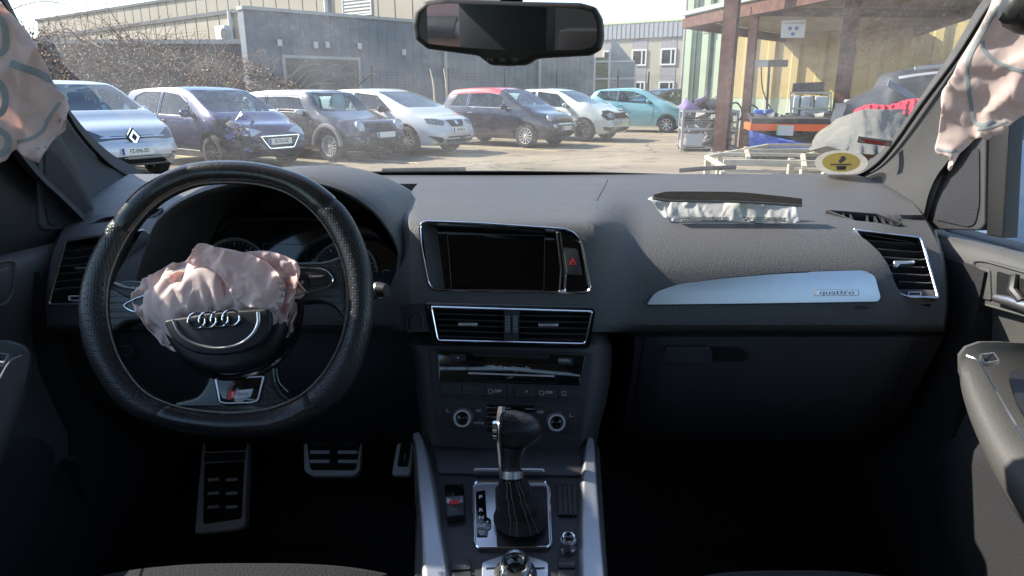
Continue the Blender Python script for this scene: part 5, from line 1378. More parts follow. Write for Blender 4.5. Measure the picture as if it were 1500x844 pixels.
for fr, pol in ((TV, tv), (TVL, tvl)):
    p2 = rounded(fr.L(pol), .004); g_ = MB().ring(fr, p2, .0025, -.01, .002, .0008).build('demister_grille', M_stackp, da)
    mb = MB(); xs_ = [q[0] for q in p2]
    for k in range(9):
        x = lerp(min(xs_), max(xs_), (k+.5)/9); ys = [q[1] for q in p2 if abs(q[0]-x) < .03] or [0]
        mb.bar(fr.at(x, min(ys), -.006), fr.at(x+.012, max(ys), -.006), .003, .008)
    mb.build('grille_slat', M_stackp, g_, sm=0)
# left black recess beside the centre vents (start button well)
rw_ = drape(DB, rounded([(586, 447), (622, 444), (630, 506), (606, 497), (592, 478)], 8), .0015, 12).build('switch_well', M_stackp, da)
MB().tube(drape_line(DB, cr([(612, 456), (600, 462), (600, 486), (612, 494), (620, 480), (618, 462)], 4, True), .003), .0012, 5, closed=True).build('well_ring', M_dashl, rw_)
# ---- passenger trim and writing
tp = rounded([(947, 446), (958, 429), (990, 417), (1060, 408), (1150, 401), (1262, 397.5), (1279, 403), (1288, 436), (1284, 441.5), (1120, 444)], [3, 8, 20, 30, 30, 8, 10, 6, 4, 30], 5)
tb = drape(DB, [(u+(u-1118)*.006, v+(v-422)*.09) for u, v in tp], .0008, 16).build('trim_shadow_gap', M_blk, da)
tr_ = drape(DB, tp, .0042, 14).build('silver_trim', M_trimal, da, sm=60)
Q = plane_fit(dh(1195, 424), dh(1260, 424), dh(1225, 433)); Q = Frame(Q.o+Q.n*.0052, Q.n)
qb = rounded(Q.L([(1193, 424), (1258, 424.5), (1258, 433), (1193, 433.5)]), .0012)
MB().ring(Q, qb, .0006, -.001, .0007, .0001).build('badge_frame', M_markd, tr_, sm=0)
MB().prism(Q, inset2(qb, .0007), -.001, .0003).build('badge_plate', M_satin, tr_, sm=0)
c_ = Q.loc(1226, 429); text_mb(Q, 'quattro', c_[0], c_[1]+.0005, .0105, .0004, .0004, sx=1.75).build('lettering', M_markd, tr_, sm=0)
c_ = Q.loc(1266, 451); text_mb(Q, 'AIRBAG', c_[0], c_[1], .0062, -.0045, .0008, sx=1.1).build('airbag_lettering', M_stackp, da, sm=0)
# ---- centre stack below the vents
K = Frame(P(745, 570, .975), (0, -.93, .37))
ck = thing('centre_stack', 'black centre stack with disc slot, button row and two silver ringed climate dials', 'control panel', K.o)
rows = []
for v in [506, 512, 530, 560, 590, 620, 650, 672, 690]:
    l = hermite([(506, 604), (530, 614), (590, 622), (650, 628), (690, 628)])(v); r = hermite([(506, 884), (530, 884), (590, 876), (650, 862), (690, 862)])(v); r_ = []
    for u, h in [(l-10, -.11), (l-4, -.05), (l, -.012), (l+6, -.001), (l+16, 0), (lerp(l, r, .3), 0), (lerp(l, r, .7), 0), (r-24, 0), (r-9, -.001), (r-2, -.014), (r+4, -.05), (r+12, -.12)]: r_.append(K.px(u, v, h-.002-(.01 if v > 660 else 0)-(.03 if v > 680 else 0)))
    rows.append(r_)
MB().solid(rows, (0, .1, 0)).build('stack_body', M_dash, ck, sm=60)
MB().prism(K, rounded(K.L([(629, 511), (869, 517), (849, 664), (643, 655)]), .006), -.003, .0015, .001).build('face_plate', M_stackp, ck)
rp_ = rounded(K.L([(641, 514), (858, 521), (850, 565), (643, 559)], .0015), .006)
rad = MB().prism(K, rp_, .001, .0035, .001).build('radio_panel', M_gloss, ck)
MB().prism(K, K.L([(686, 545), (812, 549.5), (812, 552.5), (686, 548)], .0035), .0035, .0048, .0004).build('disc_slot_lip', M_satin, rad)
MB().prism(K, K.L([(690, 516), (806, 520), (804, 526), (694, 522)], .0035), .0032, .0038).build('disc_slot', M_blk, rad, sm=0)
MB().ring(K, K.L([(683, 531), (815, 535), (815, 562), (683, 558)], .0035), .0005, .0035, .004, .0001).build('panel_line', M_dashl, rad, sm=0)
def klab(txt, u, v, size, m_=M_mark, par=None, h=.004, sx=1.1):
    c_ = K.loc(u, v, h); return text_mb(K, txt, c_[0], c_[1], size, h, .0003, sx=sx, ang=-.03).build('lettering', m_, par or ck, sm=0)
klab('Audi multimedia', 748, 539, .0085, par=rad)
bt = MB().prism(K, rounded(K.L([(657, 518), (682, 519), (682, 529), (660, 528)], .0035), .001), .003, .0052, .0005).build('button', M_stackp, rad); klab('\u25B2', 671, 524, .004, par=rad, h=.0054)
bt = MB().prism(K, rounded(K.L([(817, 523), (839, 524), (838, 535), (818, 534)], .0035), .001), .003, .0052, .0005).build('button', M_stackp, rad); klab('OPEN', 826, 528.5, .0065, par=rad, h=.0054)
bs_ = [(645, 676), (677, 709), (710, 742), (743, 752), (753, 784), (785, 817), (818, 849)]
txt = ['', '', 'OFF', '', 'P', 'OFF', '']
for i, (a, b) in enumerate(bs_):
    d = lambda u: (u-645)*.026
    o = MB().prism(K, rounded(K.L([(a+.6, 563+d(a)), (b-.4, 563+d(b)), (b-.4, 580+d(b)), (a+.6, 579+d(a))], .0015), .0015), .001, .0042, .0009).build('button', M_stackp, ck)
    if txt[i]: klab(txt[i], (a+b)/2+3, 571.5+d(a), .0062, par=o, h=.0044)
    if i in (2, 5, 6): MB().ring(K, rounded(K.L([((a+b)/2-11, 569+d(a)), ((a+b)/2-5, 569+d(a)), ((a+b)/2-4, 575+d(a)), ((a+b)/2-10, 575+d(a))], .0044), .001), .0005, .0043, .0046, .0001).build('symbol', M_mark, o, sm=0)
MB().prism(K, K.L([(636, 583), (855, 590), (855, 591), (636, 584)], .0015), .0014, .0019).build('panel_line', M_blk, ck, sm=0)
for pts in ([(649, 592), (707, 594), (709, 628), (655, 627)], [(788, 595), (845, 598), (842, 634), (790, 632)], [(712, 592), (784, 594), (784, 604), (712, 603)], [(712, 606), (736, 606), (736, 617), (712, 617)], [(712, 620), (736, 620), (736, 634), (712, 633)]):
    MB().prism(K, rounded(K.L(pts, .0015), .004), .001, .003, .0008).build('climate_panel', M_gloss if pts[0][0] == 712 else M_stackp, ck)
for u, v in ((678.5, 611), (814, 617)):
    c0 = K.px(u, v, .002); rr = .0142
    kn = MB().revolve(c0, K.n, [(rr*1.12, 0), (rr*1.12, .003), (rr, .006), (rr*.97, .021), (rr*.9, .0235), (rr*.72, .0235), (rr*.66, .021), (rr*.64, .016)], 40, caps=False).build('climate_dial', M_satin, ck)
    MB().revolve(c0+K.n*.014, K.n, [(0, 0), (rr*.7, 0), (rr*.7, .004), (rr*.5, .006), (0, .0065)], 30).build('dial_cap', M_gloss, kn)
    mb = MB()
    for i in range(36):
        a_ = i*pi/18; d_ = K.x*cos(a_)+K.y*sin(a_); mb.bar(c0+d_*rr*1.0+K.n*.007, c0+d_*rr*.985+K.n*.02, .0008, .0006)
    mb.build('knurling', M_satin, kn, sm=0)
for t_, u, v in [('AC', 701, 602), ('AUTO', 701, 620), ('OFF', 791, 604), ('\u221F', 657, 601), ('\u221F', 837, 608)]:
    klab(t_, u, v, .0055 if len(t_) > 1 else .009, par=ck, h=.0033)
# ---- glove box and lower panels
gb = thing('glove_box', 'closed black glove box with a recessed latch under the silver trim', 'glove box', P(1140, 560, 1.1))
rows = []
for v in [484, 488, 494, 510, 540, 580, 615, 640, 660]:
    l = hermite([(484, 918), (494, 930), (540, 926), (600, 918), (660, 905)])(v); r = hermite([(484, 1384), (500, 1380), (540, 1358), (600, 1325), (660, 1290)])(v); r_ = []
    for i in range(25):
        u = lerp(l, r, i/24); Y = hermite([(484, 1.085), (494, 1.062), (540, 1.07), (600, 1.10), (640, 1.17), (660, 1.25)])(v)+.03*smooth(.12, 0, i/24)+.05*smooth(.85, 1, i/24)
        r_.append(P(u, v, Y))
    rows.append(r_)
gm = MB().solid(rows, (0, .06, .0)); gme = gm.mesh('g', 0); bm = bmesh.new(); bm.from_mesh(gme); GBV = BVHTree.FromBMesh(bm); bm.free()
gm.build('lid', M_dashl, gb, sm=50)
MB().tube(drape_line(GBV, cr([(944, 494), (938, 530), (932, 580), (922, 620)], 5), .0003), .0012, 4).build('lid_joint', M_blk, gb)
MB().tube(drape_line(GBV, cr([(1340, 492), (1328, 530), (1308, 580), (1290, 610)], 5), .0003), .0012, 4).build('lid_joint', M_blk, gb)
drape(GBV, rounded([(973, 506), (1085, 508), (1098, 520), (1092, 530), (973, 527)], 6), .0006, 12).build('latch_recess', M_blk, gb)
lt = drape(GBV, rounded([(976, 505), (1036, 505), (1041, 512), (1041, 527), (1036, 529), (975, 526), (972, 520)], 4), .010, 10).build('latch', M_dashl, gb, sm=50)
MB().tube(drape_line(GBV, [(977, 506.5), (1037, 506.5)], .010), .0007, 4).build('latch_edge', M_markd, lt)
kp = thing('knee_panel', 'dark lower dash panel with light switch beneath the steering wheel', 'dash panel', P(350, 600, 1.1))
rows = []
for v in [462, 470, 500, 540, 580, 620, 650]:
    l = hermite([(462, 66), (500, 84), (560, 120), (650, 190)])(v); r = hermite([(462, 640), (520, 634), (560, 640), (650, 640)])(v)
    rows.append([P(lerp(l, r, i/24), v, hermite([(462, 1.06), (480, 1.07), (540, 1.07), (600, 1.11), (650, 1.22)])(v)+.04*smooth(.15, 0, i/24)) for i in range(25)])
km = MB().solid(rows, (0, .06, 0)); kme = km.mesh('k', 0); bm = bmesh.new(); bm.from_mesh(kme); KB = BVHTree.FromBMesh(bm); bm.free()
km.build('panel', M_dashl, kp, sm=50)
for pts in ([(98, 500), (122, 494), (140, 500), (140, 522), (125, 532), (103, 524)], [(172, 500), (192, 498), (203, 508), (202, 524), (178, 528), (170, 515)]):
    o = drape(KB, rounded(pts, 5), .004, 8).build('switch', M_stackp, kp); MB().tube(drape_line(KB, [(lerp(a, sum(q[0] for q in pts)/6, .5), lerp(b, sum(q[1] for q in pts)/6, .5)) for a, b in pts], .0042), .0007, 4, closed=True).build('symbol', M_markd, o)
# ================================================================ instrument hood and cluster
ic = thing('instrument_cluster', 'hooded instrument cluster with round dials behind the steering wheel', 'instrument cluster', P(395, 400, 1.2))
lip = cr([(196, 425), (203, 395), (212, 366), (228, 328), (262, 297), (315, 275), (380, 264), (440, 264), (500, 279), (545, 307), (572, 340), (585, 370), (584, 400), (572, 428)], 4)
lp = [P(u, v, 1.035) for u, v in lip]; xc = P(395, 400, 1.035).x; zb = P(395, 420, 1.035).z
def hrow(Y, sx, sz): return [V((xc+(q.x-xc)*sx, Y, zb+(q.z-zb)*sz)) for q in lp]
hood = [hrow(1.55, .98, .55), hrow(1.42, 1.02, .80), hrow(1.30, 1.05, .96), hrow(1.18, 1.055, 1.03), hrow(1.09, 1.045, 1.05), hrow(1.045, 1.02, 1.03), hrow(1.035, 1.0, 1.0), hrow(1.037, .985, .975), hrow(1.07, .965, .94), hrow(1.14, .945, .90), hrow(1.27, .92, .86)]
MB().grid(hood).build('hood', M_dash, ic, sm=60)
I = Frame((xc, 1.245, P(395, 380, 1.245).z), (0, -.95, .31))
MB().prism(I, rounded(I.L([(215, 450), (212, 380), (250, 330), (330, 315), (470, 315), (545, 335), (590, 385), (590, 450)]), .02), -.02, -.004).build('dial_plate', M_gloss, ic)
MB().tube([I.px(u, v, .002) for u, v in cr([(318, 342), (335, 327), (370, 322), (440, 321), (480, 325), (500, 335)], 4)], .0022, 6).build('visor_rib', M_stackp, ic)
M_ringw = mat('pale_dial_ring', (.75, .76, .78), .3, .4)
def dial(u, v, r, txts, nm):
    c0 = I.px(u, v, -.002); R = (I.px(u+r, v, -.002)-c0).length
    d_ = MB().revolve(c0, I.n, [(R*1.03, 0), (R*1.04, .004), (R, .007), (R*.955, .004), (R*.95, 0)], 56, caps=False).build(nm, M_ringw, ic)
    MB().revolve(c0, I.n, [(0, -.001), (R*.95, -.001), (R*.95, .0005), (0, .0005)], 40).build('dial_face', M_blk, d_)
    mb = MB()
    for i in range(33):
        a = radians(225-i*270/32); e_ = I.x*cos(a)+I.y*sin(a); l = .12 if i % 4 == 0 else .06
        mb.bar(c0+e_*R*.93+I.n*.0012, c0+e_*R*(.93-l)+I.n*.0012, .0011 if i % 4 == 0 else .0006, .0004, up=I.n)
    mb.build('tick_marks', M_mark, d_, sm=0)
    for t_, a, k in txts:
        e_ = (cos(radians(a))*R*k, sin(radians(a))*R*k); a0 = (c0-I.o).dot(I.x); b0 = (c0-I.o).dot(I.y)
        text_mb(I, t_, a0+e_[0], b0+e_[1], .0135, -.0005, .0004, sx=1.15, bold=.0002).build('numeral', M_mark, d_, sm=0)
    a = radians(218); e_ = I.x*cos(a)+I.y*sin(a)
    return d_, c0, R
dial(343, 400, 50, [('1', 200, .7), ('2', 160, .7), ('3', 120, .7), ('4', 60, .7), ('5', 20, .7)], 'rev_counter')
sp, c0, R = dial(507, 401, 47, [('80', 152, .66), ('120', 98, .62), ('160', 40, .62), ('200', 0, .6), ('40', 200, .66)], 'speedometer')
text_mb(I, '100', (c0-I.o).dot(I.x)-.018, (c0-I.o).dot(I.y)+.021, .009, -.0005, .0004).build('numeral', M_mark, sp, sm=0)
MB().bar(c0+I.x*.001+I.y*.020+I.n*.004, c0+I.x*.006+I.y*.013+I.n*.004, .009, .002, up=I.n).build('needle', M_redm, sp)
MB().ring(I, rounded(I.L([(385, 356), (449, 358), (449, 420), (385, 420)]), .004), .0006, -.003, -.0015, .0001).build('display_frame', M_markd, ic, sm=0)
c0 = I.px(567, 405, 0); MB().revolve(c0, I.n, [(.012, 0), (.0125, .003), (.0115, .003)], 24, caps=False).build('small_gauge', M_satin, ic)
# wiper stalk
sk = thing('wiper_stalk', 'stubby silver-tipped stalk sticking out right of the steering wheel', 'stalk', P(560, 425, 1.0))
MB().tube([P(470, 430, .99), P(520, 428, .97), P(548, 426, .955)], [.011, .010, .009], 12).build('arm', M_stackp, sk)
MB().tube([P(546, 426, .955), P(556, 425, .95)], [.0125, .012], 16).build('silver_collar', M_satin, sk); MB().tube([P(556, 425, .95), P(566, 425, .945)], [.0115, .009], 16).build('tip', M_stackp, sk)
sk = thing('indicator_stalk', 'flat black stalk with small white symbols left of the airbag cloth', 'stalk', P(190, 420, 1.0))
fs2 = Frame(P(195, 422, .93), (0, -.95, .3))
MB().prism(fs2, rounded(fs2.L([(166, 413), (190, 411), (240, 416), (240, 432), (200, 432), (172, 428)]), .006), -.015, 0, .004).build('arm', M_stackp, sk)
c_ = fs2.loc(190, 421); text_mb(fs2, 'oo  po', c_[0], c_[1], .008, .0002).build('lettering', M_mark, sk, sm=0)
# ================================================================ steering wheel
W_ = Frame(P(333, 438, .86), (0, -cos(radians(22)), sin(radians(22))))
sw = thing('steering_wheel', 'flat-bottomed black leather steering wheel with perforated grips and four-ring badge', 'steering wheel', W_.o)
def wp(u, v, h=0): return W_.px(u, v, h)
ctl = []
outer = [(335, 236), (270, 243), (212, 272), (168, 320), (132, 384), (118, 440), (121, 492), (140, 545), (180, 598), (235, 625), (300, 638), (360, 641), (420, 634), (475, 605), (518, 560), (541, 500), (548, 440), (540, 375), (510, 310), (460, 265), (400, 243)]
inner = [(335, 270), (285, 275), (236, 299), (195, 345), (170, 398), (163, 440), (167, 482), (184, 530), (217, 572), (262, 593), (310, 601), (355, 602), (405, 594), (448, 573), (480, 538), (502, 492), (510, 440), (502, 385), (475, 331), (435, 293), (390, 275)]
oc = cr([W_.loc(*p) for p in outer], 9, True); icr = cr([W_.loc(*p) for p in inner], 9, True); NR = len(oc)
cen = [((a[0]+b[0])/2, (a[1]+b[1])/2) for a, b in zip(oc, icr)]; radv = [sqrt((a[0]-b[0])**2+(a[1]-b[1])**2)/2 for a, b in zip(oc, icr)]
def rim_rows(i0, i1, k=1.0):
    rows = []
    for i in range(i0, i1+1):
        j = i % NR; a = V(oc[j]); b = V(icr[j]); d = (a-b).normalized(); c = V(cen[j]); r = radv[j]*k
        rows.append([W_.at(c.x+d.x*cos(t)*r, c.y+d.y*cos(t)*r, sin(t)*(.0165*k)*(1 if sin(t) > 0 else .9)) for t in [2*pi*q/20 for q in range(20)]])
    return rows
def near(u, v):
    p = W_.loc(u, v); return min(range(NR), key=lambda i: (cen[i][0]-p[0])**2+(cen[i][1]-p[1])**2)
s1, s2, s3, s4 = near(185, 333), near(235, 612), near(460, 590), near(478, 305)
segs = [(s4-NR, s1, M_leather), (s1, s2, M_perf), (s2, s3, M_leather), (s3, s4, M_perf)]
for a, b, m_ in segs:
    rr = rim_rows(a, b); rr[0] = rim_rows(a, a, .93)[0]; rr[-1] = rim_rows(b, b, .93)[0]
    MB().grid(rr, True).build('rim_leather', m_, sw, sm=60)
for s_i in (s1, s2, s3, s4):
    MB().grid([rim_rows(s_i, s_i, .95)[0], [q+(rim_rows(s_i+1, s_i+1)[0][k]-rim_rows(s_i, s_i)[0][k])*.4 for k, q in enumerate(rim_rows(s_i, s_i, .95)[0])]], True).build('rim_seam', M_blk, sw)
M_thread = mat('pale_thread', (.34, .31, .27), .8)
mb = MB()
for i in range(0, NR):
    for f in (0, .5):
        j = i % NR; k2 = (i+1) % NR
        a = V(oc[j]).lerp(V(oc[k2]), f); b = V(icr[j]).lerp(V(icr[k2]), f); d = (a-b).normalized(); c = (a+b)/2; r = (a-b).length/2
        q = c-d*r*.93; tg = V((-d.y, d.x)); h = .0078
        p0 = q-tg*.0013+d*.0009; p1 = q+tg*.0013-d*.0009
        mb.tube([W_.at(p0.x, p0.y, h), W_.at(q.x-d.x*.0006, q.y-d.y*.0006, h+.0004), W_.at(p1.x, p1.y, h-.001)], .0007, 4)
mb.build('stitching', M_thread, sw, fix=False)
# hub and spokes
M_hub = grain('hub_plastic', (.013, .013, .015), .45, bump=.2)
hubp = rounded(W_.L([(250, 400), (330, 380), (420, 395), (428, 440), (424, 490), (398, 530), (350, 548), (310, 546), (270, 525), (246, 488), (240, 440)]), .03, 6)
MB().prism(W_, hubp, -.045, .022, .012, 5).build('hub', M_hub, sw)
MB().tube([wp(u, v, .004) for u, v in cr([(250, 505), (275, 533), (315, 551), (350, 552), (395, 538), (428, 505), (440, 465), (440, 440)], 5)], .0042, 8).build('gloss_ring', M_gloss, sw)
def spoke(pts, h0, h1, bev=.006, m_=M_hub, r=.01, nm='spoke'): return MB().prism(W_, rounded(W_.L(pts), r, 5), h0, h1, bev, 4).build(nm, m_, sw)
ls = spoke([(152, 408), (180, 420), (215, 424), (260, 418), (262, 482), (222, 470), (185, 474), (166, 492), (150, 470)], -.02, .006, m_=M_perf)
rs_ = spoke([(428, 385), (478, 384), (500, 375), (518, 380), (520, 480), (505, 470), (490, 450), (470, 443), (428, 446)], -.02, .006, m_=M_perf)
bs = spoke([(302, 525), (402, 525), (404, 560), (412, 578), (440, 592), (420, 612), (270, 612), (245, 592), (290, 582), (304, 560)], -.02, .002, m_=M_leather, r=.014)
MB().tube(cr([wp(405, 540, .006), wp(409, 560, .007), wp(422, 574, .009)], 4), .0007, 4).build('stitching', M_thread, sw)
def pad(pts, par, nm='button_pad'):
    o = MB().prism(W_, rounded(W_.L(pts, .008), .008, 5), -.002, .0095, .002, 3).build(nm, M_stackp, par)
    MB().ring(W_, rounded(W_.L(pts, .009), .008, 5), .0022, .006, .0115, .0008).build('pad_frame', M_chr, par); return o
pr = pad([(425, 391), (477, 392), (490, 408), (486, 420), (425, 436)], rs_)
pl = pad([(178, 447), (208, 432), (260, 424), (262, 458), (192, 458)], ls)
for pts in ([(434, 403), (449, 402), (450, 424), (437, 427)], [(453, 404), (477, 403), (481, 412), (477, 418), (454, 421)]):
    MB().prism(W_, rounded(W_.L(pts, .01), .002), .009, .0125, .001).build('switch', M_blk, pr)
MB().tube([wp(457, 407, .0135), wp(473, 406, .0135)], .0022, 8).build('roller', M_stackp, pr)
c_ = W_.loc(443, 414, .012); text_mb(W_, '\u2261', c_[0], c_[1], .008, .0128).build('lettering', M_mark, pr, sm=0)
# badge of the lower spoke
bp = W_.L([(312, 552), (390, 548), (380, 590), (366, 593), (332, 594), (320, 591)], .004)
bg = MB().prism(W_, rounded(bp, .004), .0, .005, .001).build('lower_insert', M_gloss, bs)
MB().ring(W_, rounded(W_.L([(314, 554), (388, 550), (379, 588), (366, 591), (332, 592), (321, 590)], .005), .004), .0024, .003, .0065, .0008).build('insert_frame', M_satin, bg)
MB().prism(W_, W_.L([(333, 584), (337, 573), (347, 572), (343, 584)], .006), .005, .0072).build('red_badge_half', M_redm, bg, sm=0)
MB().prism(W_, W_.L([(343.3, 584), (347.3, 572), (371, 569.5), (367, 581)], .006), .005, .0072).build('silver_badge_half', mat('badge_white', (.62, .63, .66), .4), bg, sm=0)
c_ = W_.loc(356, 577, .0075); text_mb(W_, 'line', c_[0], c_[1], .009, .0073, ang=.05, sx=1.2).build('lettering', M_markd, bg, sm=0)
c_ = W_.loc(341, 578.5, .0075); text_mb(W_, 'S', c_[0], c_[1], .009, .0073, sx=1.1).build('lettering', M_mark, bg, sm=0)
# flap of the airbag cover with the four rings
flap = [(238, 470), (253, 467), (276, 464), (300, 459), (340, 455.5), (379, 453), (392, 452), (397, 463), (396, 483), (388, 497), (374, 508), (352, 517), (322, 521), (290, 519), (268, 510), (250, 495)]
hf_ = .062
fl2 = MB().prism(W_, rounded(W_.L(flap, hf_), .006, 4), hf_-.008, hf_, .003, 3).build('cover_flap', M_hub, sw)
arc = cr([wp(254, 469, hf_+.0012), wp(262, 486, hf_+.001), wp(278, 500, hf_+.001), wp(300, 508, hf_+.001), wp(322, 510, hf_+.001), wp(348, 505, hf_+.001), wp(368, 492, hf_+.001), wp(378, 474, hf_+.001), wp(378, 457, hf_+.001)], 5)
MB().tube(arc, .0021, 8).build('silver_arc', M_satin, fl2)
for k, (u, v) in enumerate([(289.5, 470), (306, 469), (323, 467.5), (340, 466)]):
    c_ = W_.loc(u, v, hf_); R = .0105
    MB().tube([W_.at(c_[0]+R*cos(a), c_[1]+R*.93*sin(a), hf_+.002+.0006*(k % 2)) for a in [i*2*pi/36 for i in range(36)]], .0015, 8, closed=True).build('badge_ring', M_chr, fl2)
# ================================================================ deflated airbag cloth
def cloth(name, fr, outline, base, amp, ridges, res, m_, thick=.004, seed=0, env_w=14, nz=.01, label=None, cat=None, freq=.03, par=None, env_p=.5, pleat=None, stretch=1.2, iters=60, stiff=.35, hmax=.09, sub=2):
    """crumpled cloth: outline and fold lines laid out on a frame, folds give real relief"""
    us = [p[0] for p in outline]; vs_ = [p[1] for p in outline]
    u0, u1, v0, v1 = min(us), max(us), min(vs_), max(vs_)
    bm = bmesh.new(); vv = [bm.verts.new((a, b, 0)) for a, b in outline]; f = bm.faces.new(vv); bmesh.ops.triangulate(bm, faces=[f])
    for k, (lo, hi) in enumerate(((u0, u1), (v0, v1))):
        c = lo+res
        while c < hi-.3*res:
            bmesh.ops.bisect_plane(bm, geom=bm.verts[:]+bm.edges[:]+bm.faces[:], plane_co=(c, 0, 0) if k == 0 else (0, c, 0), plane_no=(1, 0, 0) if k == 0 else (0, 1, 0)); c += res
    bmesh.ops.triangulate(bm, faces=bm.faces)
    def H(x, y):
        e = min(1, edist(x, y, outline)/env_w)**env_p; h = base*e+amp*0
        for pts, a, w in ridges:
            m = 1e9; q = V((x, y)); acc = 0
            for i in range(len(pts)-1):
                p = V(pts[i]); r = V(pts[i+1]); ab = r-p; t = max(0, min(1, (q-p).dot(ab)/ab.length_squared)); m = min(m, (q-p-ab*t).length)
            h += a*math.exp(-(m/w)**1.3)
        if pleat:
            cx_, cy_, n_, a_ = pleat; an = math.atan2(y-cy_, x-cx_)+.35*noise.noise(V((x*.018, y*.018, seed+40)))+.10*noise.noise(V((x*.06, y*.06, seed+50))); rr_2 = sqrt((x-cx_)**2+(y-cy_)**2)
            w1 = 1-abs(sin(an*n_/2)); w2 = 1-abs(sin(an*n_*.83+1.3)); h += a_*(w1**1.5*1.0+w2**2*.55)*min(1, rr_2/45)*(.4+.6*e)
        wx = x+9*noise.noise(V((x*.02, y*.02, seed))); wy = y+9*noise.noise(V((x*.02, y*.02, seed+7)))
        n = 0; fq = freq; am = 1
        for o in range(3):
            n += am*(1-abs(noise.noise(V((wx*fq, wy*fq*1.2, seed+o*3)))*2.4)); fq *= 2.1; am *= .45
        return h+nz*(n-1)*(.35+.65*e)
    import numpy as np
    bmesh.ops.remove_doubles(bm, verts=bm.verts, dist=res*.22)
    bm.verts.index_update(); bm.verts.ensure_lookup_table()
    uv = [(w.co.x, w.co.y) for w in bm.verts]; fs = [[w.index for w in f.verts] for f in bm.faces]
    flat = np.array([fr.px(x, y, 0) for x, y in uv]); n_ = np.array(fr.n)
    h0 = np.array([H(x, y) for x, y in uv]); pos = flat+n_*h0[:, None]
    ed = np.array([[e.verts[0].index, e.verts[1].index] for e in bm.edges]); rest = np.linalg.norm(flat[ed[:, 0]]-flat[ed[:, 1]], axis=1)*stretch
    bend = []
    for e in bm.edges:
        if len(e.link_faces) == 2:
            o2 = [w.index for f in e.link_faces for w in f.verts if w not in e.verts]
            if len(o2) == 2 and o2[0] != o2[1]: bend.append(o2)
    bend = np.array(bend); rb2 = np.linalg.norm(flat[bend[:, 0]]-flat[bend[:, 1]], axis=1)*stretch
    pin = np.zeros(len(uv), bool); bd = set()
    for e in bm.edges:
        if len(e.link_faces) == 1: bd.update((e.verts[0].index, e.verts[1].index))
    pin[list(bd)] = True; bm.free()
    cnt = np.zeros(len(uv)); np.add.at(cnt, ed.ravel(), 1); cb = np.zeros(len(uv)); np.add.at(cb, bend.ravel(), 1); cb[cb == 0] = 1
    def relax(E_, R_, C_, k, only_push=False):
        d = pos[E_[:, 1]]-pos[E_[:, 0]]; l = np.linalg.norm(d, axis=1)+1e-9; c = (l-R_)/l*.5*k
        if only_push: c = np.minimum(c, 0)
        c = d*c[:, None]; acc = np.zeros_like(pos); np.add.at(acc, E_[:, 0], c); np.add.at(acc, E_[:, 1], -c)
        acc /= C_[:, None]; acc[pin] = 0; return acc*1.6
    vel = np.zeros_like(pos)
    for it in range(iters if stretch > 1 else 0):
        old = pos.copy(); pos = pos+vel*.90; 
        for _ in range(4):
            pos = pos+relax(ed, rest, cnt, 1.0); pos = pos+relax(bend, rb2, cb, stiff, True)
        hh = (pos-flat)@n_
        low_ = np.minimum(hh, 0); pos = pos-n_*low_[:, None]; over = np.maximum(hh-hmax, 0); pos = pos-n_*(over*.5)[:, None]
        pos[pin] = old[pin]; vel = pos-old
    if not np.isfinite(pos).all(): pos = flat+n_*h0[:, None]
    mb = MB(); mb.add([V(q) for q in pos], fs); me = mb.mesh(name, 70)
    o = link(name, me, m_, None); sm_ = o.modifiers.new('s', 'SUBSURF'); sm_.levels = sub; sm_.render_levels = sub
    so_ = o.modifiers.new('t', 'SOLIDIFY'); so_.thickness = .0014; so_.offset = 0
    dg = bpy.context.evaluated_depsgraph_get(); dg.update(); me2 = bpy.data.meshes.new_from_object(o.evaluated_get(dg)); me2.name = name
    bpy.data.objects.remove(o)
    for p_ in me2.polygons: p_.use_smooth = True
    o = link(name, me2, m_, par); bm2 = bmesh.new(); bm2.from_mesh(me2); BV_ = BVHTree.FromBMesh(bm2); bm2.free()
    def pos_at(u, v, lift=0):
        d = ray(u, v).normalized(); hhit = BV_.ray_cast(e0, d)
        if hhit[0] is None: hhit = BV_.find_nearest(fr.px(u, v, base))
        nn = hhit[1] if hhit[1].dot(d) < 0 else -hhit[1]; return hhit[0]+nn*lift
    return (tag(o, label, cat) if label else o), pos_at
bagA = [(197, 438), (205, 421), (214, 411), (228, 404), (246, 389), (262, 386), (273, 382), (284, 368), (293, 359), (303, 358), (319, 363), (339, 367), (352, 370), (366, 370), (380, 368), (396, 370), (412, 374), (437, 384), (441, 396), (438, 422), (454, 432), (443, 449), (434, 466), (431, 486), (412, 499), (386, 505), (350, 500), (310, 505), (287, 519), (262, 515), (240, 503), (222, 482), (208, 460)]
# three overlapping sheets of the same cloth make the deep creases
ab = thing('driver_airbag', 'deflated pale pink airbag cloth spilling out of the steering wheel hub', 'airbag', W_.at(0, 0, .05))
o1, H1 = cloth('lower_folds', W_, bagA, .030, 0, [([(232, 412), (262, 405), (300, 412), (325, 420)], .022, 9), ([(206, 440), (222, 470), (262, 508)], .018, 11), ([(255, 425), (300, 424), (345, 438), (370, 452)], .020, 8), ([(250, 440), (280, 436), (320, 450)], .014, 7), ([(225, 430), (245, 450), (262, 470)], .016, 6),
     ([(292, 398), (300, 425)], -.010, 7), ([(238, 425), (246, 446)], -.012, 6), ([(330, 425), (360, 445)], -.010, 6), ([(400, 480), (425, 470)], .012, 5), ([(390, 465), (420, 490)], -.012, 4), ([(440, 395), (436, 440), (425, 480)], .016, 6)], 4.8, M_bagp, seed=2, nz=.006, env_w=12, freq=.030, pleat=(335, 470, 16, .006), stretch=1.24, hmax=.065, stiff=.25, par=ab)
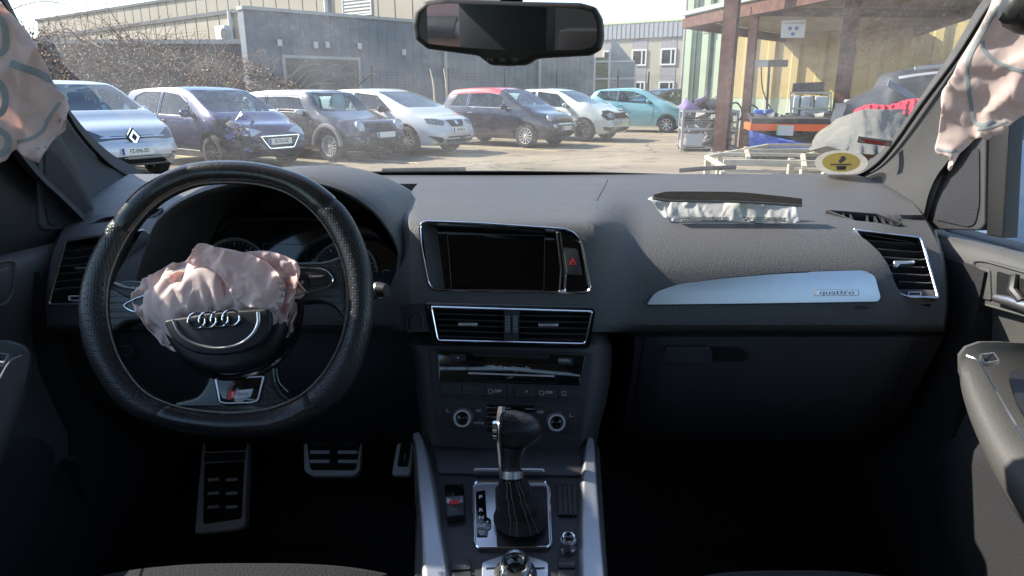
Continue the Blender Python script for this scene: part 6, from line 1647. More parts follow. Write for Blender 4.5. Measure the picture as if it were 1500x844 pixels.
shA = [(272, 384), (284, 368), (293, 359), (303, 358), (319, 363), (339, 367), (366, 372), (392, 384), (404, 396), (414, 404), (420, 418), (419, 436), (412, 452), (404, 458), (378, 453), (362, 449), (352, 440), (346, 436), (339, 426), (330, 409), (320, 398), (305, 392), (285, 390)]
W2 = Frame(W_.o+W_.n*.034, W_.n)
o2_, H2 = cloth('upper_sheet', W2, shA, .014, 0, [([(295, 364), (340, 374), (385, 388), (410, 406)], .012, 9), ([(320, 396), (345, 425), (375, 448)], .010, 6), ([(415, 408), (418, 430), (408, 452)], .010, 5), ([(340, 392), (372, 408), (392, 430)], -.006, 7)], 6, M_bagp, seed=9, nz=.003, env_w=8, freq=.03, stretch=1.10, hmax=.034, stiff=.2, par=ab)
shB = [(366, 371), (380, 367), (396, 369), (412, 373), (432, 382), (440, 390), (441, 398), (437, 424), (430, 445), (422, 468), (410, 476), (405, 462), (413, 452), (420, 436), (421, 416), (414, 402), (404, 394), (388, 382)]
W3 = Frame(W_.o+W_.n*.022, W_.n)
cloth('side_fold', W3, shB, .016, 0, [([(436, 386), (436, 420), (424, 455)], .012, 5), ([(405, 388), (430, 386)], -.010, 5)], 7, M_bagp, seed=14, nz=.002, env_w=7, freq=.03, stretch=1.10, hmax=.045, par=ab)
shC = [(236, 414), (252, 405), (262, 398), (275, 398), (270, 412), (258, 420), (256, 440), (268, 452), (282, 460), (276, 466), (258, 467), (245, 472), (238, 462), (228, 450), (222, 436), (226, 424)]
cloth('left_fold', W3, shC, .016, 0, [([(240, 418), (262, 402)], .012, 5), ([(250, 428), (262, 455)], -.010, 5)], 5, M_bagp, seed=21, nz=.003, env_w=7, freq=.03, stretch=1.16, hmax=.035, stiff=.2, par=ab)
W4 = Frame(W_.o+W_.n*.018, W_.n)
shD = [(256, 418), (275, 414), (296, 416), (318, 417), (340, 424), (358, 438), (366, 452), (340, 456), (300, 460), (276, 465), (262, 456), (254, 442), (252, 428)]
cloth('middle_fold', W4, shD, .008, 0, [([(260, 424), (300, 420), (340, 432)], .012, 6), ([(262, 440), (300, 438), (345, 450)], .010, 5), ([(262, 432), (320, 430)], -.010, 4)], 4.2, M_bagp, seed=33, nz=.004, env_w=7, freq=.04, stretch=1.14, hmax=.028, stiff=.12, par=ab)
for t_, u, v, an in [('U', 419, 412, 1.35), ('R', 418, 423, 1.35), ('T', 416, 435, 1.25), ('A', 410, 447, 1.0), ('P', 403, 455, .7)]:
    q_ = H2(u, v, .0012); a_, b_ = (q_-W2.o).dot(W2.x), (q_-W2.o).dot(W2.y); text_mb(W2, t_, a_, b_, .0135, (q_-W2.o).dot(W2.n), ang=an, sx=1).build('lettering', M_markd, ab, sm=0)
# ================================================================ curtain airbags
def seam(H, fr, pts, w=2.6, m_=M_seamg, par=None, nm='seam_band', lift=.0012):
    q = cr(pts, 5); rows = []
    for i, p in enumerate(q):
        t = (q[min(i+1, len(q)-1)]-q[max(i-1, 0)]).normalized(); n = V((-t.y, t.x))
        rows.append([H(p.x+n.x*k, p.y+n.y*k, lift*.5+.0003*(1-abs(k)/w)) for k in (-w, -w*.4, w*.4, w)])
    return MB().solid(rows, -fr.n*.0008).build(nm, m_, par)
CR = Frame(P(1435, 120, 1.0), (-.45, -.89, .05))
ca = thing('curtain_airbag', 'deflated pink curtain airbag with grey seams hanging beside the right pillar', 'airbag', CR.o)
oR = [(1462, -20), (1447, 16), (1428, 52), (1405, 90), (1388, 120), (1378, 138), (1378, 165), (1375, 195), (1369, 218), (1372, 226), (1395, 228), (1400, 231), (1394, 250), (1390, 250), (1386, 249), (1387, 251), (1391, 251), (1400, 236), (1404, 226), (1418, 214), (1428, 204), (1440, 203), (1447, 207), (1452, 199), (1468, 196), (1474, 187), (1500, 168), (1560, 140), (1560, -20)]
oR = [(1462, -20), (1447, 16), (1428, 52), (1405, 90), (1388, 120), (1378, 138), (1378, 165), (1375, 195), (1369, 218), (1372, 226), (1392, 229), (1388, 248), (1392, 252), (1398, 238), (1404, 226), (1418, 214), (1428, 204), (1440, 203), (1447, 207), (1452, 199), (1468, 196), (1474, 187), (1500, 168), (1560, 140), (1560, -20)]
oo, HR = cloth('cloth', CR, oR, .045, 0, [([(1450, 30), (1430, 90), (1415, 150)], .016, 12), ([(1480, 40), (1470, 120), (1440, 170)], .016, 16), ([(1395, 130), (1390, 190)], .012, 10), ([(1500, 60), (1500, 130)], -.02, 14), ([(1425, 200), (1480, 150)], -.014, 7)], 13, M_bagc, seed=5, nz=.004, env_w=26, freq=.01, stretch=1.05, par=ca)
seam(HR, CR, [(1463, 10), (1436, 52), (1420, 84), (1416, 110), (1422, 150), (1427, 178), (1440, 183), (1456, 178)], 3.2, par=ca)
seam(HR, CR, [(1440, 60), (1440, 72), (1455, 88), (1475, 98), (1510, 108)], 3, par=ca)
seam(HR, CR, [(1372, 218), (1392, 222), (1402, 221)], 2, par=ca)
seam(HR, CR, [(1432, 190), (1452, 186), (1474, 178)], 2, par=ca)
tag(lump(P(1502, 8, .93), (.030, .03, .032), 4).build('grab_handle', M_stackp), 'black knob at the top right corner above the pink curtain airbag', 'handle')
CL = Frame(P(50, 120, 1.0), (.45, -.89, .05))
cb = thing('curtain_airbag', 'deflated pink curtain airbag with blue-grey bands at the top left corner', 'airbag', CL.o)
oL_ = [(-60, -30), (4, 4), (14, 18), (30, 35), (45, 52), (55, 66), (63, 85), (72, 105), (79, 123), (85, 134), (97, 138), (94, 145), (102, 152), (101, 162), (88, 176), (97, 192), (85, 200), (60, 210), (45, 217), (58, 239), (40, 232), (30, 225), (24, 216), (17, 222), (8, 236), (0, 241), (-60, 250)]
oo, HL = cloth('cloth', CL, oL_, .04, 0, [([(12, 60), (40, 70), (62, 78)], .02, 8), ([(5, 100), (35, 115), (75, 130)], .014, 8), ([(10, 120), (40, 160), (55, 200)], .012, 12), ([(70, 165), (60, 200)], .012, 8), ([(20, 60), (14, 110)], -.018, 7), ([(20, 215), (10, 180)], -.008, 7)], 13, M_bagc, seed=15, nz=.004, env_w=24, freq=.01, stretch=1.05, par=cb)
seam(HL, CL, [(15, 93), (35, 100), (58, 108), (75, 118)], 5.5, par=cb)
seam(HL, CL, [(25, 208), (45, 203), (62, 192), (72, 172), (88, 150)], 2.6, par=cb)
seam(HL, CL, [(-20, 20), (2, 30), (8, 50), (5, 75), (-20, 85)], 5, par=cb)
seam(HL, CL, [(-20, 110), (2, 125), (8, 145), (2, 165), (-20, 170)], 5, par=cb)
seam(HL, CL, [(-20, 185), (6, 195), (12, 210), (4, 225), (-20, 232)], 5, par=cb)
# ================================================================ passenger airbag lid on the dashboard
pk = thing('passenger_airbag', 'white folded airbag wrap under a torn dark lid lying on the dashboard', 'airbag', dh(1060, 310))
T = Frame(dh(1060, 326)+V((0, 0, .0)), (0, -.80, .60))
ow = [(948, 292), (962, 286), (978, 290), (1010, 294), (1060, 294), (1110, 296), (1150, 297), (1167, 301), (1165, 311), (1173, 313), (1171, 325), (1160, 328.5), (1130, 328), (1060, 324), (1010, 325), (985, 326.5), (975, 322), (962, 306)]
o_, HW = cloth('wrap', T, ow, .022, 0, [([(965, 295), (985, 318)], .012, 5), ([(985, 292), (1000, 312)], -.010, 4), ([(990, 303), (1030, 304), (1120, 303), (1158, 306)], .014, 6), ([(1010, 298), (1016, 312)], .006, 3), ([(1050, 300), (1044, 314)], .004, 3), ([(1110, 312), (1122, 305), (1135, 312)], .010, 4), ([(1000, 317), (1165, 320)], .006, 4), ([(985, 314), (1160, 314)], -.008, 3)], 5, M_wrap, stretch=1.025, hmax=.05, seed=41, nz=.002, env_w=10, freq=.04, par=pk)
M_mlid = grain('torn_dark_foam', (.030, .026, .022), .9, bump=1.0, bs=500, var=.5)
M_skin = grain('lid_skin_brown', (.16, .13, .10), .8, bump=.8, bs=300, var=.4)
rows = []
for i in range(31):
    t = i/30; u = lerp(958, 1175, t); vt = hermite([(0, 285), (.10, 280.5), (.5, 281), (.8, 286), (1, 291)])(t); vb = hermite([(0, 289), (.12, 293), (.5, 294), (.8, 297), (1, 300.5)])(t)
    rows.append([T.px(u, lerp(vt, vb, s), .034+.0012*noise.noise(V((i*.7, s*5, 0)))) for s in (0, .25, .5, .75, 1)])
ld_ = MB().solid(rows, (0, .014, -.006)).build('torn_lid', M_mlid, pk, sm=30)
rows = [[r[-1]+T.n*.0015-T.y*.0005, r[-1]-T.y*.0022+T.n*.001] for r in rows]
MB().solid(rows, -T.n*.004).build('lid_edge', mat('lid_edge_grey', (.20, .19, .18), .7), pk)
mb = MB()
for k in range(3):
    for (u0, u1) in [(995, 1064), (1086, 1150)]:
        u = u0+ry.uniform(0, 3)
        while u < u1:
            l = ry.uniform(1.5, 6); v = 318.4+k*2.3+(u-1060)*.008
            h = .004
            mb.solid([[HW(u, v, .0008), HW(u, v+.9, .0008)], [HW(u+l, v, .0008), HW(u+l, v+.9, .0008)]], -T.n*.0004); u += l+1.2
mb.build('printed_lines', M_seam, pk, sm=0)
# ================================================================ rear-view mirror
MY = .955
M0 = Frame(P(744, 43, MY), (-.17, -1, -.085))
rm = thing('rear_view_mirror', 'black framed rear-view mirror with three small buttons below its glass', 'mirror', M0.o)
hp_ = [(604, 36), (608, 14), (622, 2), (650, -2), (745, 2), (850, 4), (872, 10), (882, 28), (884, 55), (880, 74), (866, 82), (830, 84), (795, 86), (783, 88), (772, 96), (745, 97.5), (718, 96), (708, 88), (700, 82), (655, 76), (625, 72), (608, 58)]
MB().prism(M0, rounded(M0.L(hp_), .004, 4), -.035, .004, .008, 5).build('housing', grain('mirror_housing', (.022, .021, .021), .5), rm)
gp = [(614, 40), (617, 20), (629, 7), (655, 5), (745, 8), (848, 13), (868, 18), (874, 34), (875, 58), (868, 69), (850, 73), (745, 74), (660, 68), (628, 64), (616, 55)]
mm_ = bpy.data.materials.new('mirror_silver'); mm_.use_nodes = True; b_ = mm_.node_tree.nodes['Principled BSDF']; b_.inputs['Metallic'].default_value = 1; b_.inputs['Roughness'].default_value = .015; b_.inputs['Base Color'].default_value = (.62, .66, .68, 1)
MB().prism(M0, rounded(M0.L(gp, .004), .004, 5), .0, .0047).build('mirror_glass', mm_, rm, sm=0)
for u, t_ in ((721, '\u25A1'), (738, '\u25CB'), (757, '\u25CF')):
    b2 = MB().prism(M0, rounded(M0.L([(u-6, 83), (u+6, 83), (u+6, 92), (u-6, 92)]), .002), .001, .0052, .001).build('button', M_blk, rm)
    MB().ring(M0, rounded(M0.L([(u-2, 85.5), (u+2, 85.5), (u+2, 89.5), (u-2, 89.5)]), .001), .0005, .005, .0056, .0001).build('symbol', M_markd, b2, sm=0)
MB().bar(M0.at(0, .03, -.03), G.px(744, -60, .0), .03, .03).build('mirror_foot', M_blk, rm)
# ================================================================ seats (front cushions at the lower edge, headrests seen in the mirror)
M_seat = grain('woven_seat_cloth', (.013, .013, .016), .9, bump=1.0, bs=420, var=.4)
def seat(nm, X, label, edge):
    s = thing(nm, label, 'seat', (X, .1, .42))
    rows = []
    for i in range(25):
        t = i/24; u = lerp(edge[0], edge[1], t); vt = edge[2]+edge[3]*abs(2*t-1)**3
        r_ = []
        for y, dz in [(.63, -.16), (.635, -.06), (.625, -.018), (.60, 0), (.5, .006), (.2, 0), (.0, 0)]:
            b0 = P(u, vt, .60); x = X+(b0.x-X)*(1 if y > .3 else 1); r_.append(V((x, y, b0.z+dz)))
        rows.append(r_)
    MB().solid(rows, (0, 0, -.12)).build('cushion', M_seat, s, sm=60)
    MB().box((X, -.2, .92), (.46, .14, .56), Matrix.Rotation(.15, 3, 'X'), .06).build('backrest', M_seat, s)
    h = MB().box((X*1.06, -.19, 1.36), (.29, .11, .25), Matrix.Rotation(.08, 3, 'X'), .045).build('headrest', grain('headrest_leather', (.02, .02, .022), .5), s)
    for dx in (-.06, .06): MB().tube([V((X*1.06+dx, -.2, 1.15)), V((X*1.06+dx, -.2, 1.30))], .007, 8).build('headrest_rod', M_satin, s)
    return s
seat('front_seat', -.39, 'driver seat cushion in dark woven cloth at the lower left edge', (150, 560, 827, 16))
seat('front_seat', .41, 'passenger seat cushion in dark woven cloth at the lower right edge', (1030, 1320, 838, 10))
MB_ = MB().box((0, -1.15, .78), (1.3, .2, .55), Matrix.Rotation(.2, 3, 'X'), .06)
rs = thing('rear_bench', 'dark rear bench seat with headrests reflected at the right of the mirror', 'seat', (0, -1.1, .45)); MB_.build('backrest', M_seat, rs)
for X in (-.42, 0, .42): MB().box((X, -1.22, 1.16), (.25, .09, .17), bev=.04).build('headrest', M_seat, rs)
# ================================================================ pedals
M_pedal = mat('pedal_steel', (.85, .85, .85), .5, .0, rvar=.1)
M_rub = mat('pedal_rubber', (.010, .010, .011), .8)
def pedal(nm, label, pts, face, slots, Y, tilt=(0, -.75, .66)):
    f = Frame(P(sum(p[0] for p in pts)/len(pts), sum(p[1] for p in pts)/len(pts), Y), tilt); t = thing(nm, label, 'pedal', f.o)
    MB().prism(f, rounded(f.L(pts), .006), -.02, .004, .003).build('metal_plate', M_pedal, t)
    p = MB().prism(f, rounded(f.L(face, .004), .006), .003, .0075, .002).build('rubber_face', M_rub, t)
    for q in slots: MB().prism(f, rounded(f.L(q, .0075), .002), .006, .0092, .001).build('metal_stud', M_pedal, p)
    return f, t
def bars(xs, ys, w, h, sk=0): return [[(x, y), (x+w, y-sk), (x+w, y+h-sk), (x, y+h)] for y in ys for x in xs]
f1, t1 = pedal('footrest', 'tall steel footrest with six studs at the left of the footwell', [(298, 640), (365, 640), (360, 770), (346, 776), (286, 782), (291, 720)], [(300, 679), (358, 676), (354, 760), (298, 768)], bars((304, 331), (701, 721, 741), 17, 4.5, 1.2), 1.26)
MB().prism(f1, rounded(f1.L([(302, 636), (362, 636), (361, 660), (301, 662)], .004), .004), .003, .007, .001).build('rubber_pad', M_rub, t1)
MB().prism(f1, f1.L([(300, 664), (360, 662), (359, 675), (299, 677)], .004), .003, .006, .001).build('steel_strip', mat('dull_steel', (.12, .12, .12), .45, .7), t1)
pedal('brake_pedal', 'wide trapezoid brake pedal with six bright slots', [(445, 638), (531, 638), (528, 690), (518, 698), (456, 698), (446, 690)], [(449, 641), (529, 641), (521, 689), (455, 689)], bars((454, 495), (645.5, 660, 673.5), 29, 5, 0), 1.22)
pedal('accelerator_pedal', 'narrow steel accelerator pedal at the right of the footwell', [(582, 650), (606, 650), (601, 697), (574, 697)], [(587, 650), (602, 650), (598, 684), (582, 684)], [[(592, 665), (594, 665), (593, 676), (592, 676)]], 1.20)
# ================================================================ centre console
Z0 = .80
Cn = Frame((0, .80, Z0), (0, -.16, .987), up=V((0, 1, 0)))
cc = thing('centre_console', 'dark centre console with silver side rails, gear gate and rotary controls', 'centre console', (0, .75, .5))
def top_half(pts, h=0): return [Cn.loc(u, v, h) for u, v in pts]
MB().prism(Cn, rounded(top_half([(612, 645), (878, 650), (892, 850), (905, 1000), (590, 1000), (606, 850)]), .01), -.30, 0, .004).build('console_body', M_stackp, cc)
M_rail = mat('satin_console_rail', (.50, .51, .54), .42, .9, rvar=.05)
for sgn, io, oo_ in ((-1, [(616, 640), (625, 660), (640, 720), (652, 790), (662, 850), (674, 930)], [(604, 645), (607, 660), (609, 720), (613, 790), (614, 850), (612, 930)]), (1, [(861, 648), (855, 665), (849, 720), (847, 790), (846, 850), (845, 930)], [(870, 652), (873, 665), (878, 720), (884, 790), (890, 850), (896, 930)])):
    rows = []
    for (a, b), (c, d) in zip(cr(io, 5), cr(oo_, 5)):
        r_ = []
        for t in [i/10 for i in range(11)]:
            q = Cn.px(lerp(a, c, t), lerp(b, d, t), 0); r_.append(q+Cn.n*(.002+.009*min(1, t*5, (1-t)*5+.1)**.6)+(V((0, 0, -.10)) if t == 1 else V((0, 0, 0))))
        rows.append(r_)
    MB().solid(rows, (0, 0, -.02)).build('side_rail', M_rail, cc, sm=60)
# ashtray lid and handle bar
MB().prism(Cn, rounded(top_half([(636, 662), (852, 668), (852, 700), (640, 696)]), .01), -.001, .004, .002).build('tray_lid', M_stackp, cc)
MB().prism(Cn, rounded(top_half([(693, 694), (720, 693), (780, 693), (798, 694), (797, 699), (694, 698)]), .003), .003, .012, .003).build('lid_handle', M_satin, cc)
gate = rounded(top_half([(697, 708), (800, 708), (806, 716), (809, 800), (803, 807), (700, 808), (694, 801), (691, 716)]), .008, 5)
MB().prism(Cn, gate, .0, .004, .0015).build('gate_plate', M_satin, cc)
MB().ring(Cn, gate, .0028, .001, .0065, .0012).build('gate_frame', M_chr, cc)
MB().prism(Cn, rounded(top_half([(725, 713), (801, 713), (805, 803), (728, 804)], .004), .006), .003, .0056, .001).build('boot_base', M_blk, cc)
ip = MB().prism(Cn, rounded(top_half([(697, 721), (711, 719), (713, 758), (719, 762), (720, 774), (715, 778), (714, 787), (698, 787)], .004), .0015), .003, .0055, .0006).build('shift_indicator', M_gloss, cc)
for t_, u, v in [('P', 704, 728), ('R', 704.5, 747), ('N', 705, 758), ('D/S', 705.5, 770), ('+', 714, 764.5), ('\u2212', 714.5, 774), ('\u25BD', 705.5, 781)]:
    c_ = Cn.loc(u, v, .006); text_mb(Cn, t_, c_[0], c_[1], .0085 if len(t_) == 1 else .0075, .0056, .0002, sx=1.1, bold=.0002).build('lettering', M_mark, ip, sm=0)
# parking brake switch
pbx = MB().prism(Cn, rounded(top_half([(651, 712), (679, 711), (682, 760), (653, 764)]), .003), .0, .003, .001).build('brake_switch_well', M_gloss, cc)
MB().prism(Cn, rounded(top_half([(652, 730), (679, 728), (680, 747), (653, 748)], .006), .003), .001, .0105, .003).build('brake_switch', M_satin, pbx)
MB().prism(Cn, rounded(top_half([(653, 739), (679.5, 738), (681, 757), (654, 760)], .008), .002), .001, .0118, .002).build('switch_face', M_stackp, pbx)
MB().prism(Cn, rounded(top_half([(657, 734), (673, 733), (674, 739), (658, 740)], .0112), .001), .008, .0125, .0005).build('red_light', M_redm, pbx)
c_ = Cn.loc(666, 746, .012); text_mb(Cn, '(P)', c_[0], c_[1], .006, .0119).build('lettering', M_markd, pbx, sm=0)
# slot grille to the right
gr = MB().prism(Cn, rounded(top_half([(814, 709), (842, 712), (845, 758), (817, 757)]), .003), .0, .0025, .001).build('slot_grille', M_blk, cc)
for k in range(4): MB().bar(Cn.px(820+k*7, 713, .003), Cn.px(822+k*7, 755, .003), .0035, .003).build('grille_bar', M_stackp, gr)
def knob(u, v, R, H, nm, cap=True):
    c0 = Cn.px(u, v, .0); k = MB().revolve(c0, Cn.n, [(R*1.15, 0), (R*1.15, H*.2), (R, H*.3), (R*.97, H*.75), (R*.9, H*.9), (R*.8, H), (R*.62, H*.98), (R*.58, H*.85)], 40, caps=False).build(nm, M_chr, cc)
    MB().revolve(c0+Cn.n*H*.8, Cn.n, [(0, 0), (R*.6, 0), (R*.6, H*.08), (R*.3, H*.16), (0, H*.17)], 24).build('knob_cap', M_gloss, k)
    mb = MB()
    for i in range(40):
        a = i*pi/20; e_ = Cn.x*cos(a)+Cn.y*sin(a); mb.bar(c0+e_*R*1.0+Cn.n*H*.32, c0+e_*R*.985+Cn.n*H*.72, .0009, .0007)
    mb.build('knurling', M_satin, k, sm=0); return k
knob(832, 804, .0095, .022, 'volume_knob')
MB().prism(Cn, rounded(top_half([(706, 826), (740, 815), (770, 815), (803, 826), (803, 870), (706, 870)]), .004), .0, .003, .001).build('menu_plate', M_satin, cc)
for x0 in (712, 781): MB().prism(Cn, top_half([(x0, 832), (x0+17, 831), (x0+17, 833.5), (x0, 834.5)], .003), .002, .0036).build('menu_mark', M_blk, cc)
MB().revolve(Cn.px(755, 842, .002), Cn.n, [(.026, 0), (.0262, .002), (.022, .004)], 40).build('knob_skirt', M_stackp, cc)
knob(755, 842, .0185, .026, 'menu_knob')
for pts, t_ in [([(661, 822), (688, 819), (690, 836), (662, 838)], 'NAV'), ([(662, 840), (690, 838), (692, 858), (664, 860)], 'TEL'), ([(818, 817), (843, 819), (842, 834), (818, 834)], 'RADIO'), ([(818, 836), (842, 836), (842, 856), (818, 856)], 'MEDIA')]:
    o = MB().prism(Cn, rounded(top_half(pts, .002), .002), .0, .0045, .0012).build('console_button', M_stackp, cc)
    c_ = Cn.loc(sum(q[0] for q in pts)/4, sum(q[1] for q in pts)/4, .0046); text_mb(Cn, t_, c_[0], c_[1], .0062, .0046, sx=1.05).build('lettering', M_markd, o, sm=0)
# ================================================================ gear lever
gl = thing('gear_lever', 'black leather gear lever with silver collar and pale stitched boot', 'gear lever', Cn.px(765, 800))
a0 = Cn.px(766, 770, .006); top_ = P(756, 668, .775)
def ringpts(c, rx, ry_, z, rot=0): return [V((c.x+rx*cos(t)*(abs(cos(t))**-.15 if abs(cos(t)) > .01 else 1), c.y+ry_*sin(t), z)) for t in [2*pi*k/32 for k in range(32)]]
bt_rows = []
zt = P(763, 697, .755).z; zb0 = Z0+.008
cb_ = Cn.px(763, 762, .006); ct_ = V((P(749, 697, .755).x, .755, zt))
for i in range(17):
    t = i/16; c = cb_.lerp(ct_, t); rx = lerp(.0360, .0150, t**.8)+.0016*sin(t*19); ry_ = lerp(.040, .016, t**.75)+.002*sin(t*17+1)
    z = lerp(zb0, zt, t); row = ringpts(c, rx, ry_, z)
    row = [q+V((noise.noise(q*30)*.004, noise.noise(q*30+V((5, 0, 0)))*.003, 0))*(1-t) for q in row]; bt_rows.append(row)
MB().grid(bt_rows, True).build('boot', grain('boot_leather', (.016, .016, .018), .55, bump=.4, bs=400), gl, sm=70)
mb = MB()
for k0, dx in ((22.1, 0), (23.4, 0), (25.6, 0), (26.9, 0)):
    for i in range(16):
        for f in (.1, .4, .7):
            def bp(ii, ff): 
                k1 = int(k0); fr_ = k0-k1; i1 = min(ii+1, 16); a = bt_rows[ii][k1].lerp(bt_rows[ii][(k1+1) % 32], fr_); b = bt_rows[i1][k1].lerp(bt_rows[i1][(k1+1) % 32], fr_); return a.lerp(b, ff)
            p0 = bp(i, f); p1 = bp(i, f+.18); n = V((0, -.8, .4)).normalized()*.0008
            mb.tube([p0+n, p1+n], .0005, 4)
mb.build('stitching', M_thread, gl, fix=False)
MB().tube([ct_+V((0, 0, -.002)), ct_+V((0, .003, .006))], [.0152, .0148], 24).build('collar', M_satin, gl)
kc = P(762, 628, .775); KF = Frame(kc, (0, -.9, .42))
# stem: leather front with a silver left edge
rows = []
for (v, u0, u1, d) in [(697, 732, 764, .013), (690, 732, 764, .013), (675, 731, 765, .014), (660, 730, 769, .016), (648, 729, 776, .018)]:
    c = P((u0+u1)/2, v, lerp(.757, .775, (697-v)/47)); w = (u1-u0)/2*.00080
    rows.append([V((c.x+w*cos(t), c.y+d*sin(t), c.z)) for t in [2*pi*k/24 for k in range(24)]])
MB().grid(rows, True).build('stem', M_leather, gl, sm=70)
rows = []
kp_ = [(729, 633, .000, 23), (733, 630, .006, 27), (742, 630, .012, 29.5), (755, 630, .014, 29.5), (768, 631, .010, 27), (780, 631, .005, 22), (788, 631, .0, 15), (793, 632, -.002, 8), (795, 632, -.002, 1.5)]
for u, v, h, rpx in cr(kp_, 3) if False else kp_:
    r = rpx*.00078; c = P(u, v-2, .775)
    rows.append([V((c.x, c.y+r*.95*sin(t), c.z+r*cos(t)*(1 if cos(t) > 0 else 1.12))) for t in [2*pi*k/28 for k in range(28)]])
rr_ = []
for i in range(len(rows)-1):
    for f in (0, .5): rr_.append([a.lerp(b, f) for a, b in zip(rows[i], rows[i+1])])
rr_.append(rows[-1])
kb = MB(); kb.grid(rr_, True); kb.f.append(list(range(28))); kb.build('knob', M_perf, gl, sm=75)
rows = []
for v, u0, u1 in cr([(604, 730, 740), (612, 728, 736), (630, 727, 734.5), (650, 728, 734.5), (670, 730, 736), (690, 731, 738), (696, 732, 750)], 3):
    rows.append([P(u0, v, .762), P((u0+u1)/2, v, .750), P(u1, v, .757)])
MB().solid(rows, (0, .016, 0)).build('silver_edge', M_satin, gl, sm=60)
MB().tube([P(728, 629, .765), P(722, 629, .765)], [.0125, .0115], 20).build('release_button', M_chr, gl)
# ================================================================ doors
M_fabric = mat('door_insert_cloth', (.16, .15, .145), .95, bump=1.2, bs=260, var=.5, vs=200)
M_dglass = glass_mat('door_window_glass', (.86, .92, .90), .01)
def door(sgn, name, label, mt, pillar_mt):
    m0 = lambda u: u if sgn > 0 else 1500-u
    m = lambda u: u if sgn > 0 else 1448-u
    D = thing(name, label, 'door', (sgn*.8, .7, .5))
    def X_(u, v, X, f=m): return PX(f(u), v, sgn*X)
    # main panel: rows by survey line, from the sill down
    rows = []
    for v, X, l in [(326, .86, 1346), (331, .815, 1347), (337, .792, 1350), (350, .780, 1358), (375, .775, 1370), (410, .785, 1384), (445, .795, 1392), (480, .80, 1400), (520, .80, 1400), (570, .79, 1395), (620, .775, 1380), (640, .78, 1365)]:
        r_ = [X_(l, v, X, m0)+V((sgn*.06, .10, 0)), X_(l, v, X, m0)+V((sgn*.010, .012, 0))]
        q0 = X_(l, v, X, m0); q1 = V((sgn*(X-.0), -.5, q0.z-(.00 if v > 340 else 0)))
        y1 = -.5
        for t in [i/24 for i in range(25)]:
            yy = lerp(q0.y, y1, t**1.6); r_.append(V((sgn*X+(-sgn*.004*sin(min(1, t*6)*pi)), yy, q0.z+(q0.y-yy)*.03)))
        rows.append(r_)
    mbd = MB().solid(rows, (sgn*.05, 0, -.0)); bm = bmesh.new(); bm.from_mesh(mbd.mesh('t', 0)); BV = BVHTree.FromBMesh(bm); bm.free()
    # lower panel with map pocket
    mbd.build('panel', mt, D, sm=55)
    rows = []
    for v, X, l in [(620, .80, 1300), (645, .79, 1300), (700, .775, 1310), (760, .76, 1322), (850, .75, 1345), (1000, .74, 1380)]:
        q0 = X_(l, v, X); rows.append([q0+V((sgn*.05, .3, 0))]+[V((sgn*X, lerp(q0.y, -.2, t), q0.z)) for t in (0, .2, .5, 1)])
    MB().solid(rows, (sgn*.03, 0, 0)).build('lower_panel', M_carpet if sgn > 0 else M_carpet, D, sm=50)  # carpet black puts the shade of the lower door into the colour
    pts = cr([X_(1372, 700, .75), X_(1368, 668, .745), X_(1378, 648, .74), X_(1400, 638, .735), X_(1440, 648, .73), X_(1500, 690, .70), X_(1620, 780, .66)], 5)
    pts2 = cr([X_(1372, 700, .75), X_(1380, 760, .74), X_(1400, 810, .735), X_(1425, 844, .73), X_(1460, 900, .72)], 5)
    # pocket bulge
    rows = []
    for s_ in [i/14 for i in range(15)]:
        r_ = []
        for t in [i/14 for i in range(15)]:
            u = lerp(1368+ (s_**2)*70, 1620, t); v = lerp(640+30*abs(.25-t)*1.5*(t > .25)+(22*(1-t/.12)**2 if t < .12 else 0), 930, s_); r_.append(X_(u, v, .752-.035*min(1, t*8)**.5*min(1, s_*8+.2)**.5))
        rows.append(r_)
    MB().solid(rows, (sgn*.03, 0, 0)).build('map_pocket', M_carpet, D, sm=60)  # same black in place of plastic: shade below the armrest as colour
    # pull handle bezel
    pz = Frame((sgn*.775, .9, 1.05), (-sgn, 0, 0)); 
    def L3(pts, h=0): return [pz.loc(m(u), v, h) for u, v in pts]
    bz = rounded(L3([(1427, 381), (1445, 381), (1520, 402), (1580, 425), (1580, 490), (1500, 464), (1440, 447), (1430, 430), (1427, 400)]), .012, 5)
    b = MB().ring(pz, bz, .004, -.01, .004, .002).build('handle_bezel', mt, D)
    MB().prism(pz, inset2(bz, .003), -.012, .001, .0005).build('handle_plate', pillar_mt, b)
    MB().prism(pz, rounded(L3([(1436, 391), (1453, 395), (1455, 441), (1442, 438), (1438, 425)]), .005), -.01, .0045, .002).build('speaker_cap', mt, b)
    MB().prism(pz, rounded(L3([(1462, 397), (1575, 432), (1575, 478), (1461, 440)]), .005), -.01, .002).build('handle_recess', M_blk, b)
    hd_ = [pz.px(m(u), v, .008) for u, v in [(1459, 437), (1480, 442), (1505, 450), (1580, 474)]]
    MB().tube(hd_, [.0065, .008, .0085, .009], 12).build('pull_handle', M_satin, b)
    MB().tube([pz.px(m(1487), 402, .004), pz.px(m(1483), 425, .008), pz.px(m(1496), 442, .01)], [.006, .007, .006], 8).build('latch_lever', M_stackp, b)
    # armrest
    inn = [(1405, 522), (1408, 545), (1420, 585), (1440, 632), (1465, 678), (1500, 722), (1560, 790)]
    ina = [(1440, 514), (1448, 535), (1462, 565), (1480, 600), (1500, 640), (1530, 690), (1600, 760)]
    rows = []
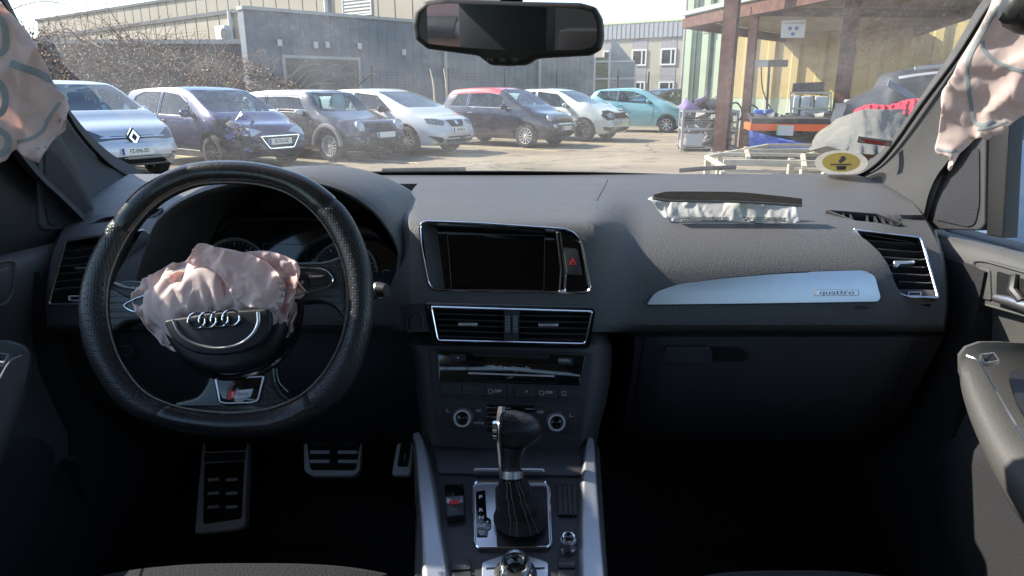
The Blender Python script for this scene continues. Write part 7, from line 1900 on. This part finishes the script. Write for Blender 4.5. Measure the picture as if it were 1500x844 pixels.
    for (a, b1), (c, d) in zip(cr(inn, 4), cr(ina, 4)):
        p = X_(a, b1, .655); q = X_(c, d, .70); 
        w0 = V((p.x+sgn*.03, p.y, p.z-.07)); 
        rows.append([w0, V((p.x+sgn*.006, p.y, p.z-.03)), p, V((p.x+sgn*.008, p.y-.0, p.z+.014)), V((p.x+sgn*.028, p.y, p.z+.022)), V((p.x+sgn*.06, p.y, p.z+.022)), V((p.x+sgn*.13, p.y, p.z+.018))])
    r0 = [q.copy() for q in rows[0]]; cen_ = sum(r0, V((0, 0, 0)))/len(r0)
    fr_rows = [[cen_.lerp(q, .25)+V((0, .020, 0)) for q in r0], [cen_.lerp(q, .75)+V((0, .016, 0)) for q in r0], [cen_.lerp(q, .93)+V((0, .008, 0)) for q in r0]]
    ar = MB().solid(fr_rows+rows, (sgn*.03, 0, -.015)).build('armrest', mt, D, sm=60)
    az = rows[2][5].z+.0015
    A0 = Frame((sgn*.72, .9, az), (0, 0, 1), up=V((0, 1, 0)))
    def LA(pts, h=0): return [A0.loc(m(u), v, h) for u, v in pts]
    MB().tube(cr([A0.px(m(u), v, .001) for u, v in [(1416, 521), (1434, 530), (1452, 560), (1475, 600), (1505, 650)]], 4), .0012, 5).build('trim_line', M_satin if sgn > 0 else M_markd, ar)  # silver on the sunlit door; dimmer grey paints the shade on the driver side
    MB().ring(A0, rounded(LA([(1434, 522), (1456, 519), (1464, 531), (1441, 535)]), .002), .0018, -.003, .0035, .0005).build('switch_frame', M_satin if sgn > 0 else M_markd, ar)  # frame dimmed by colour on the shaded driver side too
    MB().prism(A0, rounded(LA([(1436, 523), (1455, 520), (1461, 530), (1442, 533)]), .001), -.003, .003, .001).build('window_switch', M_blk, ar)
    MB().prism(A0, rounded(LA([(1476, 545), (1540, 530), (1600, 560), (1600, 640), (1510, 622), (1490, 590)]), .02), -.004, .0012, .0003).build('grip_hollow', M_blk, ar)
    MB().prism(Frame((sgn*.793, .9, 1), (-sgn, 0, 0)), rounded([pz.loc(m(u), v) for u, v in [(1455, 510), (1520, 492), (1620, 500), (1620, 560), (1480, 530)]], .01), -.01, .004, .001).build('cloth_insert', M_fabric, D)
    # triangular mirror cover with speaker grille
    sp_ = Frame((sgn*.80, 1.1, 1.3), (-sgn, -.12, 0))
    def LS(pts, h=0): return [sp_.loc(m0(u), v, h) for u, v in pts]
    tri = MB().prism(sp_, rounded(LS([(1352, 336), (1366, 290), (1388, 235), (1415, 190), (1440, 150), (1448, 150), (1444, 200), (1442, 330), (1435, 338)]), .006), -.02, 0, .004).build('mirror_cover', M_dashl, D)
    MB().prism(sp_, rounded(LS([(1370, 322), (1378, 295), (1400, 250), (1422, 222), (1436, 215), (1436, 300), (1430, 328), (1420, 333)]), .01), -.002, .0025, .001).build('speaker_grille', mat('speaker_mesh', (.045, .045, .055), .8, bump=1.5, bs=900), tri)
    # window frame post and glass
    MB().prism(sp_, LS([(1384, 358), (1400, 320), (1441, 300), (1446, 100), (1700, 60), (1700, 420)] if sgn < 0 else [(1441, 345), (1446, 100), (1480, 60), (1466, 349)]), -.03, -.004, .003).build('window_frame', M_blk, D)  # driver side widened past the frame: black sheet painting dark over the bright gap
    MB().add([V((sgn*.81, 1.05, 1.15)), V((sgn*.81, -.3, 1.17)), V((sgn*.77, -.3, 1.64)), V((sgn*.77, .95, 1.60))], [(0, 1, 2, 3)]).build('door_glass', M_dglass, D, sm=0)
    return D
door(1, 'passenger_door', 'sunlit grey passenger door panel with silver pull handle and curved armrest', M_doorp, M_doorp)
door(-1, 'driver_door', 'driver door panel with armrest at the left edge, in the shade', M_doorp, M_doorp)
